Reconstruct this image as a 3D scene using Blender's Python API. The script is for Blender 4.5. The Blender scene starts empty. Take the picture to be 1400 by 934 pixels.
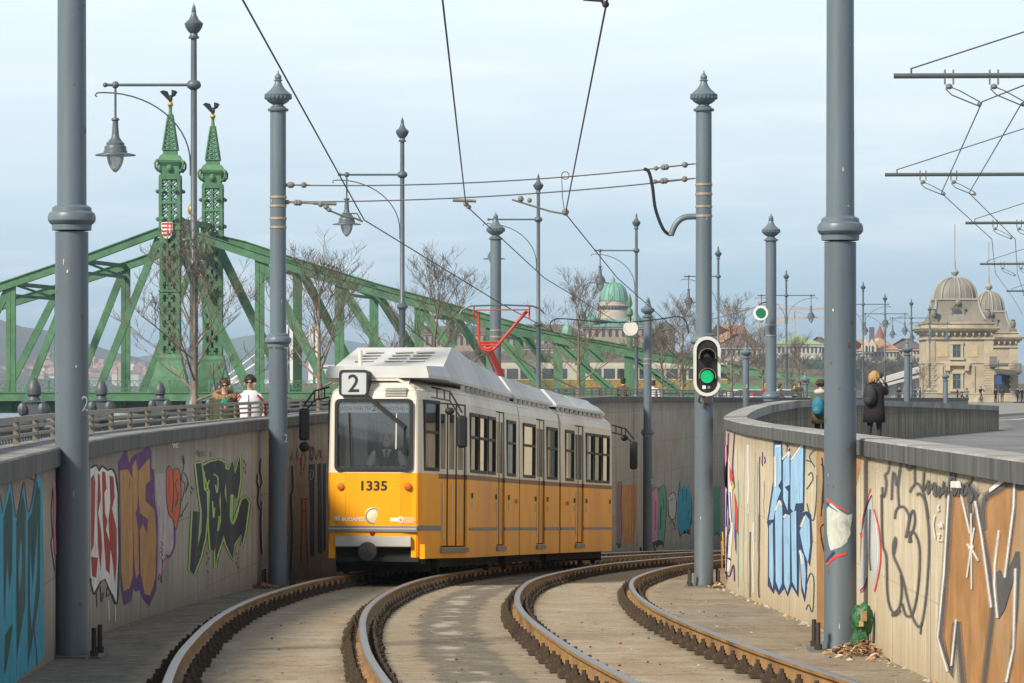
import bpy, bmesh, math, random
from mathutils import Vector, Matrix
random.seed(7)
SC = bpy.context.scene
COL = SC.collection
F = 4900.0          # focal length in photo pixels (1400 px wide frame)
CZ = 1.3            # height of the lens above the street
R_ = math.radians

def W(px, py, D):
    "a point D metres ahead seen at photo pixel px, py"
    return Vector(((px-700)*D/F, D, CZ-(py-537)*D/F))

# ------------------------------------------------------------------ materials
MATS = {}
def nodes_of(m):
    m.use_nodes = True
    nt = m.node_tree
    return nt, nt.nodes, nt.links, nt.nodes['Principled BSDF']

def mat(name, col, rough=0.6, metal=0.0, var=0.18, scale=3.0, bump=0.0, bscale=None, spec=0.4, coord='Object', stretch=(1,1,1), col2=None, detail=6, emit=None, estr=0, dirt=None):
    "painted / stone / metal surface: base colour broken up by noise, optional bump"
    if name in MATS: return MATS[name]
    m = bpy.data.materials.new(name); MATS[name] = m
    nt, N, L, b = nodes_of(m)
    b.inputs['Roughness'].default_value = rough
    b.inputs['Metallic'].default_value = metal
    b.inputs['Specular IOR Level'].default_value = spec
    tc = N.new('ShaderNodeTexCoord'); mp = N.new('ShaderNodeMapping')
    mp.inputs['Scale'].default_value = stretch
    L.new(tc.outputs[coord], mp.inputs['Vector'])
    nz = N.new('ShaderNodeTexNoise'); nz.inputs['Scale'].default_value = scale; nz.inputs['Detail'].default_value = detail
    nz.inputs['Roughness'].default_value = 0.65
    L.new(mp.outputs[0], nz.inputs['Vector'])
    rp = N.new('ShaderNodeValToRGB')
    c2 = col2 or tuple(min(1, c*(1+var)) for c in col)
    c1 = tuple(c*(1-var) for c in col)
    rp.color_ramp.elements[0].position = 0.3; rp.color_ramp.elements[1].position = 0.7
    rp.color_ramp.elements[0].color = (*c1, 1); rp.color_ramp.elements[1].color = (*c2, 1)
    L.new(nz.outputs['Fac'], rp.inputs['Fac'])
    src = rp.outputs['Color']
    if dirt:
        n2 = N.new('ShaderNodeTexNoise'); n2.inputs['Scale'].default_value = scale*0.35; n2.inputs['Detail'].default_value = 8
        L.new(mp.outputs[0], n2.inputs['Vector'])
        r2 = N.new('ShaderNodeValToRGB'); r2.color_ramp.elements[0].position = 0.5; r2.color_ramp.elements[1].position = 0.72
        L.new(n2.outputs['Fac'], r2.inputs['Fac'])
        mx = N.new('ShaderNodeMixRGB'); mx.inputs[2].default_value = (*dirt, 1)
        L.new(r2.outputs['Color'], mx.inputs[0]); L.new(src, mx.inputs[1]); src = mx.outputs[0]
    L.new(src, b.inputs['Base Color'])
    if bump:
        bn = N.new('ShaderNodeTexNoise'); bn.inputs['Scale'].default_value = bscale or scale*4; bn.inputs['Detail'].default_value = 5
        L.new(mp.outputs[0], bn.inputs['Vector'])
        bp = N.new('ShaderNodeBump'); bp.inputs['Strength'].default_value = bump; bp.inputs['Distance'].default_value = 0.03
        L.new(bn.outputs['Fac'], bp.inputs['Height']); L.new(bp.outputs[0], b.inputs['Normal'])
    if emit:
        b.inputs['Emission Color'].default_value = (*emit, 1); b.inputs['Emission Strength'].default_value = estr
    return m

def glass_mat(name, tint, refl=0.12, rough=0.03, opaque=0.0, dark=(0.02,0.025,0.03)):
    if name in MATS: return MATS[name]
    m = bpy.data.materials.new(name); MATS[name] = m
    m.use_nodes = True; nt = m.node_tree; N = nt.nodes; L = nt.links
    for n in list(N): N.remove(n)
    out = N.new('ShaderNodeOutputMaterial')
    tr = N.new('ShaderNodeBsdfTransparent'); tr.inputs[0].default_value = (*tint, 1)
    df = N.new('ShaderNodeBsdfDiffuse'); df.inputs[0].default_value = (*dark, 1)
    m0 = N.new('ShaderNodeMixShader'); m0.inputs[0].default_value = opaque
    L.new(tr.outputs[0], m0.inputs[1]); L.new(df.outputs[0], m0.inputs[2])
    gl = N.new('ShaderNodeBsdfGlossy'); gl.inputs['Roughness'].default_value = rough
    fr = N.new('ShaderNodeFresnel'); fr.inputs[0].default_value = 1.5
    ad = N.new('ShaderNodeMath'); ad.operation = 'ADD'; ad.inputs[1].default_value = refl; ad.use_clamp = True
    L.new(fr.outputs[0], ad.inputs[0])
    mx = N.new('ShaderNodeMixShader'); L.new(ad.outputs[0], mx.inputs[0])
    L.new(m0.outputs[0], mx.inputs[1]); L.new(gl.outputs[0], mx.inputs[2])
    L.new(mx.outputs[0], out.inputs[0])
    return m

def wall_mat(name, base, dark, stain, streak=0.5, joint=2.9):
    "board-marked concrete: UV = metres along and up the wall; seams, pour lines, run-off streaks, stains"
    m = bpy.data.materials.new(name); MATS[name] = m
    nt, N, L, b = nodes_of(m)
    b.inputs['Roughness'].default_value = 0.9; b.inputs['Specular IOR Level'].default_value = 0.2
    uv = N.new('ShaderNodeUVMap'); uv.uv_map = 'UVMap'
    def noise(sc, det, stretch):
        mp = N.new('ShaderNodeMapping'); mp.inputs['Scale'].default_value = stretch
        L.new(uv.outputs[0], mp.inputs['Vector'])
        n = N.new('ShaderNodeTexNoise'); n.inputs['Scale'].default_value = sc; n.inputs['Detail'].default_value = det; n.inputs['Roughness'].default_value = .65
        L.new(mp.outputs[0], n.inputs['Vector']); return n.outputs['Fac']
    def ramp(fac, p0, p1, c0=(0,0,0), c1=(1,1,1)):
        r = N.new('ShaderNodeValToRGB'); e = r.color_ramp.elements
        e[0].position = p0; e[1].position = p1; e[0].color = (*c0, 1); e[1].color = (*c1, 1)
        L.new(fac, r.inputs['Fac']); return r.outputs['Color']
    def mix(fac, a, bb, amount=1.0, mode='MIX'):
        mx = N.new('ShaderNodeMixRGB'); mx.blend_type = mode
        if amount != 1.0:
            mu = N.new('ShaderNodeMath'); mu.operation = 'MULTIPLY'; mu.inputs[1].default_value = amount
            L.new(fac, mu.inputs[0]); fac = mu.outputs[0]
        L.new(fac, mx.inputs[0])
        if isinstance(a, tuple): mx.inputs[1].default_value = (*a, 1)
        else: L.new(a, mx.inputs[1])
        if isinstance(bb, tuple): mx.inputs[2].default_value = (*bb, 1)
        else: L.new(bb, mx.inputs[2])
        return mx.outputs[0]
    c = ramp(noise(1.1, 8, (1,1,1)), .3, .7, tuple(x*.86 for x in base), tuple(min(1,x*1.12) for x in base))
    c = mix(ramp(noise(1.0, 7, (3.2,.16,1)), .45, .58), c, dark, streak)          # vertical run-off
    c = mix(ramp(noise(1.3, 5, (11,.35,1)), .48, .6), c, tuple(x*.6 for x in base), .75)
    c = mix(ramp(noise(1.7, 5, (13,.25,1)), .54, .64), c, tuple(min(.8,x*1.4) for x in base), .6)
    c = mix(ramp(noise(.45, 9, (1,1.6,1)), .5, .66), c, stain, .7)
    c = mix(ramp(noise(9, 8, (1,1,1)), .58, .68), c, dark, .5)
    c = mix(ramp(noise(22, 4, (1,1,1)), .66, .70), c, tuple(x*.5 for x in dark), .7)
    ue = N.new('ShaderNodeUVMap'); ue.uv_map = 'EDGE'; se = N.new('ShaderNodeSeparateXYZ'); L.new(ue.outputs[0], se.inputs[0])
    def edge(sock, reach, wob):
        a = N.new('ShaderNodeMath'); a.operation = 'MULTIPLY_ADD'; a.inputs[1].default_value = -wob; L.new(noise(1.5, 8, (2.2,.5,1)), a.inputs[0]); L.new(sock, a.inputs[2])
        r = N.new('ShaderNodeMapRange'); r.inputs[1].default_value = -wob*.5+reach; r.inputs[2].default_value = -wob*.5; L.new(a.outputs[0], r.inputs[0]); return r.outputs[0]
    c = mix(edge(se.outputs[1], .55, .7), c, tuple(x*.75 for x in stain), .75)      # splash dirt along the foot
    c = mix(edge(se.outputs[0], .38, .5), c, tuple(x*.8 for x in dark), .6)        # run-off under the coping
    c = mix(ramp(noise(30, 6, (1,1.6,1)), .5, .56), c, mix(edge(se.outputs[0], .30, .12), c, tuple(x*.45 for x in dark), .8))
    # shutter seams
    sx = N.new('ShaderNodeSeparateXYZ'); L.new(uv.outputs[0], sx.inputs[0])
    def seam(sock, period, width, off=0.0):
        a = N.new('ShaderNodeMath'); a.operation = 'ADD'; a.inputs[1].default_value = off; L.new(sock, a.inputs[0])
        d = N.new('ShaderNodeMath'); d.operation = 'DIVIDE'; d.inputs[1].default_value = period; L.new(a.outputs[0], d.inputs[0])
        f = N.new('ShaderNodeMath'); f.operation = 'FRACT'; L.new(d.outputs[0], f.inputs[0])
        l = N.new('ShaderNodeMath'); l.operation = 'LESS_THAN'; l.inputs[1].default_value = width/period; L.new(f.outputs[0], l.inputs[0])
        return l.outputs[0]
    c = mix(seam(sx.outputs[0], joint, .035), c, tuple(x*.35 for x in dark), .75)
    c = mix(seam(sx.outputs[0], .42, .012), c, dark, .4)
    c = mix(seam(sx.outputs[1], 1.05, .02, 20.3), c, dark, .6)
    L.new(c, b.inputs['Base Color'])
    bp = N.new('ShaderNodeBump'); bp.inputs['Strength'].default_value = .35; bp.inputs['Distance'].default_value = .02
    L.new(noise(12, 8, (1,1,1)), bp.inputs['Height']); L.new(bp.outputs[0], b.inputs['Normal'])
    return m

# ------------------------------------------------------------------ mesh builder
class MB:
    def __init__(s): s.v = []; s.f = []; s.m = []; s.uv = None; s.uv2 = None
    def add(s, vs, fs, m=0):
        o = len(s.v); s.v += [Vector(p) for p in vs]
        for f in fs: s.f.append([i+o for i in f]); s.m.append(m)
    def quad(s, a, b, c, d, m=0): s.add([a,b,c,d], [(0,1,2,3)], m)
    def box(s, c, size, rz=0.0, m=0, mtx=None):
        x,y,z = (q/2 for q in size)
        P = [Vector(p) for p in ((-x,-y,-z),(x,-y,-z),(x,y,-z),(-x,y,-z),(-x,-y,z),(x,-y,z),(x,y,z),(-x,y,z))]
        M = mtx or Matrix.Rotation(rz, 3, 'Z')
        P = [M @ p + Vector(c) for p in P]
        s.add(P, [(0,3,2,1),(4,5,6,7),(0,1,5,4),(1,2,6,5),(2,3,7,6),(3,0,4,7)], m)
    def bbox(s, x0,x1,y0,y1,z0,z1, m=0): s.box(((x0+x1)/2,(y0+y1)/2,(z0+z1)/2), (abs(x1-x0),abs(y1-y0),abs(z1-z0)), 0, m)
    def bar(s, p0, p1, w, h=None, m=0, up=(0,0,1)):
        "rectangular beam; w across, h along the up direction"
        h = h or w; p0 = Vector(p0); p1 = Vector(p1); d = p1-p0
        if d.length < 1e-6: return
        d.normalize(); r = d.cross(Vector(up))
        if r.length < 1e-4: r = d.cross(Vector((0,1,0)))
        r.normalize(); u = r.cross(d)
        P = []
        for p in (p0,p1):
            for a,b in ((-1,-1),(1,-1),(1,1),(-1,1)): P.append(p + r*(a*w/2) + u*(b*h/2))
        s.add(P, [(0,1,2,3),(7,6,5,4),(0,4,5,1),(1,5,6,2),(2,6,7,3),(3,7,4,0)], m)
    def tube(s, pts, r, n=8, m=0, cap=True):
        pts = [Vector(p) for p in pts]; k = len(pts)
        rs = list(r) if isinstance(r, (list,tuple)) else [r]*k
        t0 = (pts[1]-pts[0]).normalized()
        a = t0.cross(Vector((0,0,1)))
        if a.length < .1: a = t0.cross(Vector((1,0,0)))
        a.normalize(); V = []
        for i,p in enumerate(pts):
            t = (pts[min(i+1,k-1)]-pts[max(i-1,0)])
            t = t.normalized() if t.length > 1e-9 else t0
            a = a - t*a.dot(t)
            a = a.normalized() if a.length > 1e-6 else t.orthogonal().normalized()
            b = t.cross(a)
            for j in range(n):
                w = 2*math.pi*j/n; V.append(p + (a*math.cos(w)+b*math.sin(w))*rs[i])
        Fc = []
        for i in range(k-1):
            for j in range(n):
                j2 = (j+1)%n; Fc.append((i*n+j, i*n+j2, (i+1)*n+j2, (i+1)*n+j))
        if cap: Fc.append(tuple(range(n-1,-1,-1))); Fc.append(tuple((k-1)*n+j for j in range(n)))
        s.add(V, Fc, m)
    def lathe(s, prof, n=16, c=(0,0,0), m=0, mtx=None, sx=1.0, sy=1.0, a0=0.0):
        c = Vector(c); V = []; Fc = []
        for r,z in prof:
            for j in range(n):
                w = a0+2*math.pi*j/n; p = Vector((r*math.cos(w)*sx, r*math.sin(w)*sy, z))
                V.append((mtx @ p if mtx else p) + c)
        for i in range(len(prof)-1):
            for j in range(n):
                j2 = (j+1)%n; Fc.append((i*n+j, i*n+j2, (i+1)*n+j2, (i+1)*n+j))
        if prof[0][0] > 1e-4: Fc.append(tuple(range(n-1,-1,-1)))
        if prof[-1][0] > 1e-4: Fc.append(tuple((len(prof)-1)*n+j for j in range(n)))
        s.add(V, Fc, m)
    def ball(s, c, r, n=12, m=0, sc=(1,1,1), mtx=None):
        c = Vector(c); V = []; k = max(4, n//2+1); Fc = []
        for i in range(k+1):
            ph = math.pi*i/k
            for j in range(n):
                w = 2*math.pi*j/n
                p = Vector((math.sin(ph)*math.cos(w)*r*sc[0], math.sin(ph)*math.sin(w)*r*sc[1], -math.cos(ph)*r*sc[2]))
                V.append((mtx @ p if mtx else p) + c)
        for i in range(k):
            for j in range(n):
                j2 = (j+1)%n; Fc.append((i*n+j, i*n+j2, (i+1)*n+j2, (i+1)*n+j))
        s.add(V, Fc, m)
    def prism(s, poly, fn, w0, w1, m=0):
        "polygon (u,v) extruded from w0 to w1 through fn(u,v,w)"
        n = len(poly)
        V = [fn(u,v,w0) for u,v in poly] + [fn(u,v,w1) for u,v in poly]
        Fc = [tuple(range(n-1,-1,-1)), tuple(range(n,2*n))] + [(i,(i+1)%n,n+(i+1)%n,n+i) for i in range(n)]
        s.add(V, Fc, m)
    def loft(s, rings, m=0, closed=True, cap=True):
        n = len(rings[0]); V = [p for r in rings for p in r]; Fc = []
        for i in range(len(rings)-1):
            for j in range(n if closed else n-1):
                j2 = (j+1)%n; Fc.append((i*n+j, i*n+j2, (i+1)*n+j2, (i+1)*n+j))
        if cap and closed: Fc.append(tuple(range(n-1,-1,-1))); Fc.append(tuple((len(rings)-1)*n+j for j in range(n)))
        s.add(V, Fc, m)
    def build(s, name, mats, parent=None, smooth=None, loc=None, fix=True):
        me = bpy.data.meshes.new(name)
        off = Vector((0,0,0))
        if parent is not None:
            q = parent
            while q is not None: off += Vector(q.location); q = q.parent
        elif loc is not None: off = Vector(loc)
        me.from_pydata([tuple(p-off) for p in s.v], [], s.f)
        for q in (mats if isinstance(mats, (list,tuple)) else [mats]): me.materials.append(q)
        me.polygons.foreach_set('material_index', s.m)
        if s.uv:
            ul = me.uv_layers.new(name='UVMap')
            for lp in me.loops: ul.data[lp.index].uv = s.uv[lp.vertex_index]
        if s.uv2:
            ul = me.uv_layers.new(name='EDGE')
            for lp in me.loops: ul.data[lp.index].uv = s.uv2[lp.vertex_index]
        if fix:
            bm = bmesh.new(); bm.from_mesh(me)
            bmesh.ops.recalc_face_normals(bm, faces=bm.faces)
            bm.to_mesh(me); bm.free()
        if smooth is not None:
            me.shade_smooth(); me.set_sharp_from_angle(angle=R_(smooth))
        me.update()
        o = bpy.data.objects.new(name, me); COL.objects.link(o)
        if parent is not None: o.parent = parent
        elif loc is not None: o.location = loc
        return o

def tag(o, label=None, cat=None, group=None, kind=None):
    if label: o['label'] = label
    if cat: o['category'] = cat
    if group: o['group'] = group
    if kind: o['kind'] = kind
    return o
def smooth_pts(pts, k=5):
    P = [Vector(p) for p in pts]; Q = []
    for i in range(len(P)-1):
        p0 = P[i-1] if i else P[i]; p3 = P[i+2] if i+2 < len(P) else P[i+1]; a = P[i]; b = P[i+1]
        for j in range(k):
            t = j/k; Q.append(.5*((2*a)+(b-p0)*t+(2*p0-5*a+4*b-p3)*t*t+(3*a-p0-3*b+p3)*t**3))
    return Q+[P[-1]]
def thing(name, label, cat, loc=(0,0,0), group=None, rz=0.0):
    o = bpy.data.objects.new(name, None); COL.objects.link(o); o.location = loc; o.rotation_euler = (0,0,rz)
    o.empty_display_size = .2
    return tag(o, label, cat, group)
def copy_tree(o, parent=None):
    c = o.copy(); COL.objects.link(c)
    if parent is not None: c.parent = parent
    for ch in list(o.children): copy_tree(ch, c)
    return c
def place_copy(o, loc, rz=0.0, label=None, group=None, sc=None):
    c = copy_tree(o); c.location = loc; c.rotation_euler = (0,0,rz)
    if label: c['label'] = label
    if group: c['group'] = group
    if sc: c.scale = sc if isinstance(sc, (tuple,list)) else (sc,sc,sc)
    return c

def text_mb(txt, size, fn, m=0, align='CENTER', sx=1.0, bold=0.0):
    "lettering as mesh faces; fn(u, v) -> point"
    cu = bpy.data.curves.new('t', 'FONT'); cu.body = txt; cu.size = size; cu.align_x = align; cu.resolution_u = 3; cu.offset = bold
    o = bpy.data.objects.new('t', cu); COL.objects.link(o)
    bpy.context.view_layer.update()
    me = bpy.data.meshes.new_from_object(o.evaluated_get(bpy.context.evaluated_depsgraph_get()))
    mb = MB(); mb.add([fn(v.co.x*sx, v.co.y) for v in me.vertices], [tuple(p.vertices) for p in me.polygons], m)
    bpy.data.objects.remove(o); bpy.data.curves.remove(cu); bpy.data.meshes.remove(me)
    return mb

def interp(tab, x):
    if x <= tab[0][0]: 
        (a,b),(c,d) = tab[0],tab[1]; return b+(d-b)*(x-a)/(c-a)
    for (a,b),(c,d) in zip(tab, tab[1:]):
        if x <= c: return b+(d-b)*(x-a)/(c-a)
    (a,b),(c,d) = tab[-2],tab[-1]; return b+(d-b)*(x-a)/(c-a)
def spline(tab, x):
    "monotone-ish Catmull-Rom through (x,y) points"
    n = len(tab)
    if x <= tab[0][0] or x >= tab[-1][0]: return interp(tab, x)
    for i in range(n-1):
        if x <= tab[i+1][0]:
            x0,y0 = tab[i]; x1,y1 = tab[i+1]; h = x1-x0; t = (x-x0)/h
            s0 = (y1-tab[i-1][1])/(x1-tab[i-1][0]) if i > 0 else (y1-y0)/h
            s1 = (tab[i+2][1]-y0)/(tab[i+2][0]-x0) if i < n-2 else (y1-y0)/h
            return (2*t**3-3*t*t+1)*y0+(t**3-2*t*t+t)*h*s0+(-2*t**3+3*t*t)*y1+(t**3-t*t)*h*s1

# ------------------------------------------------------------------ track geometry
TX = [(-12,1.74),(0,.6),(15,-.79),(22,-1.41),(30,-1.98),(40,-2.36),(50,-2.29),(58,-1.87),(70,-.61),(82,1.25),(95,3.55),(115,6.5),(145,11.5),(180,19.5),(220,30)]
def track_x(D): return spline(TX, D)
def rail_z(D):
    "top of rail, world z"
    if D < 0: H = 1.42+.012*D
    elif D > 125: H = 5.49+.03*(min(D,150)-125)
    else: H = 1.42+.0205*D+9.65e-5*D*D
    return CZ-H
SEP = 3.2
def track_pt(D, off, dz=0.0):
    "point at lateral offset from the left track's centre line"
    d = (track_x(D+.5)-track_x(D-.5)); n = math.hypot(1, d)
    return Vector((track_x(D)+off/n, D-off*d/n, rail_z(D)+dz))
LW = [(4,-1.6),(12,-2.7),(20,-3.4),(26,-3.75),(30,-3.97),(34,-4.15),(38.5,-4.3),(43,-4.3),(50,-4.2),(57,-4.03),(62,-3.75),(70,-2.8),(78,-1.55),(84,-.68),(90,.25),(95,1.1),(105,2.75),(115,4.05),(130,6.4),(145,9.1),(180,17),(220,28)]
RW = [(8,3.3),(20,3.3),(30,3.31),(40,3.32),(50,3.31),(55,3.33),(57,3.4),(60,3.62),(65,4.1),(70,4.7),(77,5.55),(84,6.55),(92,8.1),(100,10),(112,13.2),(126,16.8)]
LZ = [(0,1.3-.52),(26,1.3-.5),(60,1.3-.41),(85,1.3-.2),(107,1.3-.1),(145,1.3-.18),(220,1.3-.3)]
RZ = [(0,.87),(50,.87),(60,.93),(70,1.05),(82,1.12),(97,1.12),(126,.84)]
# ================================================================== SETTING: ground, river, walls, rails
def bed_mat():
    m = bpy.data.materials.new('trackbed_concrete'); nt, N, L, b = nodes_of(m)
    b.inputs['Roughness'].default_value = .92; b.inputs['Specular IOR Level'].default_value = .2
    uv = N.new('ShaderNodeUVMap'); uv.uv_map = 'UVMap'
    sx = N.new('ShaderNodeSeparateXYZ'); L.new(uv.outputs[0], sx.inputs[0])
    U, V = sx.outputs[0], sx.outputs[1]
    def math_(op, a, bb=None, clamp=False):
        n = N.new('ShaderNodeMath'); n.operation = op; n.use_clamp = clamp
        for i,q in enumerate((a,bb)):
            if q is None: continue
            if isinstance(q,(int,float)): n.inputs[i].default_value = q
            else: L.new(q, n.inputs[i])
        return n.outputs[0]
    def noise(sc, det, stretch, ro=.65):
        mp = N.new('ShaderNodeMapping'); mp.inputs['Scale'].default_value = stretch
        L.new(uv.outputs[0], mp.inputs['Vector'])
        n = N.new('ShaderNodeTexNoise'); n.inputs['Scale'].default_value = sc; n.inputs['Detail'].default_value = det; n.inputs['Roughness'].default_value = ro
        L.new(mp.outputs[0], n.inputs['Vector']); return n.outputs['Fac']
    def ramp(fac, p0, p1, c0=(0,0,0), c1=(1,1,1)):
        r = N.new('ShaderNodeValToRGB'); e = r.color_ramp.elements
        e[0].position = p0; e[1].position = p1; e[0].color = (*c0, 1); e[1].color = (*c1, 1)
        L.new(fac, r.inputs['Fac']); return r.outputs['Color']
    def mix(fac, a, bb, mode='MIX'):
        mx = N.new('ShaderNodeMixRGB'); mx.blend_type = mode
        if isinstance(fac,(int,float)): mx.inputs[0].default_value = fac
        else: L.new(fac, mx.inputs[0])
        for i,q in ((1,a),(2,bb)):
            if isinstance(q, tuple): mx.inputs[i].default_value = (*q, 1)
            else: L.new(q, mx.inputs[i])
        return mx.outputs[0]
    wob = math_('MULTIPLY', math_('SUBTRACT', noise(.9, 5, (1,1,1)), .5), .5)
    Vw = math_('ADD', V, wob)
    def band(lo, hi, soft=.12):
        a = ramp(math_('ADD', math_('MULTIPLY', math_('SUBTRACT', Vw, lo), .5/soft), .5), 0, 1)
        c = ramp(math_('ADD', math_('MULTIPLY', math_('SUBTRACT', hi, Vw), .5/soft), .5), 0, 1)
        return math_('MULTIPLY', a, c)
    c = ramp(noise(2.2, 10, (1,1,1), .7), .3, .72, (.25,.21,.15), (.44,.385,.29))      # weathered aggregate
    tan = ramp(noise(.8, 6, (.35,1.3,1)), .42, .62)
    c = mix(math_('MULTIPLY', tan, .6), c, (.29,.205,.12))                              # rust-brown wash
    cross = ramp(noise(1, 5, (2.6,.25,1)), .5, .7)
    c = mix(math_('MULTIPLY', cross, .45), c, (.15,.115,.08))
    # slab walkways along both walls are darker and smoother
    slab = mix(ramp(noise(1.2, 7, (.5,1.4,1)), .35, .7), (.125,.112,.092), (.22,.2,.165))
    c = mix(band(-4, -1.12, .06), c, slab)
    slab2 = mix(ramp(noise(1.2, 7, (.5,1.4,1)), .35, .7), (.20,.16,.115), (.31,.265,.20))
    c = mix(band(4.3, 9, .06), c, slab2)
    # dark worn strip between the tracks with flaked pale patches
    strip = mix(ramp(noise(3, 7, (1,1,1)), .35, .65), (.1,.088,.07), (.165,.145,.115))
    c = mix(math_('MULTIPLY', band(1.28, 2.0, .05), .9), c, strip)
    flake = math_('MULTIPLY', band(1.5, 1.74, .05), ramp(noise(1.3, 6, (.8,1.2,1)), .5, .56))
    c = mix(flake, c, (.36,.325,.26))
    c = mix(math_('MULTIPLY', band(.98, 1.28, .03), .5), c, (.25,.2,.14))
    c = mix(math_('MULTIPLY', band(2.0, 2.3, .03), .5), c, (.23,.18,.125))
    # black grease and rust beside the rails
    for r0 in (-.7175, .7175, SEP-.7175, SEP+.7175):
        c = mix(math_('MULTIPLY', band(r0-.17, r0+.17, .1), .55), c, (.085,.062,.04))
    # slab joints across
    def seam(period, width, lo, hi, off=0.0):
        f = math_('FRACT', math_('DIVIDE', math_('ADD', U, off), period))
        return math_('MULTIPLY', math_('LESS_THAN', f, width/period), band(lo, hi, .02))
    c = mix(math_('MULTIPLY', seam(3.1, .07, -4, -1.1), .8), c, (.3,.28,.24))
    c = mix(math_('MULTIPLY', seam(1.55, .05, .95, 1.3), .7), c, (.36,.33,.27))
    c = mix(math_('MULTIPLY', seam(1.55, .05, 1.95, 2.3, .4), .7), c, (.36,.33,.27))
    c = mix(math_('MULTIPLY', seam(3.3, .06, 3.9, 9), .7), c, (.09,.075,.06))
    c = mix(math_('MULTIPLY', seam(4.6, .05, -.6, .6), .5), c, (.14,.11,.08))
    c = mix(math_('MULTIPLY', seam(4.6, .05, 2.5, 3.9), .5), c, (.14,.11,.08))
    line = math_('MULTIPLY', band(.86, .9, .02), .5)
    c = mix(line, c, (.42,.38,.31))
    c = mix(math_('MULTIPLY', ramp(noise(11, 9, (1,1,1), .75), .5, .64), .5), c, (.15,.12,.085))
    c = mix(math_('MULTIPLY', ramp(noise(6, 10, (1,.6,1), .8), .54, .6), .4), c, (.46,.41,.32))
    vor = N.new('ShaderNodeTexVoronoi'); vor.feature = 'DISTANCE_TO_EDGE'; vor.inputs['Scale'].default_value = .55; wv = N.new('ShaderNodeVectorMath'); wv.operation = 'ADD'; nzv = N.new('ShaderNodeTexNoise'); nzv.inputs['Scale'].default_value = 2; nzv.inputs['Detail'].default_value = 6; L.new(uv.outputs[0], nzv.inputs['Vector']); L.new(uv.outputs[0], wv.inputs[0]); L.new(nzv.outputs['Color'], wv.inputs[1]); L.new(wv.outputs[0], vor.inputs['Vector'])
    c = mix(math_('MULTIPLY', math_('LESS_THAN', vor.outputs['Distance'], .006), .6), c, (.07,.055,.04))
    # grit
    c = mix(math_('MULTIPLY', ramp(noise(30, 4, (1,1,1)), .58, .66), .7), c, (.07,.058,.045))
    c = mix(math_('MULTIPLY', ramp(noise(55, 3, (1,1,1)), .62, .72), .5), c, (.46,.42,.35))
    L.new(c, b.inputs['Base Color'])
    bp = N.new('ShaderNodeBump'); bp.inputs['Strength'].default_value = .6; bp.inputs['Distance'].default_value = .03
    L.new(noise(26, 8, (1,1,1)), bp.inputs['Height']); L.new(bp.outputs[0], b.inputs['Normal'])
    return m

def frange(a, b, st):
    while a < b: yield a; a += st
    yield b
BED_DZ = -.19
mb = MB(); mb.uv = []
Ds = list(frange(-12, 60, 1.0)) + list(frange(62, 215, 3.0))
offs = [None,-1.15,-.72,0,.72,1.3,1.9,2.48,3.2,3.92,4.4,None]
for D in Ds:
    d = track_x(D+.5)-track_x(D-.5); n = math.hypot(1,d)
    for k,o in enumerate(offs):
        if o is None:
            x = spline(LW, D)-.18 if k == 0 else max(spline(RW, min(D,126)) if D < 126 else 0, track_x(D)+5.4)+.18
            off = (x-track_x(D))*n
        else: off = o; x = track_x(D)+o/n
        mb.v.append(Vector((x, D, rail_z(D)+BED_DZ + (.02 if abs(off-1.6)<.1 else 0)))); mb.uv.append((D, off))
K = len(offs)
for i in range(len(Ds)-1):
    for k in range(K-1): mb.f.append([i*K+k, i*K+k+1, (i+1)*K+k+1, (i+1)*K+k]); mb.m.append(0)
tag(mb.build('track_bed', bed_mat(), None), 'sunken concrete track bed curving between the graffiti walls', 'ground', kind='structure')

# street on the right, quay promenade on the left
def sett_mat():
    m = bpy.data.materials.new('granite_setts'); nt, N, L, b = nodes_of(m)
    b.inputs['Roughness'].default_value = .75; b.inputs['Specular IOR Level'].default_value = .35
    tc = N.new('ShaderNodeTexCoord'); mp = N.new('ShaderNodeMapping'); L.new(tc.outputs['Object'], mp.inputs[0])
    br = N.new('ShaderNodeTexBrick'); br.inputs['Scale'].default_value = 4.5; br.inputs['Mortar Size'].default_value = .035
    br.inputs['Color1'].default_value = (.17,.18,.19,1); br.inputs['Color2'].default_value = (.26,.265,.27,1); br.inputs['Mortar'].default_value = (.07,.07,.07,1)
    L.new(mp.outputs[0], br.inputs['Vector'])
    nz = N.new('ShaderNodeTexNoise'); nz.inputs['Scale'].default_value = .35; nz.inputs['Detail'].default_value = 8; L.new(mp.outputs[0], nz.inputs['Vector'])
    mx = N.new('ShaderNodeMixRGB'); mx.blend_type = 'MULTIPLY'; mx.inputs[0].default_value = .8
    rp = N.new('ShaderNodeValToRGB'); rp.color_ramp.elements[0].position = .35; rp.color_ramp.elements[1].position = .65
    rp.color_ramp.elements[0].color = (.55,.56,.58,1); rp.color_ramp.elements[1].color = (1.1,1.1,1.1,1)
    L.new(nz.outputs['Fac'], rp.inputs[0]); L.new(br.outputs['Color'], mx.inputs[1]); L.new(rp.outputs[0], mx.inputs[2])
    L.new(mx.outputs[0], b.inputs['Base Color'])
    bp = N.new('ShaderNodeBump'); bp.inputs['Strength'].default_value = .5; bp.inputs['Distance'].default_value = .02
    L.new(br.outputs['Fac'], bp.inputs['Height']); bp.invert = True; L.new(bp.outputs[0], b.inputs['Normal'])
    return m
RWX = RW + [(145,19),(170,22.3),(220,29),(300,40),(420,58)]
def rwx(D): return spline(RWX, D)
mb = MB()
Ds = list(frange(-12, 8, 4))+list(frange(10, 126, 2))+list(frange(132, 420, 12))+[700]
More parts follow.
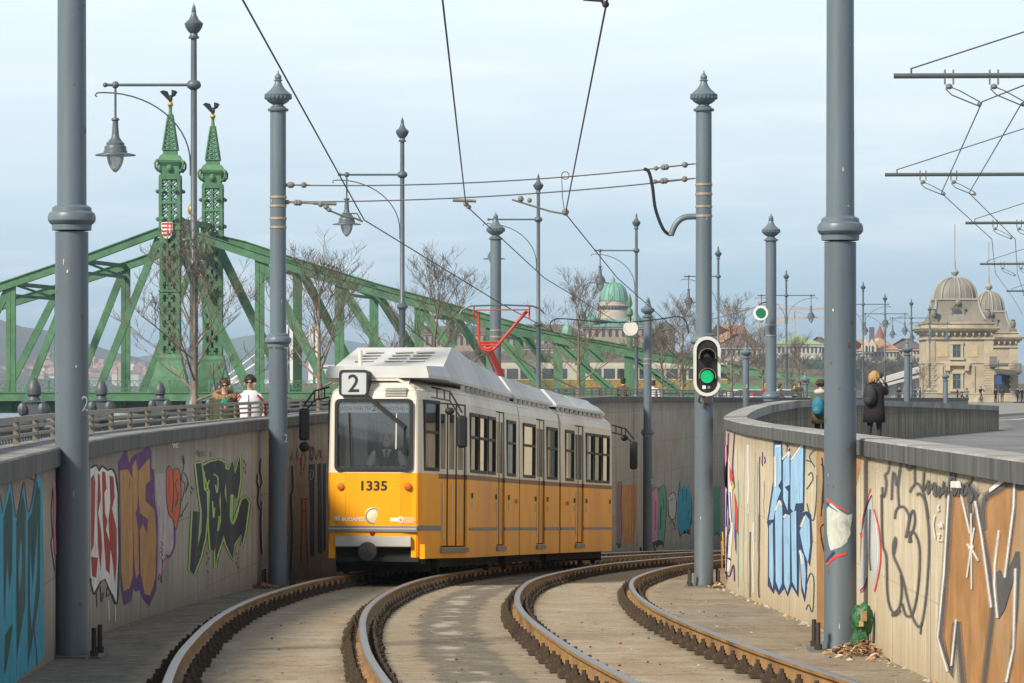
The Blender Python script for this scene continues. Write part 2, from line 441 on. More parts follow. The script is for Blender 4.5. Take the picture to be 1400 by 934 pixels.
for i,D in enumerate(Ds):
    x0 = (rwx(D) if D >= 8 else 3.3)+.15
    mb.v += [Vector((x0, D, 0)), Vector((x0+8, D, 0)), Vector((320, D, 0))]
for i in range(len(Ds)-1):
    for k in range(2): mb.f.append([i*3+k, i*3+k+1, (i+1)*3+k+1, (i+1)*3+k]); mb.m.append(0)
tag(mb.build('street', sett_mat()), 'grey granite sett street beyond the parapet', 'street', kind='structure')

asphalt = mat('asphalt', (.11,.115,.12), .85, var=.2, scale=.6, bump=.3, bscale=60)
mb = MB()
rows = [(130,17.8,60),(140,19.6,62),(160,22.0,64),(200,27.5,66),(260,36,70),(330,48.0,76)]
for D,a,b_ in rows: mb.v += [Vector((a,D,.005)), Vector((b_,D,.005))]
for i in range(len(rows)-1): mb.f.append([2*i,2*i+1,2*i+3,2*i+2]); mb.m.append(0)
tag(mb.build('road', asphalt), 'grey asphalt road between the parapet end and the domed building', 'road', kind='structure')
def ground_strip(name, pts, w, m, label, z=.009):
    mb = MB(); 
    for i,(x,y) in enumerate(pts):
        a = Vector(pts[max(i-1,0)]); c = Vector(pts[min(i+1,len(pts)-1)]); d = (c-a).normalized(); nrm = Vector((d.y,-d.x))
        for s in (-.5,.5): mb.v.append(Vector((x+nrm.x*w*s, y+nrm.y*w*s, z)))
    for i in range(len(pts)-1): mb.f.append([2*i,2*i+1,2*i+3,2*i+2]); mb.m.append(0)
    return tag(mb.build(name, m), label, 'road marking', kind='structure')
yel = mat('road_yellow', (.55,.36,.03), .7, var=.25, scale=2)
wht = mat('road_white', (.62,.62,.6), .7, var=.2, scale=2)
ground_strip('road_marking', [(18.4,136),(20.3,134.5),(22.5,131),(24.5,125)], .22, yel, 'yellow line painted on the asphalt beyond the parapet end')
ground_strip('road_marking', [(21.5,165),(24,172),(30,196),(38,235)], .3, wht, 'white line painted along the kerb of the road')
# pavement in front of the domed building (a real kerb step)
mb = MB()
kerb = [(17.6,150),(20.4,168),(26.5,195),(34.5,230),(47,300),(56,370)]
for i,(x,y) in enumerate(kerb):
    mb.v += [Vector((x,y,0)), Vector((x,y,.14)), Vector((x-.25,y+.05,.14)), Vector((x-.25,y+.05,.14))]
for i in range(len(kerb)-1):
    a = i*4; mb.f.append([a,a+4,a+5,a+1]); mb.m.append(0); mb.f.append([a+1,a+5,a+6,a+2]); mb.m.append(0)
mb.add([Vector((x-.25,y+.05,.136)) for x,y in kerb]+[Vector((60,450,.136)),Vector((90,450,.136)),Vector((90,520,.136)),Vector((25,520,.136)),Vector((19,300,.136)),Vector((16.4,150,.136))], [tuple(range(12))], 1)
tag(mb.build('pavement', [mat('kerb_stone',(.33,.33,.32),.8,var=.2,scale=2), mat('pavement_slabs',(.2,.195,.185),.85,var=.2,scale=1.2)]), 'raised stone pavement before the domed building', 'pavement', kind='structure')

BAL = [(4,-8.6),(40,-8.3),(62,-8.27),(72,-8.25),(84,-8.25),(98,-8.1),(110,-7.0),(125,-5.2),(151,-1),(184,4.5),(225,11.5),(270,20)]
mb = MB()
Ds = list(frange(2, 120, 3))+list(frange(125, 270, 6))
for D in Ds:
    xb = spline(BAL, D)-.4
    xw = min(spline(LW, min(D,220))-.2, 400)
    mb.v += [Vector((xb,D,-9)), Vector((xb,D,-.15)), Vector((xw,D,-.15))]
for i in range(len(Ds)-1):
    for k in range(2): mb.f.append([i*3+k, i*3+k+1, (i+1)*3+k+1, (i+1)*3+k]); mb.m.append(0)
tag(mb.build('promenade', mat('promenade_stone',(.24,.235,.225),.85,var=.2,scale=1.0,bump=.2)), 'stone riverside promenade behind the left wall', 'pavement', kind='structure')

water = mat('river_water', (.05,.075,.085), .12, var=.2, scale=.02, bump=.5, bscale=.6)
mb = MB(); mb.add([(-4000,-60,-7),(3000,-60,-7),(4200,9000,-7),(-5200,9000,-7)], [(0,1,2,3)])
tag(mb.build('river', water), 'wide grey river beyond the promenade', 'river', kind='structure')

# ------------------------------------------------------------------ retaining walls
conc_l = wall_mat('concrete_shade_tone', (.40,.365,.305), (.22,.195,.16), (.28,.24,.175), .5)  # same concrete, darker: the wall's shade is put into its colour
conc_r = wall_mat('concrete_sunlit_tone', (.62,.545,.41), (.42,.35,.25), (.50,.40,.26), .5)  # same concrete, lighter and warmer: sunlight put into the colour
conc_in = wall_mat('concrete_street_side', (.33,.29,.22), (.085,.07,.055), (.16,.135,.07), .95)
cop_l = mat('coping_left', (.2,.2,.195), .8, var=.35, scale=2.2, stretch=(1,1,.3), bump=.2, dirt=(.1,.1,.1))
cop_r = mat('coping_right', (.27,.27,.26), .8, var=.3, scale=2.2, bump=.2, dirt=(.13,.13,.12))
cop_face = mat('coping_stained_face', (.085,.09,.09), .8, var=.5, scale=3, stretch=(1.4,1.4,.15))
steel_rail = mat('galvanised_rail', (.21,.185,.155), .45, metal=.5, var=.2, scale=5, dirt=(.16,.13,.1))

class Wall:
    pass
def make_wall(name, label, path, ztop, zbot, thick, side, m, cop, cop_w, cop_h, inner=None):
    "side = +1: the face looks towards +x (left wall); -1: towards -x (right wall)"
    w = Wall(); w.path = path; w.side = side
    nrm = []
    for i in range(len(path)-1):
        (x0,d0),(x1,d1) = path[i],path[i+1]; l = math.hypot(x1-x0,d1-d0)
        nrm.append(Vector(((d1-d0)/l*side, -(x1-x0)/l*side, 0)))
    w.nrm = nrm
    pn = [(nrm[max(i-1,0)]+nrm[min(i,len(nrm)-1)]).normalized() for i in range(len(path))]
    w.pn = pn
    mb = MB(); mb.uv = []; mb.uv2 = []; s = 0.0
    for i,(x,d) in enumerate(path):
        if i: s += math.hypot(x-path[i-1][0], d-path[i-1][1])
        zt = ztop(d); zb = zbot(d)
        o = Vector((x,d,0)); bk = o - pn[i]*thick
        zgr = -.3
        for p,z in ((o,zb),(o,zt-.06),(bk,zt-.06),(bk,zgr)):
            mb.v.append(Vector((p.x,p.y,z))); mb.uv.append((s, z)); mb.uv2.append((zt-cop_h-z, z-(zb+.16)))
    n = len(path)
    for i in range(n-1):
        a = i*4
        for q in ((0,4,5,1),(1,5,6,2),(2,6,7,3)): mb.f.append([a+k for k in q]); mb.m.append(1 if inner and q[0] == 2 else 0)
    mb.f.append([0,1,2,3]); mb.m.append(0); mb.f.append([(n-1)*4+k for k in (3,2,1,0)]); mb.m.append(0)
    r = thing(name, label, 'wall', (path[0][0], path[0][1], zbot(path[0][1])))
    w.root = r
    mb.build('wall_body', [m, inner] if inner else m, r)
    # coping: one slab after another with open joints
    cb = MB(); tot = s; L_ = 1.55; acc = 0.0; i = 0
    def at(sv):
        q = 0.0
        for j in range(n-1):
            l = math.hypot(path[j+1][0]-path[j][0], path[j+1][1]-path[j][1])
            if sv <= q+l or j == n-2:
                t = (sv-q)/l; return Vector((path[j][0]+(path[j+1][0]-path[j][0])*t, path[j][1]+(path[j+1][1]-path[j][1])*t,0)), (pn[j]*(1-t)+pn[j+1]*t).normalized()
            q += l
    a = 0.0
    while a < tot-.05:
        b = min(a+L_, tot); g = .006
        rings = []
        for sv in (a+g, b-g):
            p, nn = at(sv); zt = ztop(p.y)-cop_h
            f0 = p+nn*.045; f1 = p-nn*(cop_w-.045)
            rings.append([Vector((f0.x,f0.y,zt+.001)), Vector((f0.x,f0.y,zt+cop_h-.015)), Vector(((f0-nn*.015).x,(f0-nn*.015).y,zt+cop_h)), Vector((f1.x,f1.y,zt+cop_h)), Vector((f1.x,f1.y,zt+.001))])
        o0 = len(cb.f)
        cb.loft(rings, 0)
        cb.m[o0] = 1
        a = b
    cb.build('coping', [cop, cop_face], r)
    return w
def samp(tab, d0, d1, st): return [(spline(tab, D), D) for D in frange(d0, d1, st)]
lwp = samp(LW, 4, 150, 2.0)+samp(LW, 155, 220, 5)
rwp = samp(RW, 8, 56, 2.0)+samp(RW, 57, 126, 1.5)
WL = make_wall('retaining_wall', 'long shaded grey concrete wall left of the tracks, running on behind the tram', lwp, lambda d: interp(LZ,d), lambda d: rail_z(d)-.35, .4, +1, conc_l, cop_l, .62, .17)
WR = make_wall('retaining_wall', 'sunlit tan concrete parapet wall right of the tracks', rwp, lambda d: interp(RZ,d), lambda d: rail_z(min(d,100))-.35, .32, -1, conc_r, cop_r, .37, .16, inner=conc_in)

# low flat-bar railing on the left wall's coping
def left_railing():
    t = thing('guard_railing', 'low railing of flat steel bars on top of the left wall', 'railing', (WL.path[0][0], WL.path[0][1], interp(LZ,4)))
    pts = []
    for (x,d),nn in zip(WL.path, WL.pn):
        p = Vector((x,d,interp(LZ,d))) - nn*.46; pts.append(p)
    for name,h,hh in (('top_bar',.235,.05),('middle_bar',.155,.028),('lower_bar',.08,.028)):
        b = MB()
        rings = []
        for p,nn in zip(pts, WL.pn):
            rings.append([p-nn*.022+Vector((0,0,h-hh/2)), p+nn*.022+Vector((0,0,h-hh/2)), p+nn*.022+Vector((0,0,h+hh/2)), p-nn*.022+Vector((0,0,h+hh/2))])
        b.loft(rings); b.build(name, steel_rail, t)
    pb = MB()
    D = 16.0; k = 0
    while D < 150:
        x = spline(LW, D); nn = Vector((1,0,0))
        for j in range(len(WL.path)-1):
            if WL.path[j][1] <= D <= WL.path[j+1][1]: nn = WL.nrm[j]
        p = Vector((x,D,interp(LZ,D)))-nn*.46
        if k == 0:
            q = MB(); q.bbox(-.03,.03,-.012,.012,0,.215); proto = q.build('post', steel_rail, None); proto.parent = t; base = Vector(t.location); proto.location = p-base
        elif k < 100:
            c = proto.copy(); COL.objects.link(c); c.parent = t; c.location = p-base
        k += 1; D += 1.9
    return t
left_railing()

# ------------------------------------------------------------------ graffiti
def worn(m):
    "patches of paint flaked off so the concrete shows"
    nt = m.node_tree; N = nt.nodes; L = nt.links; b = N['Principled BSDF']; out = N['Material Output']
    tc = N.new('ShaderNodeTexCoord'); n = N.new('ShaderNodeTexNoise'); n.inputs['Scale'].default_value = 7; n.inputs['Detail'].default_value = 12; n.inputs['Roughness'].default_value = .72
    mp = N.new('ShaderNodeMapping'); mp.inputs['Scale'].default_value = (1,1,.4); L.new(tc.outputs['Object'], mp.inputs[0]); L.new(mp.outputs[0], n.inputs['Vector'])
    r = N.new('ShaderNodeValToRGB'); e = r.color_ramp.elements; e[0].position = .56; e[1].position = .68; e[1].color = (.75,.75,.75,1); L.new(n.outputs['Fac'], r.inputs[0])
    tr = N.new('ShaderNodeBsdfTransparent'); mx = N.new('ShaderNodeMixShader'); L.new(r.outputs[0], mx.inputs[0]); L.new(b.outputs[0], mx.inputs[1]); L.new(tr.outputs[0], mx.inputs[2]); L.new(mx.outputs[0], out.inputs[0])
    return m
def mist(name, col, a):
    "thin overspray"
    m = mat('overspray_'+name, col, .9, var=.1); nt = m.node_tree; N = nt.nodes; L = nt.links; b = N['Principled BSDF']; out = N['Material Output']
    tc = N.new('ShaderNodeTexCoord'); n = N.new('ShaderNodeTexNoise'); n.inputs['Scale'].default_value = 60; n.inputs['Detail'].default_value = 4; L.new(tc.outputs['Object'], n.inputs['Vector'])
    r = N.new('ShaderNodeMapRange'); r.inputs[1].default_value = .35; r.inputs[2].default_value = .65; r.inputs[3].default_value = 1-a*.4; r.inputs[4].default_value = 1-a*1.3; L.new(n.outputs['Fac'], r.inputs[0])
    tr = N.new('ShaderNodeBsdfTransparent'); mx = N.new('ShaderNodeMixShader'); L.new(r.outputs[0], mx.inputs[0]); L.new(b.outputs[0], mx.inputs[1]); L.new(tr.outputs[0], mx.inputs[2]); L.new(mx.outputs[0], out.inputs[0])
    return m
def gmat(name, col, rough=.75): return worn(mat('spray_'+name, col, rough, var=.22, scale=5, spec=.25, detail=10, stretch=(1,1,.45), dirt=tuple(c*.8+.04 for c in col)))
SPRAY = dict(black=gmat('black',(.015,.015,.018)), white=gmat('white',(.7,.7,.68)), teal=gmat('teal',(.035,.30,.42)), pine=gmat('pine',(.018,.075,.075)),
  purple=gmat('purple',(.10,.035,.15)), brown=gmat('brown',(.42,.20,.065)), red=gmat('red',(.33,.03,.02)), orange=gmat('orange',(.55,.12,.03)),
  lime=gmat('lime',(.35,.55,.16)), pink=gmat('pink',(.55,.2,.3)), pale=gmat('pale',(.42,.37,.36)), navy=gmat('navy',(.02,.045,.11)), sky=gmat('sky',(.30,.52,.75)),
  mint=gmat('mint',(.10,.30,.2)), green=gmat('green',(.03,.1,.07)), silver=gmat('silver',(.5,.52,.53)), tan=mat('spray_tan',(.36,.19,.075),.75,var=.3,scale=2.2,spec=.25,detail=10,dirt=(.40,.29,.17)), scarlet=gmat('scarlet',(.65,.06,.04)),
  yellow=gmat('yellow',(.65,.45,.03)), blue=gmat('blue',(.08,.08,.35)), ghost=gmat('ghost',(.45,.48,.43)), soot=gmat('soot',(.09,.09,.095)), amber=gmat('amber',(.45,.22,.07)), mauve=gmat('mauve',(.28,.13,.12)), ochre=gmat('ochre',(.43,.235,.08)), dusk=gmat('dusk',(.022,.03,.05)))
SPRAY.update(soot_mist=mist('soot',(.09,.09,.095),.35), white_mist=mist('white',(.75,.75,.73),.35), black_mist=mist('black',(.02,.02,.02),.25))
class Paint:
    "collects painted shapes (given in photo pixels of a zoom window) and lays them on a wall's face"
    def __init__(s, wall, zoom, cuts=None):
        s.w = wall; s.z = zoom; s.mb = MB(); s.names = []; s.layer = 0; s.soft = wall is not None and wall.side < 0
        s.pxs = [700+F*x/d for x,d in wall.path] if wall else []
    def px(s, p): return (s.z[0]+p[0]/s.z[2], s.z[1]+p[1]/s.z[2])
    def proj(s, u, v, eps):
        w = s.w; k = (u-700)/F; best = None
        for i in range(len(w.path)-1):
            a, b = s.pxs[i], s.pxs[i+1]
            if min(a,b)-1e-4 <= u <= max(a,b)+1e-4:
                if w.side < 0 and w.path[i][1] > 57: continue
                best = i; break
        if best is None: best = 0 if w.side > 0 else 1
        (x0,d0),(x1,d1) = w.path[best], w.path[best+1]
        t = (k*d0-x0)/((x1-x0)-k*(d1-d0)); D = d0+(d1-d0)*t
        return Vector((k*D, D, CZ-(v-537)*D/F)) + w.nrm[best]*eps
    def mi(s, c):
        if c not in s.names: s.names.append(c)
        return s.names.index(c)
    def fill(s, c, pts, raw=False):
        P = [s.px(p) for p in pts]; s.layer += 1; eps = .002+.00022*s.layer
        bm = bmesh.new(); vs = [bm.verts.new((u,v,0)) for u,v in P]
        try: bm.faces.new(vs)
        except ValueError: bm.free(); return
        s._flush(bm, c, eps)
    def _flush(s, bm, c, eps):
        bm.normal_update()
        bmesh.ops.triangulate(bm, faces=bm.faces[:])
        lo = min(v.co.x for v in bm.verts); hi = max(v.co.x for v in bm.verts)
        for q in s.cutlist(lo, hi):
            bmesh.ops.bisect_plane(bm, geom=bm.verts[:]+bm.edges[:]+bm.faces[:], plane_co=(q,0,0), plane_no=(1,0,0), dist=1e-5)
        bm.verts.ensure_lookup_table()
        for i,v in enumerate(bm.verts): v.index = i
        s.mb.add([s.proj(v.co.x, v.co.y, eps + v.co.z) for v in bm.verts], [tuple(v.index for v in f.verts) for f in bm.faces], s.mi(c))
        bm.free()
    def cutlist(s, lo, hi): return [q for q in s.pxs if lo+1e-3 < q < hi-1e-3]
    def line(s, c, pts, w=4.0, closed=False, smooth=True, taper=False):
        if c in ('soot','white') and s.soft: s._line(c+'_mist', pts, w*2.3, closed, smooth, taper)
        s._line(c, pts, w, closed, smooth, taper)
    def _line(s, c, pts, w=4.0, closed=False, smooth=True, taper=False):
        P = [Vector(p) for p in pts]
        if closed: P = P+[P[0]]
        if smooth and len(P) > 2:
            Q = []
            for i in range(len(P)-1):
                p0 = P[i-1] if i else P[i]; p3 = P[i+2] if i+2 < len(P) else P[i+1]
                for k in range(4):
                    t = k/4; a = P[i]; b = P[i+1]
                    Q.append(.5*((2*a)+(b-p0)*t+(2*p0-5*a+4*b-p3)*t*t+(3*a-p0-3*b+p3)*t**3))
            P = Q+[P[-1]]
        s.layer += 1; eps = .002+.00022*s.layer
        bm = bmesh.new(); L_ = []; n = len(P)
        for i,p in enumerate(P):
            d = (P[min(i+1,n-1)]-P[max(i-1,0)]); d = d.normalized() if d.length > 1e-6 else Vector((1,0))
            nn = Vector((-d.y,d.x)); ww = w/2*(1-(.75*i/(n-1) if taper else 0))
            row = []
            for sg in (-1,1):
                q = s.px((p.x+nn.x*ww*sg, p.y+nn.y*ww*sg)); row.append(bm.verts.new((q[0],q[1],i*4e-6)))
            L_.append(row)
        for i in range(n-1):
            try: bm.faces.new((L_[i][0],L_[i][1],L_[i+1][1],L_[i+1][0]))
            except ValueError: pass
        s._flush(bm, c, eps)
    def done(s, label, parent=None):
        o = s.mb.build('graffiti', [SPRAY[c] for c in s.names], parent or s.w.root, fix=False)
        o['label'] = label
        return o

# left wall ------------------------------------------------------------
g = Paint(WL, (0,620,2.977))
g.fill('teal', [(-60,150),(-20,230),(0,160),(10,240),(40,98),(58,220),(66,255),(95,112),(110,205),(117,240),(148,72),(165,108),(173,125),(180,830),(60,934),(-60,1010)])
g.fill('pine', [(12,265),(40,150),(50,210),(48,480),(36,560),(29,430),(22,560),(14,700)])
g.fill('pine', [(64,285),(92,160),(104,235),(101,620),(85,720),(66,840)])
g.fill('teal', [(76,570),(73,480),(83,345),(89,400),(86,500)])
g.fill('pine', [(112,275),(128,240),(147,118),(163,150),(161,560),(148,660),(112,870)])
g.fill('teal', [(121,380),(131,545),(152,280),(150,480),(128,720),(120,600)])
g.fill('pine', [(15,900),(19,740),(50,690),(48,720),(24,880)])
g.fill('pine', [(-55,320),(-20,220),(-4,300),(-6,640),(-30,930),(-55,940)])
for a in ([(0,170),(10,245)],[(42,100),(58,225),(67,255),(95,115)],[(97,115),(117,240),(148,80)],[(140,640),(136,700),(146,800),(150,860)]): g.line('purple', a, 4)
g.line('pine', [(118,100),(140,110),(152,125)], 5)
g.line('pink', [(217,115),(222,200),(220,300),(224,410)], 9)
g.line('dusk', [(214,140),(207,240),(212,330),(206,370),(222,480)], 2.5)
g.done('teal and dark green spiky graffiti at the left end of the wall')
g = Paint(WL, (120,590,3.593))
g.line('black', [(15,180),(40,165),(55,195),(70,170),(95,190),(115,185),(132,205),(147,300),(152,600),(143,845),(110,785),(85,725),(60,740),(30,800),(12,720)], 10)
g.fill('white', [(12,185),(40,170),(55,200),(70,175),(95,195),(115,188),(130,210),(144,300),(149,600),(140,840),(110,780),(85,722),(60,735),(30,790),(12,720)])
for q in ([(14,230),(28,208),(36,250),(34,400),(28,560),(14,600)],[(48,205),(58,212),(63,330),(50,400),(63,480),(70,560),(62,690),(48,560),(45,400)],[(68,195),(85,200),(91,280),(81,300),(83,400),(96,440),(88,480),(111,560),(106,700),(88,680),(80,560),(72,440)],
          [(105,215),(125,225),(131,320),(118,380),(141,480),(141,650),(132,750),(118,620),(107,560),(100,430),(110,350)],[(15,615),(48,620),(40,720),(20,710)]): g.fill('red', q)
for q in ([(40,790),(45,860)],[(60,760),(66,840),(75,790)],[(95,760),(90,810),(110,790)],[(120,800),(138,850)]): g.line('black', q, 5)
g.line('white', [(100,830),(103,930)], 5); g.line('white', [(132,850),(134,934)], 4)
g.done('red bubble letters with a white outline')
g = Paint(WL, (120,590,3.593))
g.fill('purple', [(148,150),(172,110),(185,72),(200,150),(215,128),(235,110),(265,100),(295,60),(313,100),(313,180),(326,190),(329,330),(343,420),(341,640),(336,780),(300,862),(268,820),(255,780),(235,788),(222,770),(215,832),(175,857),(160,760),(158,400)])
g.fill('ochre', [(157,192),(195,186),(218,228),(222,700),(205,770),(175,785),(164,690)])
g.fill('ochre', [(218,170),(235,138),(246,200),(243,370),(234,400),(246,470),(250,700),(235,722),(225,600)])
g.fill('ochre', [(249,192),(302,132),(306,240),(283,262),(281,340),(326,385),(336,520),(331,720),(306,805),(280,800),(258,700),(255,482),(270,452),(290,507),(295,430),(256,402),(246,300)])
for x in (185,200,232,268,300,318): g.line('brown', [(x,300),(x+2,420),(x-1,560),(x+1,690)], 1.6)
g.line('ochre', [(196,95),(206,150)], 5)
g.done('tan block letters on a purple shadow')
g = Paint(WL, (120,590,3.593))
g.fill('pale', [(330,210),(388,203),(396,400),(421,440),(426,560),(402,610),(380,600),(374,650),(345,725),(350,500),(340,350)])
g.line('purple', [(425,470),(424,560),(402,612),(380,605)], 9); g.line('pink', [(380,610),(374,655),(346,715)], 12)
g.line('navy', [(346,730),(352,700),(362,745),(366,650),(385,620),(400,620),(425,565)], 4)
for y in (540,570,590,620): g.line('black', [(356,y),(366,y+12),(360,y+25)], 4)
g.fill('orange', [(385,190),(400,165),(416,192),(430,180),(450,200),(456,300),(449,400),(432,482),(415,430),(395,400),(385,310)])
g.line('navy', [(385,190),(400,167),(416,192),(431,180),(451,200),(457,300),(450,400),(431,484),(415,430),(395,402),(384,310)], 4, closed=True)
g.line('navy', [(416,195),(420,300),(412,400)], 5); g.line('navy', [(440,230),(430,260),(440,330),(428,370),(445,300)], 4); g.line('scarlet', [(398,200),(393,270),(402,330)], 6)
for a in ([(462,130),(470,170),(458,230),(475,260),(466,320),(448,360)],[(455,125),(468,122),(474,160)],[(470,200),(490,240),(478,300),(496,250)],[(465,410),(452,420),(470,390),(490,350)]): g.line('navy', a, 3.5)
for a in ([(415,55),(420,80),(425,60),(432,80)],[(436,55),(434,78),(446,75)],[(410,65),(450,60)]): g.line('white', a, 3)
g.done('small orange heart shape beside a faded pink patch')
g = Paint(WL, (220,600,4.45))
J = [(210,150),(245,148),(262,310),(278,325),(281,460),(268,600),(240,720),(200,824),(174,800),(192,440),(237,445),(222,660),(245,560),(247,440),(230,330)]
Dd = [(252,165),(300,140),(355,128),(376,220),(353,380),(361,450),(350,560),(320,690),(300,670),(290,520),(296,320),(270,240)]
I = [(358,130),(388,148),(396,220),(386,330),(401,400),(380,590),(342,705),(330,785),(328,660),(364,500)]
C = [(384,180),(410,190),(435,132),(450,215),(480,100),(482,250),(462,370),(430,332),(425,500),(440,522),(490,375),(515,355),(534,390),(512,560),(490,655),(488,580),(446,640),(436,735),(394,640),(379,580),(400,400),(391,250)]
for q in (J,Dd,I,C): g.line('black', q, 27, closed=True, smooth=False)
for q in (J,Dd,I,C): g.line('lime', q, 19, closed=True, smooth=False)
for q in (J,Dd,I,C): g.fill('dusk', q)
for a in ([(262,200),(262,290),(272,310),(292,250)],[(318,215),(345,240),(340,330),(330,280)],[(312,380),(318,480),(325,420)],[(425,340),(422,480),(440,515),(470,430)],[(352,470),(345,560)]): g.line('lime', a, 8)
for x,y in ((275,690),(283,720),(272,750),(280,800),(455,690),(462,720),(455,750),(462,775),(500,130),(510,150),(497,170),(508,195),(180,290),(190,300),(178,320)): g.line('black', [(x,y),(x+6,y+7),(x+2,y+16)], 4)
for a in ([(212,95),(216,70),(226,85),(222,105)],[(234,75),(232,105),(244,108)],[(250,70),(246,100),(262,100),(258,75)],[(300,75),(298,105),(306,100)]): g.line('soot', a, 3)
for a in ([(585,215),(582,260),(592,310),(586,380),(598,430)],[(605,120),(600,200),(612,260),(598,300)],[(610,380),(604,520),(612,700)]): g.line('black', a, 9); g.line('white', [(p[0]+7,p[1]) for p in a], 3)
g.done('black angular letters outlined in lime green')
g = Paint(WL, (355,570,4.06))
for x,p in ((142,[(140,255),(145,350),(139,420),(147,480),(150,660)]),(180,[(178,272),(182,400),(172,450),(178,640),(172,850)]),(146,[(146,670),(150,740),(144,860)])):
    g.line('ghost', [(a+9,b) for a,b in p], 3); g.line('ghost', [(a-9,b) for a,b in p], 2.5); g.line('black', p, 13)
for a in ([(156,270),(160,330),(152,380)],[(192,290),(190,360),(196,340)],[(208,400),(203,430),(214,470),(206,490)]): g.line('ghost', a, 3)
for q in ([(275,270),(303,262),(303,775),(280,775)],[(320,262),(341,256),(346,760),(322,755)],[(350,262),(366,258),(366,750),(352,742)]): g.fill('navy', q)
g.fill('navy', [(272,262),(305,262),(304,350),(270,352)]); g.line('ghost', [(278,300),(296,300),(292,340),(278,345),(280,310)], 3)
g.line('navy', [(288,165),(280,200),(288,240),(298,200),(290,165)], 9); g.line('ghost', [(282,160),(292,150),(302,180),(296,240)], 2.5)
for a in ([(226,455),(268,455)],[(234,462),(232,640),(228,820)],[(254,470),(258,640),(266,820)],[(235,520),(256,520)]): g.line('red', a, 8)
for a in ([(205,248),(222,225),(226,275),(236,190),(228,300)],[(240,300),(254,230),(240,190)],[(228,330),(222,312),(232,310)],[(272,190),(280,165),(276,240)],[(303,170),(312,240),(330,180),(335,230)],[(110,425),(118,500),(112,600)]): g.line('red', a, 4)
for a in ([(135,180),(130,230),(142,220),(138,195)],[(150,180),(154,210)],[(165,240),(172,215),(182,236),(170,240)],[(180,190),(176,210),(190,205)],[(210,170),(200,230),(216,210)],[(345,180),(338,215),(352,230)]): g.line('soot', a, 3.5)
g.done('dark dripping bars and a red letter in the shade by the pole')
g = Paint(WL, (830,640,6.67))
g.fill('mauve', [(84,140),(112,128),(128,160),(131,560),(118,690),(84,690)]); g.line('black', [(100,135),(118,125),(132,160),(126,330),(134,560),(120,700)], 6); g.line('black', [(95,690),(105,725),(122,700),(80,690)], 14)
g.fill('amber', [(138,160),(200,152),(265,148),(263,420),(250,560),(235,692),(160,682),(140,420)])
for a in ([(138,160),(140,420),(160,680),(185,640),(200,690),(215,640),(235,692),(252,560),(265,420),(266,150)],[(165,150),(170,300)],[(190,160),(198,420)],[(225,155),(222,400)],[(246,150),(262,210),(252,190)]): g.line('orange', a, 6)
for a in ([(175,330),(178,560)],[(205,300),(208,600)],[(235,380),(232,590)]): g.line('yellow', a, 3)
g.fill('pink', [(408,222),(440,180),(464,222),(464,640),(440,660),(408,675)]); g.line('black', [(410,215),(440,175),(466,225),(464,640)], 6); g.line('black', [(440,300),(442,560)], 5)
g.fill('mint', [(465,210),(502,165),(532,190),(537,400),(530,540),(512,682),(466,650)]); g.line('black', [(466,205),(502,162),(534,188),(539,400),(532,540),(514,690)], 6); g.line('black', [(490,350),(488,560)], 9); g.line('black',[(512,270),(512,370)],5)
g.fill('black', [(405,680),(470,655),(510,670),(520,740),(500,700),(470,705),(455,735),(440,700),(415,735)])
g.fill('ghost', [(555,260),(600,222),(626,290),(622,440),(590,472),(560,430)])
for a in ([(555,262),(600,222),(622,250)],[(556,300),(560,420),(590,468),(622,440),(632,300)],[(570,290),(575,300)],[(592,268),(588,300)],[(566,510),(590,480),(612,520),(616,570)],[(552,430),(575,440)]): g.line('black', a, 6)
g.fill('black', [(640,515),(650,560),(664,640),(680,600),(706,600),(722,590),(752,610),(768,420),(778,330),(770,500),(750,560)])
g.fill('teal', [(638,520),(645,250),(662,130),(682,190),(703,140),(722,190),(742,140),(765,270),(768,420),(750,575),(735,540),(722,585),(706,560),(690,590),(665,610),(655,560)])
for a in ([(662,125),(646,250)],[(684,190),(690,300)],[(722,190),(726,300)],[(765,270),(772,420)],[(688,485),(692,500)],[(740,420),(752,390)]): g.line('black', a, 5)
g.fill('yellow', [(792,190),(804,150),(830,160),(830,600),(795,560)])
g.fill('mint', [(900,170),(1030,165),(1030,612),(900,605)]); g.line('black', [(985,615),(1000,590),(1025,620)], 7)
g.line('soot', [(1000,285),(1003,300)], 8); g.line('soot', [(1005,450),(1008,465)], 8)
g.done('row of orange, pink, green and teal graffiti behind the tram')

# right wall -----------------------------------------------------------
g = Paint(WR, (975,560,3.113))
for x,y0,y1,w,c in ((104,160,800,4,'ghost'),(110,300,760,3,'mint'),(132,155,560,5,'ghost'),(128,480,800,4,'ghost'),(150,150,440,6,'white'),(148,400,780,4,'ghost'),(158,520,800,4,'soot'),(176,180,560,5,'ghost'),(172,480,780,4,'white'),(188,220,600,4,'ghost'),(198,200,480,3,'soot'),(196,450,800,4,'soot'),(216,300,450,4,'ghost'),(212,180,240,4,'purple'),(222,200,230,4,'purple')):
    g.line(c, [(x+random.uniform(-2,2), y0+(y1-y0)*k/5) for k in range(6)], w)
g.fill('white', [(54,150),(80,250),(86,500),(72,690),(54,690)])
for a in ([(66,100),(62,300),(68,480),(58,690),(64,720)],[(92,100),(84,240),(92,330)],[(52,690),(70,710),(88,660),(92,730)],[(48,130),(52,300),(46,420)],[(44,330),(50,600)]): g.line('purple', a, 5)
g.fill('scarlet', [(72,230),(86,285),(80,330),(72,290)]); g.fill('yellow', [(80,300),(92,325),(84,350)]); g.fill('scarlet', [(92,350),(106,420),(107,535),(96,490)]); g.fill('blue', [(94,430),(100,500),(100,620),(92,540)])
for a in ([(60,360),(58,500)],[(74,350),(82,480)],[(96,500),(98,600)]): g.line('blue', a, 4)
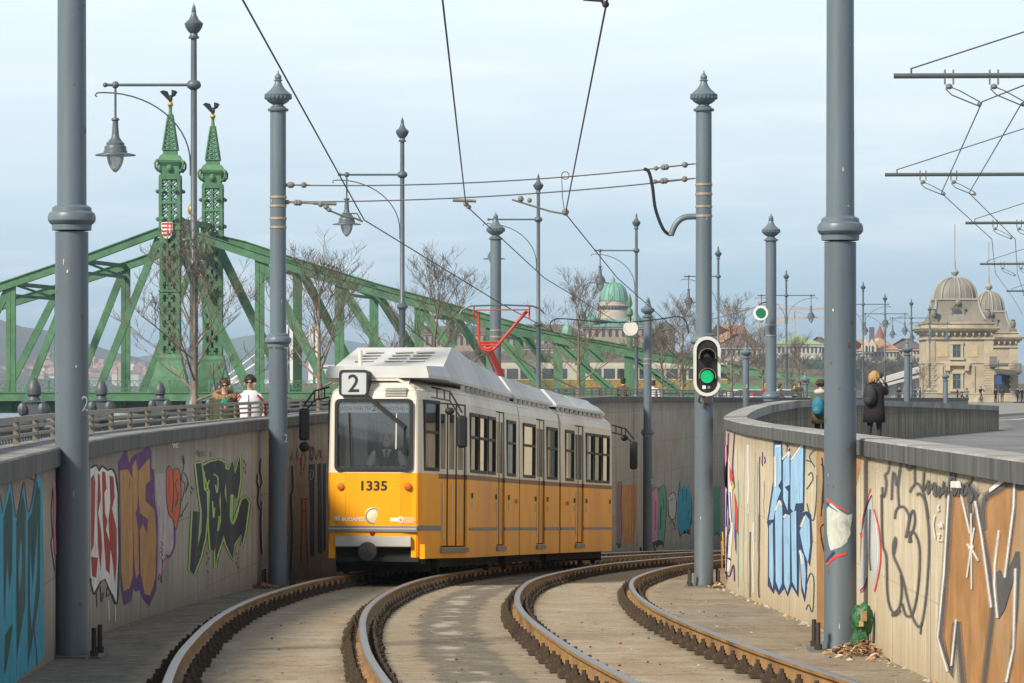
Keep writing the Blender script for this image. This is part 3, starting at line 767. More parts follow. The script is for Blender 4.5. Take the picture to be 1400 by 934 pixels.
g.line('yellow', [(42,520),(46,620)], 5); g.line('tan', [(38,560),(42,720)], 6); g.line('scarlet', [(60,150),(56,330)], 3)
g.line('black', [(70,460),(74,500),(68,530)], 4); g.line('black', [(58,628),(76,640),(70,630)], 4)
for a in ([(236,80),(246,75),(244,100),(256,84)],[(262,78),(258,105),(270,100),(272,80)]): g.line('white', a, 3)
g.done('many-coloured and white drips at the curved end of the right wall')
g = Paint(WR, (975,560,3.113))
for a in ([(395,215),(420,225),(434,245),(410,200),(436,170)],[(405,280),(420,268),(424,300),(398,340)],[(400,400),(415,460),(430,465),(440,380),(442,280)],[(396,852),(408,830),(424,860),(430,740),(422,700),(410,705),(400,740)]): g.line('green', a, 5)
for a in ([(305,130),(318,160),(338,125),(342,150)],[(318,130),(314,180)]): g.line('purple', a, 3)
g.fill('navy', [(230,480),(256,300),(258,132),(294,134),(297,205),(328,162),(331,205),(388,124),(394,160),(388,430),(374,440),(400,432),(418,445),(424,560),(413,668),(402,640),(400,760),(391,822),(376,770),(370,600),(364,800),(335,752),(318,796),(304,762),(280,790),(265,762),(259,785),(233,750),(235,505)])
for q in ([(238,470),(258,335),(263,150),(290,150),(291,300),(278,325),(290,345),(272,390),(258,468)],[(299,222),(326,182),(327,320),(306,330),(321,350),(318,430),(299,380)],[(331,222),(385,142),(383,398),(352,400),(346,440),(331,420)],
   [(240,495),(255,480),(258,700),(256,765),(239,708)],[(265,440),(285,385),(296,420),(294,740),(282,770),(268,730)],[(300,470),(315,445),(329,450),(328,740),(318,778),(304,742)],[(333,440),(355,430),(358,772),(338,732)],[(370,520),(395,445),(412,470),(415,580),(405,652),(386,600)],[(370,592),(388,620),(397,700),(391,790),(380,742)]): g.fill('sky', q)
for a in ([(296,212),(325,180),(322,200)],[(333,215),(383,145)],[(268,158),(288,156)],[(268,430),(284,390),(292,410)],[(302,460),(314,446)],[(376,500),(394,455)],[(268,330),(266,200)],[(372,600),(386,660)]): g.line('white', a, 6)
g.done('pale blue bubble letters with a navy outline')
g = Paint(WR, (1110,600,3.11))
g.fill('tan', [(20,60),(32,5),(60,40),(62,830),(22,800)]); g.fill('tan', [(62,20),(120,30),(208,40),(208,120),(120,500),(62,800)])
for a in ([(44,80),(50,180),(40,330)],[(38,110),(52,130),(44,280),(56,240)],[(60,360),(38,385),(56,490),(40,420)],[(56,190),(44,300)]): g.line('black', a, 6)
g.fill('tan', [(208,400),(222,380),(224,520),(208,570)])
g.fill('silver', [(206,645),(207,560),(216,420),(226,300),(246,222),(256,240),(262,320),(276,310),(293,420),(289,560),(268,645),(252,560),(240,480),(236,600),(216,655)])
g.line('scarlet', [(207,400),(214,420),(218,340),(234,280),(250,212)], 6); g.line('navy', [(214,400),(224,330),(242,270),(256,240)], 6)
g.line('scarlet', [(266,300),(286,380),(294,480),(288,560),(268,650)], 6); g.line('scarlet', [(206,652),(224,640),(234,610)], 6); g.line('navy', [(207,645),(226,625),(236,590)], 5); g.line('soot', [(250,300),(246,480),(252,560)], 5)
for a in ([(220,400),(232,330)],[(226,560),(232,470)],[(276,360),(284,470),(278,560)]): g.line('white', a, 5)
g.done('silver and orange piece edged in red behind the right pole')
g = Paint(WR, (1110,600,3.11))
for a in ([(300,205),(302,235),(310,245),(318,190),(313,155),(326,140),(334,85)],[(340,260),(346,150),(356,160),(362,200),(376,130),(382,95)],[(376,130),(368,210),(372,290)],[(398,85),(408,125),(420,130),(436,110),(440,190)],
   [(418,228),(430,205),(452,190),(476,230),(492,320),(500,450),(490,640),(468,790),(440,780),(412,700),(392,610),(372,550),(350,500),(348,450),(357,420),(358,450),(350,490)],[(354,340),(362,300),(388,288),(408,310),(416,345),(404,410),(404,420)],[(402,420),(420,330),(434,305),(440,350),(428,400),(418,395),(424,440)],[(416,442),(420,410),(440,402),(460,470),(455,620),(432,740),(402,750),(386,700)],
   [(298,235),(302,440),(318,500),(322,640),(332,710),(352,738),(376,710),(384,640),(380,580)],[(448,240),(462,232),(486,270),(496,340)]): g.line('soot', a, 7)
g.line('soot', [(340,748),(362,745),(378,725)], 10); g.line('soot', [(470,780),(466,800),(464,830)], 5)
for k,a in enumerate(([(480,140),(476,220),(500,175)],[(500,178),(496,235),(512,190)],[(510,215),(526,185),(522,240)],[(532,190),(528,245),(546,205)],[(548,200),(544,250),(560,210)],[(566,180),(556,235),(576,200),(572,250)],[(590,170),(582,240)],[(600,130),(590,180),(612,150),(604,240)],[(618,190),(612,240),(634,190),(628,245)],[(650,190),(644,240),(664,225)],[(690,165),(668,200),(690,240),(676,270)])): g.line('soot', a, 6)
g.done('looping black scrawl on the bare concrete')
g = Paint(WR, (1250,600,2.796))
g.fill('tan', [(124,235),(140,190),(186,190),(215,340),(240,220),(262,300),(275,205),(388,148),(440,190),(440,980),(270,960),(250,934),(185,960),(162,700),(142,905),(92,765),(108,600)])
for a,w in (([(140,200),(120,520),(100,762),(142,905),(160,720),(166,700),(186,940)],15),([(146,196),(186,190)],26),([(200,175),(212,250),(224,360)],14),([(198,168),(246,220)],16),([(232,215),(262,360),(304,610),(300,680),(268,934)],12),([(268,350),(262,270),(272,225)],14),([(268,225),(330,190),(386,152)],16),([(386,150),(380,300),(352,525)],10),([(392,190),(440,175)],12),([(398,430),(400,490),(394,640),(372,860),(356,934)],9)): g.line('soot', a, w, smooth=False)
g.fill('soot', [(316,510),(332,500),(347,535),(362,500),(392,430),(398,490),(350,650),(326,690)])
for a,w in (([(134,210),(116,520),(92,760),(130,890)],5),([(182,212),(216,362)],5),([(236,238),(262,380),(298,645)],6),([(328,350),(312,480),(310,560),(322,685)],6),([(388,150),(384,260),(350,530)],6),([(392,495),(388,640),(384,800),(356,930)],6),([(164,690),(146,868)],5)): g.line('white', a, w, smooth=False)
g.line('white', [(222,285),(223,430),(224,575)], 4, smooth=False); g.line('white', [(234,340),(220,430),(206,530)], 4, smooth=False); g.line('white', [(206,402),(224,420),(250,466)], 5, smooth=False); g.line('white', [(212,415),(232,412)], 12, smooth=False)
g.fill('white', [(144,162),(182,162),(186,188),(144,186)]); g.fill('white', [(292,192),(355,142),(350,165),(294,206)])
for a in ([(84,290),(78,330),(86,380)],[(94,255),(102,275)],[(100,250),(94,278)],[(96,325),(104,340),(108,318),(114,340)],[(92,365),(104,362),(96,385),(112,388)]): g.line('white', a, 3)
g.done('large tan letters edged in black and white with a spray star')
# ================================================================== RAILS
rail_side = mat('rail_rust', (.27,.155,.06), .75, var=.3, scale=3, dirt=(.10,.06,.03))
rail_top = mat('rail_polished', (.22,.205,.19), .36, metal=.75, var=.1, scale=2)
iron = mat('fastener_iron', (.05,.036,.024), .8, var=.35, scale=30, dirt=(.09,.06,.03))
fm = MB()
fm.bbox(-.19,.19,-.075,.075,-.188,-.163)
for s in (-1,1):
    fm.bbox(s*.085,s*.175,-.055,.055,-.163,-.125); fm.box((s*.085,0,-.135),(.05,.1,.02))
    fm.lathe([(.042,-.125),(.042,-.108),(.017,-.106),(.017,-.045),(.026,-.045),(.026,-.085)][:4], 6, (s*.12,0,0))
    fm.lathe([(.03,-.108),(.03,-.078)], 6, (s*.12,0,0)); fm.lathe([(.018,-.163),(.018,-.12)], 6, (s*.175,0,0)); fm.lathe([(.026,-.15),(.026,-.135)], 6, (s*.175,0,0))
fproto = None
prof = [(-.065,-.163),(.065,-.163),(.065,-.152),(.012,-.135),(.009,-.05),(.034,-.036),(.036,-.010),(.026,0.0),(-.026,0.0),(-.036,-.010),(-.034,-.036),(-.009,-.05),(-.012,-.135),(-.065,-.152)]
RAILS = [(-.7175-.036,'outermost left rail, nearest the shaded graffiti wall'),(.7175+.036,'right rail of the track the yellow tram runs on'),
         (SEP-.7175-.036,'left rail of the empty track'),(SEP+.7175+.036,'rail nearest the sunlit wall, with bold clips along it')]
for off,lab in RAILS:
    mb = MB(); rings = []
    for D in frange(3, 150, .8):
        p = track_pt(D, off); a = track_pt(D+.2, off)-track_pt(D-.2, off); r = Vector((a.y,-a.x,0)).normalized()
        rings.append([p+r*u+Vector((0,0,v)) for u,v in prof])
    mb.loft(rings)
    n = len(prof)
    for i in range(len(mb.f)):
        if i < (len(rings)-1)*n and i % n in (7,6,8): mb.m[i] = 1
    ro = tag(mb.build('rail', [rail_side, rail_top], smooth=40), lab, 'rail')
    rest = MB(); k = 0; D = 17.2
    while D < 132:
        p = track_pt(D, off); a = track_pt(D+.2, off)-track_pt(D-.2, off); ang = math.atan2(-a.x, a.y); tilt = math.asin(max(-1,min(1,(a.z)/a.length)))
        if k < 100:
            if fproto is None: fproto = fm.build('fastener', iron); o = fproto
            else: o = fproto.copy(); COL.objects.link(o)
            o.parent = ro; o.location = p; o.rotation_euler = (tilt,0,ang+random.uniform(-.05,.05)); o.scale = (random.uniform(.92,1.06),random.uniform(.85,1.15),1)
        else:
            M = Matrix.Rotation(ang,3,'Z')
            rest.add([M @ v + p for v in fm.v], fm.f)
        k += 1; D += .78*random.uniform(.9,1.12)
    if rest.v: rest.build('fasteners', iron, ro)['kind'] = 'stuff'

# ================================================================== CATENARY POLES
pole_paint = mat('pole_paint', (.10,.135,.162), .42, var=.2, scale=2.4, stretch=(1.8,1.8,.2), spec=.5, dirt=(.07,.09,.105))
pole_low = mat('pole_paint_lower', (.095,.125,.15), .45, var=.2, scale=2.0, stretch=(1.5,1.5,.2), spec=.45, dirt=(.075,.09,.1))
band_m = mat('tan_band', (.34,.27,.2), .5, metal=.3, var=.2, scale=6)
dark_iron = mat('dark_iron', (.035,.03,.028), .7, var=.3, scale=12)
def pole_tree(kind='full'):
    t = thing('tram_pole', '', 'pole')
    b = MB(); b.bbox(-.29,.29,-.29,.29,-.03,.028); b.build('base_plate', mat('base_plate',(.13,.125,.12),.8,var=.25,scale=5), t)
    for sx,sy in ((-1,-1),(1,-1),(-1,1),(1,1)):
        b = MB(); b.lathe([(.022,.0),(.022,.26)], 8, (sx*.225,sy*.225,.02)); b.lathe([(.036,.0),(.036,.05)], 6, (sx*.225,sy*.225,.03)); b.build('anchor_bolt', dark_iron, t)
    b = MB(); b.lathe([(.165,.0),(.165,.06),(.152,.1),(.15,1.9),(.148,3.8)], 28); b.build('lower_shaft', pole_low, t, smooth=30)
    b = MB(); b.lathe([(.149,3.81),(.176,3.815),(.178,3.865),(.195,3.875),(.213,3.9),(.215,3.935),(.205,3.965),(.178,3.985),(.176,4.015),(.155,4.03),(.134,4.04)], 28); b.build('collar', pole_paint, t, smooth=30)
    b = MB(); b.lathe([(.132,4.02),(.128,5.6),(.126,7.6)], 28); b.build('upper_shaft', pole_paint, t, smooth=30)
    b = MB(); b.lathe([(.127,7.565),(.16,7.57),(.166,7.585),(.166,7.605),(.14,7.615),(.12,7.625),(.122,7.64),(.092,7.65),(.088,7.675),(.12,7.69),(.165,7.72),(.2,7.765),(.214,7.81),(.218,7.822),(.218,7.835),(.2,7.845),(.165,7.875),(.12,7.915),(.085,7.96),(.06,8.01),(.05,8.045),(.068,8.052),(.068,8.066),(.046,8.075),(.056,8.1),(.054,8.125),(.03,8.155),(.013,8.18),(.012,8.2),(.001,8.225)], 24)
    for j in range(20):
        w = 2*math.pi*j/20; b.ball((.203*math.cos(w),.203*math.sin(w),7.785), .02, 6, sc=(1,1,1.5))
    b.build('finial', pole_paint, t, smooth=40)
    return t
POLE = pole_tree()
poles = [
 (-3.93,32.0,'near grey tram pole in front of the teal graffiti, top out of the picture'),
 (3.05,33.3,'near grey tram pole with white and red spray paint on its shaft'),
 (-3.72,57.0,'grey tram pole against the left wall beside the dark letters, urn on top'),
 (3.05,57.0,'grey tram pole with the green signal fixed to it'),
 (-.38,83.6,'grey tram pole rising behind the yellow tram roof and pantograph'),
 (4.3,113.6,'grey tram pole standing against the far wall behind the tram'),
 (6.07,84.0,'grey tram pole standing right of the round green signal board'),
 (9.4,144,'short looking grey pole between the green signal and the round board'),
 (16.1,146,'grey pole with a bulbous urn top right of the photographer'),
 (24.2,200,'thin grey pole in front of the domed building'),
 (14.9,182,'tip of a grey pole behind the child with the blue rucksack'),
]
POLES = []
for i,(x,d,lab) in enumerate(poles):
    z = rail_z(d)+BED_DZ
    if d > 120: z = {144:CZ+2.0-8.2,146:CZ+2.15-8.2,200:CZ+1.3-8.2,182:CZ+1.05-8.2}[d]
    o = POLE if i == 0 else copy_tree(POLE)
    o.location = (x,d,z); o['label'] = lab; o['group'] = 'decorated grey tram poles'; o.rotation_euler = (0,0,0)
    POLES.append(o)
def bands(o, zs):
    for z in zs:
        b = MB(); b.lathe([(.133,z-.02),(.138,z-.015),(.138,z+.015),(.133,z+.02)], 24); q = b.build('strap', band_m, None, smooth=30); q.parent = o
for i in (2,3): bands(POLES[i], [5.72,5.86,6.06,6.2] if i == 2 else [5.9,6.05,6.25,6.4])
bands(POLES[4], [5.3,5.45]); bands(POLES[5], [3.2+2.9,6.25]); bands(POLES[6], [5.35,5.6])
# stencilled numbers on the shafts
pw = mat('stencil_white', (.75,.75,.73), .7, var=.1)
def pole_number(o, txt, h, ang, size=.2):
    def fn(u,v):
        a = ang+u/.155; return Vector((math.sin(a)*.1535, -math.cos(a)*.1535, h+v))
    q = text_mb(txt, size, fn).build('number', pw, None, fix=False); q.parent = o
pole_number(POLES[0], '2', 2.2, 1.0); pole_number(POLES[2], '2', 2.3, 1.05); pole_number(POLES[5], '2', 2.3, 1.0)
pole_number(POLES[7], '2', 6.4, .1, .18)
# spray paint on the near right pole
class PolePaint(Paint):
    def __init__(s, o, zoom, rad):
        s.w = None; s.z = zoom; s.mb = MB(); s.names = []; s.layer = 0; s.soft = False; s.o = o; s.rad = rad
        px0 = 700+F*o.location.x/o.location.y; s.half = rad*F/o.location.y
        s.pxs = [px0-s.half+s.half*2*k/24 for k in range(25)]
    def proj(s, u, v, eps):
        c = s.o.location; k = (u-700)/F; r = s.rad+eps
        # ray (k*D, D) meets the cylinder, near side
        A = k*k+1; B = -2*(k*c.x+c.y); Cc = c.x**2+c.y**2-r*r; disc = max(0.0, B*B-4*A*Cc)
        D = (-B-math.sqrt(disc))/(2*A)
        return Vector((k*D, D, CZ-(v-537)*D/F))
g = PolePaint(POLES[1], (1110,600,3.11), .151)
g.fill('ghost', [(63,300),(80,270),(100,290),(125,310),(150,325),(172,318),(170,350),(160,400),(150,440),(125,460),(95,470),(80,475),(72,450),(64,400)])
for a in ([(75,310),(100,300),(90,340),(120,320)],[(130,340),(110,360),(130,390),(150,350),(160,330)],[(90,380),(110,410),(120,440),(140,420),(130,400)],[(72,420),(90,440),(88,470)],[(150,370),(160,400),(145,430)]): g.line('silver', a, 10)
for a in ([(80,350),(95,370),(110,350)],[(110,430),(125,450),(140,440)],[(140,330),(150,350),(145,380)]): g.line('ghost', a, 6)
g.line('scarlet', [(63,255),(80,270),(110,290),(145,305),(160,312)], 9, taper=True); g.line('navy', [(63,275),(80,290),(110,310)], 8, taper=True)
g.line('scarlet', [(146,488),(110,498),(80,515),(63,535)], 10); g.line('navy', [(95,480),(75,505),(62,525)], 12)
g.done('white cloud of spray paint with red edges', POLES[1])

# ================================================================== STREET LAMPS
lamp_paint = mat('lamp_paint', (.075,.095,.11), .45, var=.15, scale=3, spec=.5)
lamp_shade_m = mat('lamp_shade_under', (.35,.34,.31), .5, var=.15, scale=4)
globe_m = glass_mat('lamp_globe', (.85,.87,.86), .06, .08, .5, (.7,.7,.67))
def lamp_tree(double=False):
    t = thing('street_lamp', '', 'street lamp')
    b = MB(); b.lathe([(.24,0),(.24,.1),(.2,.16),(.17,.3),(.17,1.1),(.2,1.14),(.19,1.22),(.13,1.3),(.105,1.4),(.1,4.2),(.125,4.24),(.19,4.3),(.19,4.36),(.13,4.42),(.08,4.5),(.074,8.66)], 14); b.build('post', lamp_paint, t, smooth=35)
    b = MB(); b.lathe([(.074,8.63),(.15,8.68),(.172,8.72),(.172,8.77),(.14,8.83),(.074,8.87),(.07,9.84),(.125,9.85),(.13,9.89),(.1,9.91),(.085,9.97),(.14,10.02),(.2,10.12),(.22,10.19),(.22,10.21),(.19,10.24),(.12,10.3),(.07,10.4),(.05,10.48),(.065,10.5),(.045,10.52),(.052,10.56),(.03,10.62),(.012,10.66),(.002,10.71)], 14); b.build('finial', lamp_paint, t, smooth=40)
    for s in ((-1,1) if double else (-1,)):
        b = MB(); b.tube([(s*.1,0,8.75),(s*2.1,0,8.75)], .035, 8); b.ball((s*2.1,0,8.75), .06, 8); b.ball((s*1.86,0,8.75), .09, 8); b.build('arm', lamp_paint, t, smooth=40)
        b = MB(); pts = [(s*.085,0,6.6)]+[(s*(.085+2.05*(1-math.cos(w))), 0, 6.9+1.67*math.sin(w)) for w in [k*math.pi/2/14 for k in range(15)]]+[(s*2.3,0,8.56),(s*2.34,0,8.5),(s*2.29,0,8.47)]
        b.tube(pts, .02, 6); b.build('brace', lamp_paint, t, smooth=60)
        x = s*1.86
        b = MB(); b.lathe([(.028,8.72),(.028,7.98),(.085,7.96),(.1,7.92),(.065,7.89),(.068,7.82),(.085,7.58),(.1,7.5),(.16,7.42),(.2,7.375),(.215,7.37),(.215,7.315),(.25,7.3),(.262,7.27),(.262,7.2),(.28,7.185),(.285,7.14),(.48,7.095),(.485,7.075),(.2,7.11)], 18, (x,0,0)); b.build('lamp_shade', lamp_paint, t, smooth=35)
        b = MB(); b.lathe([(.46,7.085),(.2,7.11)], 18, (x,0,0)); b.lathe([(.205,7.1),(.2,7.0),(.17,6.88),(.115,6.77),(.05,6.695),(.001,6.67)], 16, (x,0,0)); b.build('globe', globe_m, t, smooth=60)
    return t
LAMP = lamp_tree(); LAMP2 = lamp_tree(True)
zl = -.15
lamps = [(265,85,0,'tallest looking street lamp beside the near bridge tower'),(550,120,0,'street lamp second nearest, above the tram front'),(736,151,0,'street lamp rising just right of the pantograph'),
         (870,184,0,'street lamp whose shade hangs over the green dome'),(982,225,0,'street lamp partly behind the green signal pole')]
for i,(px,D,dbl,lab) in enumerate(lamps):
    p = W(px,537,D); o = LAMP if i == 0 else copy_tree(LAMP)
    o.location = (p.x,D,zl); o['label'] = lab; o['group'] = 'single-arm street lamps along the promenade'
dl = [(1075,269,'double-armed street lamp left of the near right pole, cranes behind'),(1180,300,'double-armed street lamp mostly hidden by the near right pole'),(1210,336,'double-armed street lamp beside the photographer in black'),(1246,355,'double-armed street lamp right behind the urn-topped pole'),(1271,380,'double-armed street lamp at the left corner of the domed building')]
for i,(px,D,lab) in enumerate(dl):
    p = W(px,537,D); o = LAMP2 if i == 0 else copy_tree(LAMP2)
    o.location = (p.x,D,zl+(0 if i == 0 else .1)); o['label'] = lab; o['group'] = 'double-arm street lamps'

# ================================================================== BALUSTRADE along the river
cast = mat('cast_iron_blue', (.055,.068,.08), .5, var=.2, scale=5, spec=.5)
def balustrade():
    t = thing('balustrade', 'dark cast-iron river balustrade with urn-topped posts', 'balustrade', (spline(BAL,40),40,-.15))
    base = Vector(t.location)
    post = MB(); post.bbox(-.2,.2,-.2,.2,0,.12); post.lathe([(.2,.12),(.15,.2),(.11,.35),(.1,.75),(.16,.82),(.2,.88),(.24,.95)], 10)
    post.box((0,0,1.08),(.38,.38,.34)); 
    for j in range(4):
        w = j*math.pi/2+math.pi/4; post.ball((.24*math.cos(w),.24*math.sin(w),1.16), .095, 8, sc=(1,1,1.3))
    post.lathe([(.2,1.25),(.22,1.29),(.12,1.32),(.09,1.38),(.125,1.42),(.13,1.49),(.115,1.57),(.07,1.66),(.025,1.71),(.001,1.72)], 12)
    Ds = [40,50.5,62,72,84,98,110,122,134,146,158,170,184,200,218,238,258]
    proto = None
    for D in Ds:
        p = Vector((spline(BAL,D),D,-.15))
        if proto is None: proto = post.build('urn_post', cast, None, smooth=35); q = proto
        else: q = proto.copy(); COL.objects.link(q)
        q.parent = t; q.location = p-base
    rl = MB(); pts = [Vector((spline(BAL,D),D,0)) for D in frange(16, 262, 4)]
    for z,r in ((.92,.06),(.82,.03),(.14,.04)): rl.tube([p+Vector((0,0,z-.15)) for p in pts], r, 6)
    rl.build('hand_rail', cast, t)
    bl = MB(); D = 20.0; kb = 0; bp_ = None; one = MB(); one.lathe([(.05,.0),(.035,.08),(.075,.22),(.07,.3),(.03,.4),(.045,.46),(.03,.52),(.06,.6),(.04,.66)], 6)
    while D < 262:
        x = spline(BAL,D); far = D > 120
        if kb < 100 and D > 26:
            kb += 1
            if bp_ is None: bp_ = one.build('baluster', cast, None); q = bp_
            else: q = bp_.copy(); COL.objects.link(q)
            q.parent = t; q.location = Vector((x,D,0))-base
        elif far: bl.lathe([(.04,-.02),(.04,.67)], 4, (x,D,0))
        else: bl.lathe([(.05,.0),(.035,.08),(.075,.22),(.07,.3),(.03,.4),(.045,.46),(.03,.52),(.06,.6),(.04,.66)], 6, (x,D,0))
        D += .34 if D < 120 else .8
    bl.build('balusters', cast, t)['kind'] = 'stuff'
balustrade()

# ================================================================== BARE TREES
bark = mat('tree_bark', (.16,.125,.095), .9, var=.3, scale=6, bump=.3, dirt=(.26,.22,.17))
twig = mat('tree_twigs', (.12,.098,.08), .9, var=.25, scale=5)
def tree_proto(seed, h=6.0):
    rnd = random.Random(seed)
    t = thing('bare_tree', '', 'tree')
    tr = MB(); cr = MB()
    lean = Vector((rnd.uniform(-.03,.03), rnd.uniform(-.03,.03), 1)).normalized()
    fork = h*rnd.uniform(.27,.33)
    tr.tube([(0,0,-.1),lean*fork*.5,lean*fork], [.105,.085,.078], 8)
    tr.tube([lean*fork*.98, lean*h*.55+Vector((rnd.uniform(-.1,.1),0,0)), lean*h*.8+Vector((rnd.uniform(-.15,.15),0,0))], [.07,.045,.02], 6)
    def grow(p, d, L_, r, lvl):
        k = 4; pts = [p]; q = p.copy(); dd = d.copy()
        for i in range(k):
            dd = (dd + Vector((rnd.uniform(-.16,.16), rnd.uniform(-.16,.16), rnd.uniform(-.02,.15)))).normalized()
            q = q + dd*L_/k; pts.append(q.copy())
        rs = [max(.0045, r*(1-.75*i/k)) for i in range(k+1)]
        (tr if lvl == 0 else cr).tube(pts, rs, 5 if lvl < 1 else (4 if lvl < 2 else 3), cap=False)
        if lvl >= 3: return
        n = (5,4,3)[lvl] if lvl < 3 else 0
        for j in range(n+rnd.randint(0,2)):
            f = rnd.uniform(.25,1.0); i = min(k-1,int(f*k)); b = pts[i].lerp(pts[i+1], f*k-i)
            w = rnd.uniform(0,2*math.pi); perp = Vector((math.cos(w),math.sin(w),rnd.uniform(.0,.5)))
            nd = (dd*.9+perp*.75).normalized()
            grow(b, nd, L_*rnd.uniform(.42,.62), max(.005,rs[i]*.55), lvl+1)
    nb = 11
    for i in range(nb):
        f = i/(nb-1); z = fork*.92+(h*.8-fork)*f; p = lean*z
        w = i*2.4+rnd.uniform(-.4,.4)
        el = .45+.9*f
        d = Vector((math.cos(w)*math.cos(el), math.sin(w)*math.cos(el), math.sin(el)))
        grow(p, d, h*(.40-.16*f)*rnd.uniform(.85,1.1), .04*(1-.5*f), 0)
    grow(lean*h*.78, Vector((0,0,1)), h*.26, .02, 1)
    tr.build('trunk', bark, t, smooth=60); cr.build('crown', twig, t)
    return t
TP = [tree_proto(3), tree_proto(11), tree_proto(23)]
trees = [(268,81,5.5,'bare young tree in front of the near bridge tower'),(437,104,6.3,'bare young tree seen over the tram front, left of the route sign'),(594,128,6.9,'bare young tree behind the tram roof with twigs against the sky'),(790,160,7.2,'bare young tree left of the green dome'),
         (905,175,5.8,'thin bare tree beside the tram pole right of the green dome'),(932,196,7.1,'bare young tree just left of the green signal'),(1000,235,8.2,'bare tree right of the signal in front of the orange roof'),(1043,262,7.2,'bare tree below the round green signal board'),(1091,290,6.6,'bare tree in front of the green-roofed building'),(1262,330,4.2,'small bare tree by the left corner of the domed building')]
for i,(px,D,h,lab) in enumerate(trees):
    p = W(px,537,D); o = TP[i] if i < 3 else copy_tree(TP[i%3])
    o.location = (p.x,D,-.15); zt_ = max(v.co.z for c_ in TP[i%3].children for v in c_.data.vertices); o.scale = (h/zt_*1.22,h/zt_*1.22,h/zt_); o.rotation_euler = (0,0,i*1.3 if i > 2 else 0); o['label'] = lab; o['group'] = 'bare trees along the promenade'

# ================================================================== TRAM
ty = mat('tram_yellow', (.80,.335,.006), .42, var=.07, scale=2.2, spec=.3, dirt=(.56,.215,.012), stretch=(1,1,.22), bump=.04, bscale=1.2)
tc_ = mat('tram_cream', (.62,.585,.50), .42, var=.07, scale=2.6, spec=.35, dirt=(.42,.375,.30), stretch=(1,1,.22))
tw = mat('tram_roof_white', (.50,.515,.52), .55, var=.07, scale=2.2, dirt=(.36,.365,.355), stretch=(1,1,.4))
tbrown = mat('tram_stripe', (.16,.055,.03), .5, var=.1)
tgrey = mat('tram_grey_trim', (.17,.18,.2), .5, var=.1)
rubber = mat('black_rubber', (.012,.012,.013), .6, var=.2)
cabm = mat('cab_lining', (.74,.76,.76), .8, var=.06)
under = mat('underframe', (.018,.016,.014), .85, var=.3, scale=5)
silver = mat('tram_silver', (.5,.5,.48), .4, metal=.4, var=.1)
inside = mat('tram_inside', (.66,.67,.66), .8, var=.1)
wind = glass_mat('windscreen', (.98,.99,1.0), .09, .06, .07, (.36,.43,.48))  # pale blue-grey film in the glass paints the brightness of reflected sky
pane_m = glass_mat('tram_pane', (.62,.62,.58), .09, .03, .18, (.05,.05,.05))
amber_m = mat('amber_lens', (.55,.13,.01), .25, var=.1, spec=.6)
tram = thing('tram', 'yellow and cream articulated tram number 1335 on route 2 with red pantograph', 'tram', (-2.22,57.3,rail_z(57.3)))
NODES = []; X, Dn = -2.22, 57.3
SL = [(.15,8.0),(.178,4.6),(.20,7.8)]
for h,l in SL:
    NODES.append((X,Dn,h)); n = math.hypot(1,h); X += h/n*l; Dn += l/n
ZS = -.037
def TF(k):
    x,d,h = NODES[k]; z = CZ-2.92+ZS*(d-57.3)
    back = Vector((h,1,ZS)).normalized(); right = Vector((1,-h,0)).normalized(); up = right.cross(back)
    return lambda s,t,hh: Vector((x,d,z))+back*s+right*t+up*hh
# ---- body shells: path segments in plan, rows of heights; cells that are windows or doors stay open
HB = [.27,.45,1.56,1.64,1.70,2.66,2.80,2.95,3.05]
INS = [.0,0,0,0,0,.015,.02,.05,.18]
def shell(k, path, holes):
    "path: [(s,t)...]; holes: {segment: [(row0,row1)...]}"
    T = TF(k); mb = MB()
    for i in range(len(path)-1):
        (s0,t0),(s1,t1) = path[i],path[i+1]
        for r in range(len(HB)-1):
            if any(a <= r < b for a,b in holes.get(i,())): continue
            def P(s,t,q):
                ins = INS[q]; f = max(0,(abs(t)-ins))/abs(t) if abs(t) > .01 else 1
                ss = s+(ins if s < .5 and k == 0 else 0)-(ins if (k == 2 and s > 7.3) else 0)
                return T(ss, t*f, HB[q])
            m = 0 if HB[r] < 1.55 else (2 if HB[r] < 1.63 else 1)
            if k == 0 and s0 < .94 and s1 < .96 and m == 2: m = 0
            mb.quad(P(s0,t0,r), P(s1,t1,r), P(s1,t1,r+1), P(s0,t0,r+1), m)
    return mb
def mirror(path): return [(s,-t) for s,t in path]
WR_ = (4,5)   # window rows (sill 1.70 .. head 2.66)
BODY = [ty, tc_, tbrown]
sideA = [(.0,.70),(.10,.74),(.22,.765),(.88,.885),(.98,.90),(2.16,1.14),(2.34,1.15),(2.44,1.15),(3.26,1.15),(3.40,1.15),(4.22,1.15),(4.36,1.15),(5.16,1.15),(5.34,1.15),(6.30,1.15),(6.52,1.15),(7.54,1.15),(8.0,1.15)]
holA = {2:[(4,6)],4:[(1,6)],7:[WR_],9:[WR_],11:[WR_],13:[(1,6)],15:[WR_]}
sideB = [(.12,1.15),(.46,1.15),(1.72,1.15),(1.92,1.15),(2.86,1.15),(3.06,1.15),(4.26,1.15),(4.5,1.15)]
holB = {1:[WR_],3:[(1,6)],5:[WR_]}
sideC = [(.12,1.15),(.6,1.15),(1.5,1.15),(1.7,1.15),(2.66,1.15),(2.9,1.15),(3.72,1.15),(3.86,1.15),(4.68,1.15),(4.82,1.15),(5.64,1.15),(6.0,1.15),(7.2,.92),(7.8,.70)]
holC = {1:[WR_],3:[(1,6)],5:[WR_],7:[WR_],9:[WR_]}
leftA = mirror(sideA); holLA = {2:[(4,6)],7:[WR_],9:[WR_],11:[WR_],15:[WR_],13:[WR_]}
leftB = mirror(sideB); holLB = {1:[WR_],3:[WR_],5:[WR_]}
leftC = mirror(sideC); holLC = {1:[WR_],3:[WR_],5:[WR_],7:[WR_],9:[WR_]}
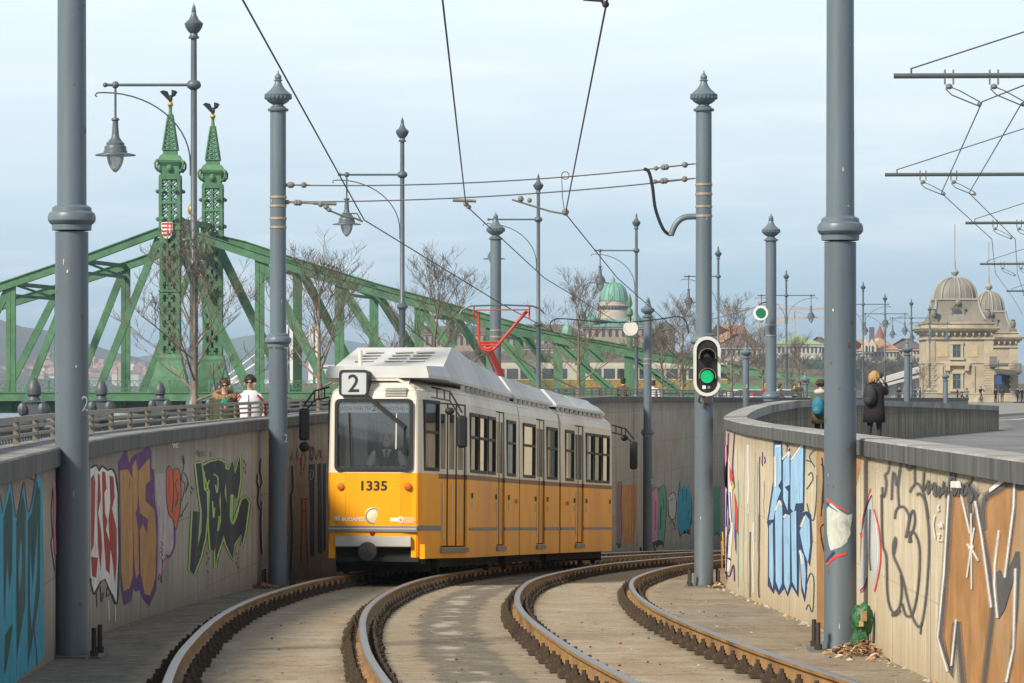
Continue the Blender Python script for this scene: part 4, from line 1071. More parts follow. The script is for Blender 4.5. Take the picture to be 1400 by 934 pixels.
def joined(k, sides, extra):
    mb = MB()
    for path,hol in sides:
        q = shell(k, path, hol); 
        o = len(mb.v); mb.v += q.v; mb.f += [[i+o for i in f] for f in q.f]; mb.m += q.m
    T = TF(k)
    extra(mb, T)
    return mb
def solidify(o, th=.035):
    md = o.modifiers.new('s', 'SOLIDIFY'); md.thickness = th; md.offset = 0; md.use_even_offset = False
def roofcap(mb, T, path):
    right = [(s,t) for s,t in path]
    for (s0,t0),(s1,t1) in zip(right, right[1:]):
        a = lambda s,t,h: T(s+(.18 if s < .5 and h > 3 else 0), t, h)
        e = .18
        mb.quad(a(s0,t0-e,3.05), a(s1,t1-e,3.05), a(s1,t1*.5,3.14), a(s0,t0*.5,3.14), 1)
        mb.quad(a(s0,-t0+e,3.05), a(s1,-t1+e,3.05), a(s1,-t1*.5,3.14), a(s0,-t0*.5,3.14), 1)
        mb.quad(a(s0,t0*.5,3.14), a(s1,t1*.5,3.14), a(s1,-t1*.5,3.14), a(s0,-t0*.5,3.14), 1)
        mb.quad(T(s0,t0-.05,.42), T(s1,t1-.05,.42), T(s1,-t1+.05,.42), T(s0,-t0+.05,.42), 3)
def frontwall(mb, T):
    roofcap(mb, T, sideA)
    # front panel: windscreen opening between t = -.62 and .62
    cols = [-.70,-.615,-.45,.45,.615,.70]
    for i in range(5):
        for r in range(len(HB)-1):
            if 1 <= i <= 3 and HB[r] >= 1.69 and HB[r] < 2.79: continue
            if 1 <= i <= 3 and HB[r] < .44: continue
            m = 0 if HB[r] < 1.63 else 1
            b0 = .0; 
            def P(t,q): return T(INS[q]-(.03 if abs(t) < .5 else 0)*(1 if q < 7 else 0), t*(1 if abs(t)<.69 else (.70-INS[q])/.70), HB[q])
            mb.quad(P(cols[i],r), P(cols[i+1],r), P(cols[i+1],r+1), P(cols[i],r+1), m)
    # front brow up to the roof
    for i in range(5):
        mb.quad(T(.18,cols[i]*.75,3.05), T(.18,cols[i+1]*.75,3.05), T(.42,cols[i+1]*.72,3.16), T(.42,cols[i]*.72,3.16), 1)
front = joined(0, [(sideA,holA),(leftA,holLA)], frontwall).build('front_car_body', BODY+[under], tram); solidify(front)
mid = joined(1, [(sideB,holB),(leftB,holLB)], lambda m,T: roofcap(m,T,sideB)).build('middle_car_body', BODY+[under], tram); solidify(mid)
def rearx(m,T):
    roofcap(m,T,sideC)
    for r in range(len(HB)-1): m.quad(T(7.8,-.7,HB[r]), T(7.8,.7,HB[r]), T(7.8,.7,HB[r+1]), T(7.8,-.7,HB[r+1]), 0 if HB[r] < 1.6 else 1)
rear = joined(2, [(sideC,holC),(leftC,holLC)], rearx).build('rear_car_body', BODY+[under], tram); solidify(rear)
for k,s in ((1,-.0),(2,-.0)):       # bellows
    T = TF(k); b = MB(); rings = []
    for j in range(9):
        w = 1.08 if j%2 else 1.02; ss = -.16+.04*j
        rings.append([T(ss,-w,.35),T(ss,w,.35),T(ss,w,2.9),T(ss,w-.2,3.0),T(ss,-w+.2,3.0),T(ss,-w,2.9)])
    b.loft(rings); b.build('bellows', rubber, tram)
# ---- side windows
def window(k, seg, path, sign, bar=.40, m0=1.70, m1=2.66, off=.028):
    T = TF(k); (s0,t0),(s1,t1) = path[seg],path[seg+1]
    if sign < 0: t0,t1 = -abs(t0),-abs(t1)
    def P(u,h,o=0.0): return T(s0+(s1-s0)*u, t0+(t1-t0)*u+o*sign, h)
    f = MB(); e = .034/max(.3,abs(s1-s0)); hh = .034
    def slab(u0,u1,h0,h1,o0=-.02,o1=off):
        q = [P(u0,h0,o0),P(u1,h0,o0),P(u1,h1,o0),P(u0,h1,o0),P(u0,h0,o1),P(u1,h0,o1),P(u1,h1,o1),P(u0,h1,o1)]
        f.add(q, [(0,1,2,3),(7,6,5,4),(0,4,5,1),(1,5,6,2),(2,6,7,3),(3,7,4,0)])
    slab(-e*.5,e,m0-.02,m1+.02); slab(1-e,1+e*.5,m0-.02,m1+.02); slab(e,1-e,m0-.02,m0+hh); slab(e,1-e,m1-hh,m1+.02)
    if bar: slab(e,1-e,m0+(m1-m0)*(1-bar)-.022,m0+(m1-m0)*(1-bar)+.022)
    o = f.build('window', rubber, tram)
    p = MB(); p.quad(P(e*.9,m0+.01,-.003),P(1-e*.9,m0+.01,-.003),P(1-e*.9,m1-.01,-.003),P(e*.9,m1-.01,-.003)); p.build('pane', pane_m, o)
for k,path,hol in ((0,sideA,holA),(1,sideB,holB),(2,sideC,holC)):
    for seg,rows in hol.items():
        if rows == [WR_]: window(k, seg, path, +1)
for k,path,hol in ((0,leftA,holLA),(1,leftB,holLB),(2,leftC,holLC)):
    for seg,rows in hol.items():
        if rows == [WR_]: window(k, seg, path, -1)
window(0, 2, sideA, +1, bar=.45, m1=2.80, m0=1.70); window(0, 2, leftA, -1, bar=.45, m1=2.80, m0=1.70)
# ---- folding doors
def door(k, seg, path, leaves):
    T = TF(k); (s0,t0),(s1,t1) = path[seg],path[seg+1]
    def P(u,h,o): return T(s0+(s1-s0)*u, t0+(t1-t0)*u+o, h)
    def slab(mb,u0,u1,h0,h1,o0,o1,m=0):
        q = [P(u0,h0,o0),P(u1,h0,o0),P(u1,h1,o0),P(u0,h1,o0),P(u0,h0,o1),P(u1,h0,o1),P(u1,h1,o1),P(u0,h1,o1)]
        mb.add(q, [(0,1,2,3),(7,6,5,4),(0,4,5,1),(1,5,6,2),(2,6,7,3),(3,7,4,0)], m)
    d = MB(); w = 1/leaves
    for j in range(leaves):
        u0 = j*w+.02; u1 = (j+1)*w-.02; b = .05
        slab(d,u0,u1,.47,1.56,-.045,-.02,0); slab(d,u0,u1,1.56,1.64,-.045,-.02,2); slab(d,u0,u1,1.64,1.72,-.045,-.02,1); slab(d,u0,u1,2.62,2.78,-.045,-.02,1)
        slab(d,u0,u0+b,1.72,2.62,-.045,-.02,1); slab(d,u1-b,u1,1.72,2.62,-.045,-.02,1)
    o = d.build('door', [ty,tc_,tbrown], tram)
    for j in range(leaves):
        u0 = j*w+.02+.05; u1 = (j+1)*w-.07
        f = MB(); slab(f,u0,u1,1.72,2.62,-.036,-.029); f.build('pane', pane_m, o)
    f = MB()
    for j in range(leaves+1):
        u = min(max(j*w,.012),.988); slab(f,u-.016,u+.016,.46,2.79,-.03,-.012)
    f.build('edge_seal', rubber, o)
    f = MB()
    for j in range(leaves):
        for uu in (j*w+.5*w-.0,): slab(f,uu-.012,uu+.012,.6,1.5,-.02,-.006); 
    f.build('grab_strip', silver, o)
    f = MB(); slab(f,-.02,1.02,.36,.44,-.05,.05); f.build('step', tgrey, o)
door(0,4,sideA,3); door(0,13,sideA,2); door(1,3,sideB,2); door(2,3,sideC,2)
# lower grey trim strip and small details on the side
def strip(k, path, segs, h0, h1, o, m, name):
    T = TF(k); b = MB()
    for i in segs:
        (s0,t0),(s1,t1) = path[i],path[i+1]
        q = [T(s0,t0+.0,h0),T(s1,t1+.0,h0),T(s1,t1+.0,h1),T(s0,t0+.0,h1),T(s0,t0+o,h0),T(s1,t1+o,h0),T(s1,t1+o,h1),T(s0,t0+o,h1)]
        b.add(q, [(0,1,2,3),(7,6,5,4),(0,4,5,1),(1,5,6,2),(2,6,7,3),(3,7,4,0)])
    return b.build(name, m, tram)
strip(0,sideA,[0,1,2,3],.72,.80,.03,tgrey,'side_strip'); strip(0,sideA,range(6,13),.72,.77,.03,tgrey,'side_strip'); strip(0,sideA,[14,15,16],.72,.77,.03,tgrey,'side_strip')
strip(1,sideB,[0,1,2],.72,.77,.03,tgrey,'side_strip'); strip(1,sideB,[4,5,6],.72,.77,.03,tgrey,'side_strip'); strip(2,sideC,[0,1,2],.72,.77,.03,tgrey,'side_strip'); strip(2,sideC,range(4,11),.72,.77,.03,tgrey,'side_strip')
grn = mat('door_button_green', (.01,.12,.03), .4)
for k,pts in ((0,((2.6,1.15),(5.2,1.15),(6.7,1.15))),(1,((1.75,1.15),(3.1,1.15))),(2,((1.55,1.15),(2.9,1.15),(5.7,1.15)))):
    T = TF(k)
    for s,t in pts:
        b = MB(); b.box(T(s,t+.02,1.30),(.05,.05,.09)); b.build('door_button', grn, tram)
        b = MB(); b.box(T(s,t+.02,1.13),(.03,.03,.14)); b.build('push_plate', silver, tram)
for k,s in ((0,7.6),(2,.8)):
    b = MB(); b.box(TF(k)(s,1.17,1.24),(.06,.14,.07)); b.build('side_indicator', amber_m, tram)
# ---- front end
T0 = TF(0)
def fbox(name, t0,t1,h0,h1,s0,s1,m):
    b = MB(); q = [T0(s,t,h) for s in (s0,s1) for t,h in ((t0,h0),(t1,h0),(t1,h1),(t0,h1))]
    b.add(q, [(0,1,2,3),(7,6,5,4),(0,4,5,1),(1,5,6,2),(2,6,7,3),(3,7,4,0)]); return b.build(name, m, tram)
def rrect(t0,t1,h0,h1,r,n=5):
    out = []
    for cx,cy,a0 in ((t1-r,h1-r,0),(t0+r,h1-r,90),(t0+r,h0+r,180),(t1-r,h0+r,270)):
        for j in range(n+1): w = R_(a0+90*j/n); out.append((cx+r*math.cos(w), cy+r*math.sin(w)))
    return out
def ring(outer, inner, s0, s1, m=0):
    mb = MB(); n = len(outer)
    V = [T0(s0,t,h) for t,h in outer]+[T0(s0,t,h) for t,h in inner]+[T0(s1,t,h) for t,h in outer]+[T0(s1,t,h) for t,h in inner]
    Fc = []
    for i in range(n):
        j = (i+1)%n
        Fc += [(i,j,n+j,n+i),(2*n+i,3*n+i,3*n+j,2*n+j),(i,2*n+i,2*n+j,j),(n+i,n+j,3*n+j,3*n+i)]
    mb.add(V,Fc,m); return mb
ws = ring(rrect(-.635,.635,1.655,2.825,.09), rrect(-.585,.585,1.705,2.775,.07), -.055, .03).build('windscreen', rubber, tram)
b = MB(); b.add([T0(-.02,t,h) for t,h in rrect(-.59,.59,1.70,2.78,.07)], [tuple(range(24))]); b.build('pane', wind, ws)
fill = ring(rrect(-.615,.615,1.69,2.80,.002), rrect(-.6,.6,1.7,2.79,.09), -.02, .02).build('windscreen_surround', rubber, tram)
# destination strip behind the glass and route sign on the roof
b = MB(); b.quad(T0(-.004,-.56,2.60),T0(-.004,.56,2.60),T0(-.004,.56,2.745),T0(-.004,-.56,2.745)); b.build('destination_board', mat('sign_white',(.8,.81,.8),.6,var=.05), tram)
ink = mat('sign_ink', (.015,.016,.02), .6)
def ftext(txt, size, t, h, s, m=ink, name='lettering', sx=1.0, bold=0.0):
    return text_mb(txt, size, lambda u,v: T0(s, t+u, h+v), sx=sx, bold=bold).build(name, m, tram, fix=False)
ftext('JÁSZAI MARI TÉR', .085, -.30, 2.642, -.010, sx=.8); ftext('2', .13, .0, 2.63, -.010, bold=.004); ftext('KÖZVÁGÓHÍD H', .085, .31, 2.642, -.010, sx=.8)
sg = ring(rrect(-.56,-.09,2.865,3.285,.06), rrect(-.535,-.115,2.89,3.26,.045), -.10, .25).build('route_sign', rubber, tram)
b = MB(); b.add([T0(-.075,t,h) for t,h in rrect(-.54,-.11,2.885,3.265,.045)], [tuple(range(24))]); b.build('sign_face', mat('sign_face',(.44,.475,.49),.35,var=.06,scale=1), sg)
ftext('2', .40, -.325, 2.935, -.082, bold=.003)
fbox('route_sign_housing',-.545,-.105,2.88,3.27,.0,.6,tc_)
b = MB()
for j in range(6): b.add([T0(s,t,h+.026*j) for s in (-.025,.06) for t,h in ((.17,2.865),(.52,2.865),(.52,2.878),(.17,2.878))], [(0,1,2,3),(7,6,5,4),(0,4,5,1),(1,5,6,2),(2,6,7,3),(3,7,4,0)])
b.build('ventilation_grille', mat('grille',(.48,.46,.41),.5), tram)
ftext('1335', .21, .0, 1.36, -.052, m=mat('number_black',(.02,.018,.015),.5), name='fleet_number', sx=1.12, bold=.006)
wm = mat('front_white', (.72,.72,.70), .5)
ftext('BUDAPEST', .088, -.30, .865, -.052, m=wm, bold=.002)
b = MB()
for t in (-.62,-.585,-.55): b.box(T0(-.05,t,.895),(.018,.006,.05)); b.ball(T0(-.05,t,.93),.013,8)
b.lathe([(.024,-.003),(.024,.003)], 10, T0(-.05,-.585,.905), mtx=Matrix.Rotation(R_(90),3,'X')); b.build('city_emblem', wm, tram)
fbox('operator_mark',.285,.47,.865,.92,-.052,-.045,wm)
b = MB(); b.lathe([(.05,-.003),(.05,.003)], 16, T0(-.05,.45,.892), mtx=Matrix.Rotation(R_(90),3,'X')); b.build('operator_disc', wm, tram)
b = MB(); b.lathe([(.026,-.003),(.026,.003)], 12, T0(-.056,.45,.892), mtx=Matrix.Rotation(R_(90),3,'X')); b.build('operator_dot', ty, tram)
for j,tx in enumerate(('BUDAPESTI','KÖZLEKEDÉSI','KÖZPONT')): ftext(tx, .035, .585, .905-.032*j, -.05, m=wm, sx=.9)
fbox('front_strip',-.72,.72,.70,.79,-.075,.03,tgrey); fbox('front_strip',-.71,.71,.735,.755,-.082,.0,silver)
fbox('bumper',-.60,.62,.465,.625,-.10,.02,silver)
fbox('bumper_recess',-.62,.76,.18,.45,.06,.5,under); fbox('coupler_bar',-.6,.74,.22,.29,-.04,.08,rubber)
b = MB(); b.lathe([(.0,-.07),(.05,-.07),(.05,-.05),(.145,-.045),(.155,-.03),(.155,.03),(.0,.04)], 24, T0(-.14,-.07,.38), mtx=Matrix.Rotation(R_(-90),3,'X')); b.build('coupler', mat('coupler_steel',(.06,.06,.06),.55,metal=.4,var=.3,scale=9), tram, smooth=30)
for t0,t1 in ((-.72,-.63),(.76,.84)): fbox('front_apron',t0,t1,.27,.5,-.03,.4,ty)
RX = Matrix.Rotation(R_(90),3,'X')
b = MB(); b.lathe([(.135,0),(.135,.03),(.118,.045),(.11,.03)], 24, T0(-.02,.0,.955), mtx=RX); hl = b.build('headlight', silver, tram, smooth=40)
b = MB(); b.lathe([(.0,.03),(.07,.028),(.112,.018)], 24, T0(-.03,.0,.955), mtx=RX); b.build('lens', mat('headlight_lens',(.42,.37,.28),.2,emit=(1,.78,.4),estr=.32,var=.45,scale=16), hl, smooth=60)
for t in (-.53,.56):
    b = MB(); b.lathe([(.062,-.01),(.062,.02),(.045,.05),(.0,.06)], 16, T0(-.03,t,1.42), mtx=RX); b.build('indicator', amber_m, tram, smooth=40)
b = MB(); b.lathe([(.05,-.01),(.05,.02),(.0,.035)], 16, T0(-.03,.0,.675), mtx=RX); b.build('tail_lamp', mat('red_lens',(.22,.008,.006),.25,spec=.6), tram, smooth=40)
# wiper, dash, partition, seats
b = MB(); b.bar(T0(-.08,-.10,2.86),T0(-.09,.52,2.36),.06,.055); b.bar(T0(-.10,-.13,2.88),T0(-.10,.24,2.56),.035,.03); b.bar(T0(-.09,.5,2.40),T0(-.085,.50,1.93),.02,.02); b.build('wiper', rubber, tram)
b = MB(); b.bar(T0(-.07,-.40,2.6),T0(-.07,-.36,1.75),.014,.014); b.build('wiper_arm', rubber, tram)
for s0,s1,t,h in ((.08,.3,.62,1.75),): fbox('dashboard',-t,t,1.5,h,s0,s1,mat('dash',(.28,.31,.32),.7))
fbox('cab_partition',-.80,.80,.45,1.95,1.75,1.80,cabm)
fbox('cab_partition_post',-.80,-.45,1.95,2.9,1.75,1.80,cabm); fbox('cab_partition_post',.40,.80,1.95,2.9,1.75,1.80,cabm); fbox('cab_header',-.45,.40,2.72,2.9,1.75,1.80,cabm)
b = MB(); 
for j in range(9): b.box(T0(.1,-.5+.12*j,1.748),(.05,.06,.02))
b.build('dash_vents', rubber, tram)
# mirrors
def mirror_arm(name, sgn, base, elbow, end, hgt):
    b = MB(); b.tube([base,elbow,end], .016, 6); b.tube([base+Vector((0,0,-.16)),elbow+Vector((0,0,-.15)),end+Vector((0,0,-.12))], .014, 6)
    for f in (.3,.7,1.0): p = base.lerp(elbow,f); b.tube([p,p+Vector((0,0,-.155))], .012, 5)
    o = b.build('mirror_arm', rubber, tram)
    m = MB(); c = end+Vector((0,0,-hgt/2-.05)); m.box(c,(.17,.10,hgt),.2); q = m.build('mirror', rubber, o)
    md = q.modifiers.new('b','BEVEL'); md.width = .048; md.segments = 4
    m = MB(); m.ball(c+Vector((0,0,-hgt/2-.1)),.085,10,sc=(1,.6,1)) if sgn < 0 else m.ball(end+Vector((-.2,0,.02)),.07,10,sc=(1.1,.6,.9)); m.build('round_mirror', rubber, o, smooth=60)
mirror_arm('l', -1, T0(.2,-.78,3.02), T0(.0,-.98,2.95), T0(-.12,-1.12,2.72), .52)
mirror_arm('r', +1, T0(.5,.84,3.03), T0(.45,1.15,2.96), T0(.4,1.36,2.62), .52)
T2 = TF(2)
mirror_arm('b', +1, T2(7.2,.95,2.95), T2(7.5,1.2,2.88), T2(7.6,1.36,2.66), .6)
# ---- roof equipment
def cover(k, secs, name='roof_cover'):
    T = TF(k); b = MB(); rings = []
    for s,hb,zb,ht,zt in secs: rings.append([T(s,-hb,zb),T(s,hb,zb),T(s,hb,zb+.05),T(s,ht,zt),T(s,-ht,zt),T(s,-hb,zb+.05)])
    b.loft(rings); o = b.build(name, tw, tram); return o
cover(0, [(.22,.84,3.17,.80,3.36),(1.3,1.02,3.17,.90,3.40)]); cover(0, [(1.31,.98,3.16,.90,3.41),(2.7,1.05,3.14,.80,3.78),(3.0,1.05,3.14,.80,3.78),(4.6,1.05,3.13,.79,3.66),(4.62,1.05,3.13,.79,3.66)])
cover(0, [(4.66,1.05,3.13,.79,3.66),(6.1,1.05,3.12,.79,3.60)]); cover(0, [(6.13,1.05,3.12,.79,3.60),(7.8,1.05,3.12,.79,3.52)])
cover(1, [(.15,1.05,3.12,.79,3.52),(1.6,1.05,3.12,.79,3.50)]); cover(1, [(1.64,1.05,3.12,.79,3.50),(3.0,1.05,3.12,.79,3.47)]); cover(1, [(3.04,1.05,3.12,.79,3.47),(4.4,1.05,3.12,.79,3.45)])
cover(2, [(.2,1.05,3.12,.79,3.46),(2.5,1.05,3.12,.79,3.42)]); cover(2, [(2.54,1.05,3.12,.79,3.42),(5.0,1.08,3.12,.8,3.40)]); cover(2, [(5.04,1.06,3.12,.74,3.40),(6.3,.95,3.12,.8,3.3)])
louv = mat('louvre_grey', (.42,.43,.43), .6)
b = MB()
for t in (-.52,-.02,.34):                     # louvres on the sloping front of the tall roof box
    for j in range(4):
        f = .22+.15*j; s = 1.31+1.39*f; h = 3.41+.39*f+.012
        b.box(T0(s,t+.13*f,h),(.30,.10,.02))
b.build('roof_louvres', louv, tram)
b = MB()
for k,L0,L1 in ((0,2.3,7.8),(1,.2,4.4),(2,.3,6.2)):
    T = TF(k); n = int((L1-L0)/.5)
    for j in range(n):
        s = L0+.5*j+.2; b = MB(); b.box(T(s,1.02,3.09),(.07,.16,.09)); b.build('roof_bracket', tc_, tram)
b = MB(); b.tube([T0(.35,-.30,3.3),T0(.35,-.30,3.62)], [.035,.03], 8); b.build('aerial', tc_, tram, smooth=40); b = MB(); b.tube([T0(.3,.34,3.16),T0(.3,.34,3.34)], [.05,.035], 8); b.build('beacon', tc_, tram, smooth=40)
b = MB()                                      # riveted seams between the side panels
for k,path,ss in ((0,sideA,(2.42,3.33,4.29,5.25,6.42,7.6)),(1,sideB,(1.82,2.96)),(2,sideC,(.55,1.6,2.78,3.8,4.76,5.7))):
    T = TF(k)
    for s in ss: b.add([T(s-.006,1.1515,.3),T(s+.006,1.1515,.3),T(s+.006,1.1515,1.56),T(s-.006,1.1515,1.56)], [(0,1,2,3)])
for hh in (1.02,): 
    for k,s0,s1 in ((0,2.42,5.25),(0,6.5,7.9),(1,.15,1.8),(1,2.98,4.4),(2,.15,1.6),(2,2.8,5.9)):
        T = TF(k); b.add([T(s0,1.1515,hh),T(s1,1.1515,hh),T(s1,1.1515,hh+.008),T(s0,1.1515,hh+.008)], [(0,1,2,3)])
b.build('panel_seams', mat('seam_brown',(.30,.12,.01),.7), tram)
# ---- pantograph (single-arm, red)
redp = mat('pantograph_red', (.42,.035,.02), .5, var=.15, scale=6)
pg = lambda px,py,d=66.6: W(px,py,d)
b = MB(); b.tube([pg(685,512,67.3),pg(668,474)], [.066,.055], 10); b.tube([pg(676,508,67.3),pg(664,480)], .02, 6)
b.tube([pg(654,426),pg(655,468),pg(660,478),pg(668,480),pg(676,477),pg(684,468),pg(720,425)], .027, 8); b.tube([pg(655,468),pg(684,468)], .024, 8); b.tube([pg(657,472),pg(682,472)], .02, 6); b.tube([pg(722,426),pg(712,437),pg(702,448)], .014, 6)
pan = b.build('pantograph', redp, tram, smooth=50)
b = MB(); b.tube([pg(650,424),pg(724,423.5)], .014, 6); 
for px in (648,724): b.tube([pg(px,419),pg(px-.5,437)], .02, 6)
b.build('pantograph_crossbar', redp, pan)
b = MB()
for dd in (66.45,66.85): b.tube([pg(628,430,dd),pg(632,424,dd),pg(643,418.5,dd),pg(690,417,dd),pg(728,418.5,dd),pg(738,422,dd),pg(744,429,dd)], .018, 6)
b.build('contact_strip', mat('pan_head',(.10,.105,.11),.5,metal=.4), pan)
# ---- running gear
b = MB()
for k,s0,s1 in ((0,1.2,7.6),(1,.4,4.2),(2,.3,6.4)):
    T = TF(k)
    for c0,c1 in ((s0,s1),): b.add([T(s,t,h) for s in (c0,c1) for t,h in ((-.85,.12),(.85,.12),(.85,.42),(-.85,.42))], [(0,1,2,3),(7,6,5,4),(0,4,5,1),(1,5,6,2),(2,6,7,3),(3,7,4,0)])
b.build('underframe', under, tram)
for k,s in ((0,1.5),(0,3.3),(0,6.9),(1,.8),(1,3.9),(2,.7),(2,4.6),(2,6.1)):
    T = TF(k)
    for t in (-.74,.74):
        b = MB(); M = Matrix.Rotation(R_(90),3,'Y'); b.lathe([(.06,-.07),(.1,-.06),(.26,-.05),(.33,-.04),(.33,.05),(.0,.06)], 20, T(s,t,.33), mtx=M); b.build('wheel', under, tram, smooth=30)
for k,s in ((0,.9),(2,7.0)):
    T = TF(k); b = MB(); b.box(T(s,0,.16),(1.5,.5,.2)); b.build('lifeguard', under, tram)
# paint chips and old sticker scraps on the near shafts
chip = mat('paint_chip', (.5,.5,.47), .8, var=.2, scale=40); rustc = mat('rust_chip', (.16,.075,.035), .9, var=.3, scale=40)
rnd = random.Random(21)
for o,n in ((POLES[0],14),(POLES[1],20),(POLES[2],8),(POLES[3],10)):
    for nm,mm,cnt in (('paint_chips',chip,n//2),('rust_spots',rustc,n)):
        b = MB()
        for i in range(cnt):
            h = rnd.uniform(.15,3.7) if rnd.random() < .65 else rnd.uniform(4.1,7.0); r = (.152 if h < 3.8 else .1315)+.0008; a = rnd.uniform(-1.4,1.4); w = rnd.uniform(.003,.012); v = rnd.uniform(.006,.035)
            P = [(-w,-v),(w*.6,-v*.7),(w,v*.3),(w*.1,v),(-w*.8,v*.5)]
            b.add([Vector((math.sin(a+u/r)*r, -math.cos(a+u/r)*r, h+q)) for u,q in P], [(0,1,2,3,4)])
        q = b.build(nm, mm, None, fix=False); q.parent = o; q['kind'] = 'stuff'
# ================================================================== OVERHEAD WIRES AND SIGNALS
wire_m = mat('copper_wire', (.045,.035,.03), .5, metal=.3, var=.15)
insul = mat('insulator', (.15,.15,.14), .5, var=.2, scale=20)
steelw = mat('zinc_wire', (.13,.135,.14), .5, metal=.4, var=.1)
cable = mat('black_cable', (.012,.013,.016), .5)
def sag(p, q, s, n=14): return [p.lerp(q, k/n) - Vector((0,0,s*4*(k/n)*(1-k/n))) for k in range(n+1)]
def wire(name, label, pts, r, m=wire_m, cat='wire', group=None, n=5):
    b = MB(); b.tube(pts, r, n); return tag(b.build(name, m, smooth=70), label, cat, group)
pA, pB = POLES[2].location, POLES[3].location
u1 = wire('span_wire', 'upper span wire stretched between the two urn-topped poles before the tram', sag(W(385,253,57),W(951,224,57),.12), .011, steelw)
u2 = wire('span_wire', 'lower span wire stretched between the two urn-topped poles before the tram', sag(W(385,276,57),W(951,244,57),.10), .011, steelw)
def hang(parent, pts, r=.018, balls=()):
    b = MB(); b.tube(pts, r, 6)
    for p,rr in balls: b.ball(p, rr, 8)
    return b.build('insulator', insul, parent)
for u,ps in ((u1,[(385,253,423,253),(890,231,948,224)]),(u2,[(385,276,452,280),(888,249,948,244)])):
    for x0,y0,x1,y1 in ps:
        a,c = W(x0,y0,57),W(x1,y1,57); hang(u, [a,a.lerp(c,.5),c], .014, [(a.lerp(c,.12),.04),(a.lerp(c,.3),.05),(a.lerp(c,.36),.05),(a.lerp(c,.8),.05)])
for x,y in ((446,283),(637,279)):
    hang(u2, [W(x-18,y-5,57),W(x+14,y-4,57)], .028, [(W(x,y,57),.045),(W(x+4,y+4,57),.04)])
hang(u2, [W(700,273,57),W(752,289,57),W(774,293,57)], .018, [(W(712,272,57),.05),(W(724,274,57),.04),(W(773,290,57),.06)])
b = MB(); b.tube([W(446,286,57),W(470,296,57),W(484,298,57),W(496,303,57)], .018, 6); b.tube([W(468,292,57),W(488,292,57),W(494,302,57)], .014, 6); b.build('pull_off_arm', steelw, u2)
def through(ps):
    P = [W(*p) for p in ps]; P.insert(0, P[0]+(P[0]-P[1])*.7); return P
wire('contact_wire', 'contact wire running from the top left down to the red pantograph', through([(332,0,34),(498,301,57.5),(686,416,66.6),(790,472,90)]), .0105)
wire('contact_wire', 'contact wire dropping steeply from the top centre, left of the looped one', through([(605,0,34),(637,281,57.5),(744,380,80),(846,442,112),(905,480,140)]), .0105)
w3 = wire('contact_wire', 'contact wire with a small loop, right of the top centre', through([(829,5,34),(773,292,57.5),(844,380,78),(934,460,112)]), .0105)
b = MB(); c = W(773,240,57); b.tube([c+Vector((.06*math.cos(a),0,.06*math.sin(a))) for a in [k*2*math.pi/14 for k in range(15)]], .007, 5); b.tube([W(768,242,57),W(769,270,57),W(772,290,57)], .006, 5); b.build('jumper_loop', wire_m, w3)
b = MB(); b.tube([W(797,-1,34),W(822,1,34),W(828,9,34)], .016, 6); b.tube([W(822,1,34),W(846,-14,34)], .014, 6); b.ball(W(828,6,34), .035, 8); b.build('steady_arm', dark_iron, w3)
cb_ = wire('feeder_cable', 'thick black cable looping down to a bent grey pipe on the signal pole', smooth_pts([W(880,231,57),W(887,235,57),W(892,255,57),W(896,285,57),W(905,310,57),W(912,319,57),W(918,321,57)]), .026, cable, 'cable', n=8)
b = MB(); b.tube(smooth_pts([W(917,322,57),W(922,310,57),W(928,302,57),W(937,297,57),W(952,296,57)]), .05, 10); b.build('conduit', pole_paint, cb_, smooth=60)
fc = wire('span_wire', 'dark sagging span cable carrying the white disc near the far wall pole', smooth_pts([W(*p,113) for p in ((757,455),(752,446),(756,438),(772,436),(832,441),(868,440),(905,436),(928,433),(938,440),(942,456))]), .02, cable)
t = thing('signal_disc', 'plain white round disc hanging on the dark span cable', 'signal board', W(862,449,113))
b = MB(); b.lathe([(.0,.012),(.235,.012),(.235,-.012),(.0,-.012)], 24, W(862,449,113), mtx=RX); b.build('board', mat('board_grey',(.55,.54,.5),.6,var=.1), t)
b = MB(); b.tube([W(862,440,113),W(862,430,113)], .02, 6); b.build('hanger', dark_iron, t)
wire('span_wire', 'span wire carrying the round green board to the pole beside it', sag(W(900,452,113),W(1047,416,84),.05), .012, steelw)
t = thing('signal_disc', 'round white board with a green centre hanging beside a grey pole', 'signal board', W(1040,428,83.5))
c = W(1040,428,83.5); b = MB(); b.lathe([(.0,.012),(.172,.012),(.172,-.012),(.0,-.012)], 24, c, mtx=RX); b.build('board', mat('board_white',(.7,.7,.69),.6), t)
b = MB(); b.lathe([(.0,.008),(.118,.008),(.118,-.008),(.0,-.008)], 24, c-Vector((0,.018,0)), mtx=RX); b.build('green_disc', mat('board_green',(.005,.15,.075),.5,var=.05), t)
b = MB(); b.tube([c+Vector((-.05,0,.17)),c+Vector((.02,0,.23)),c+Vector((.14,0,.26))], .018, 6); b.build('hanger', dark_iron, t)

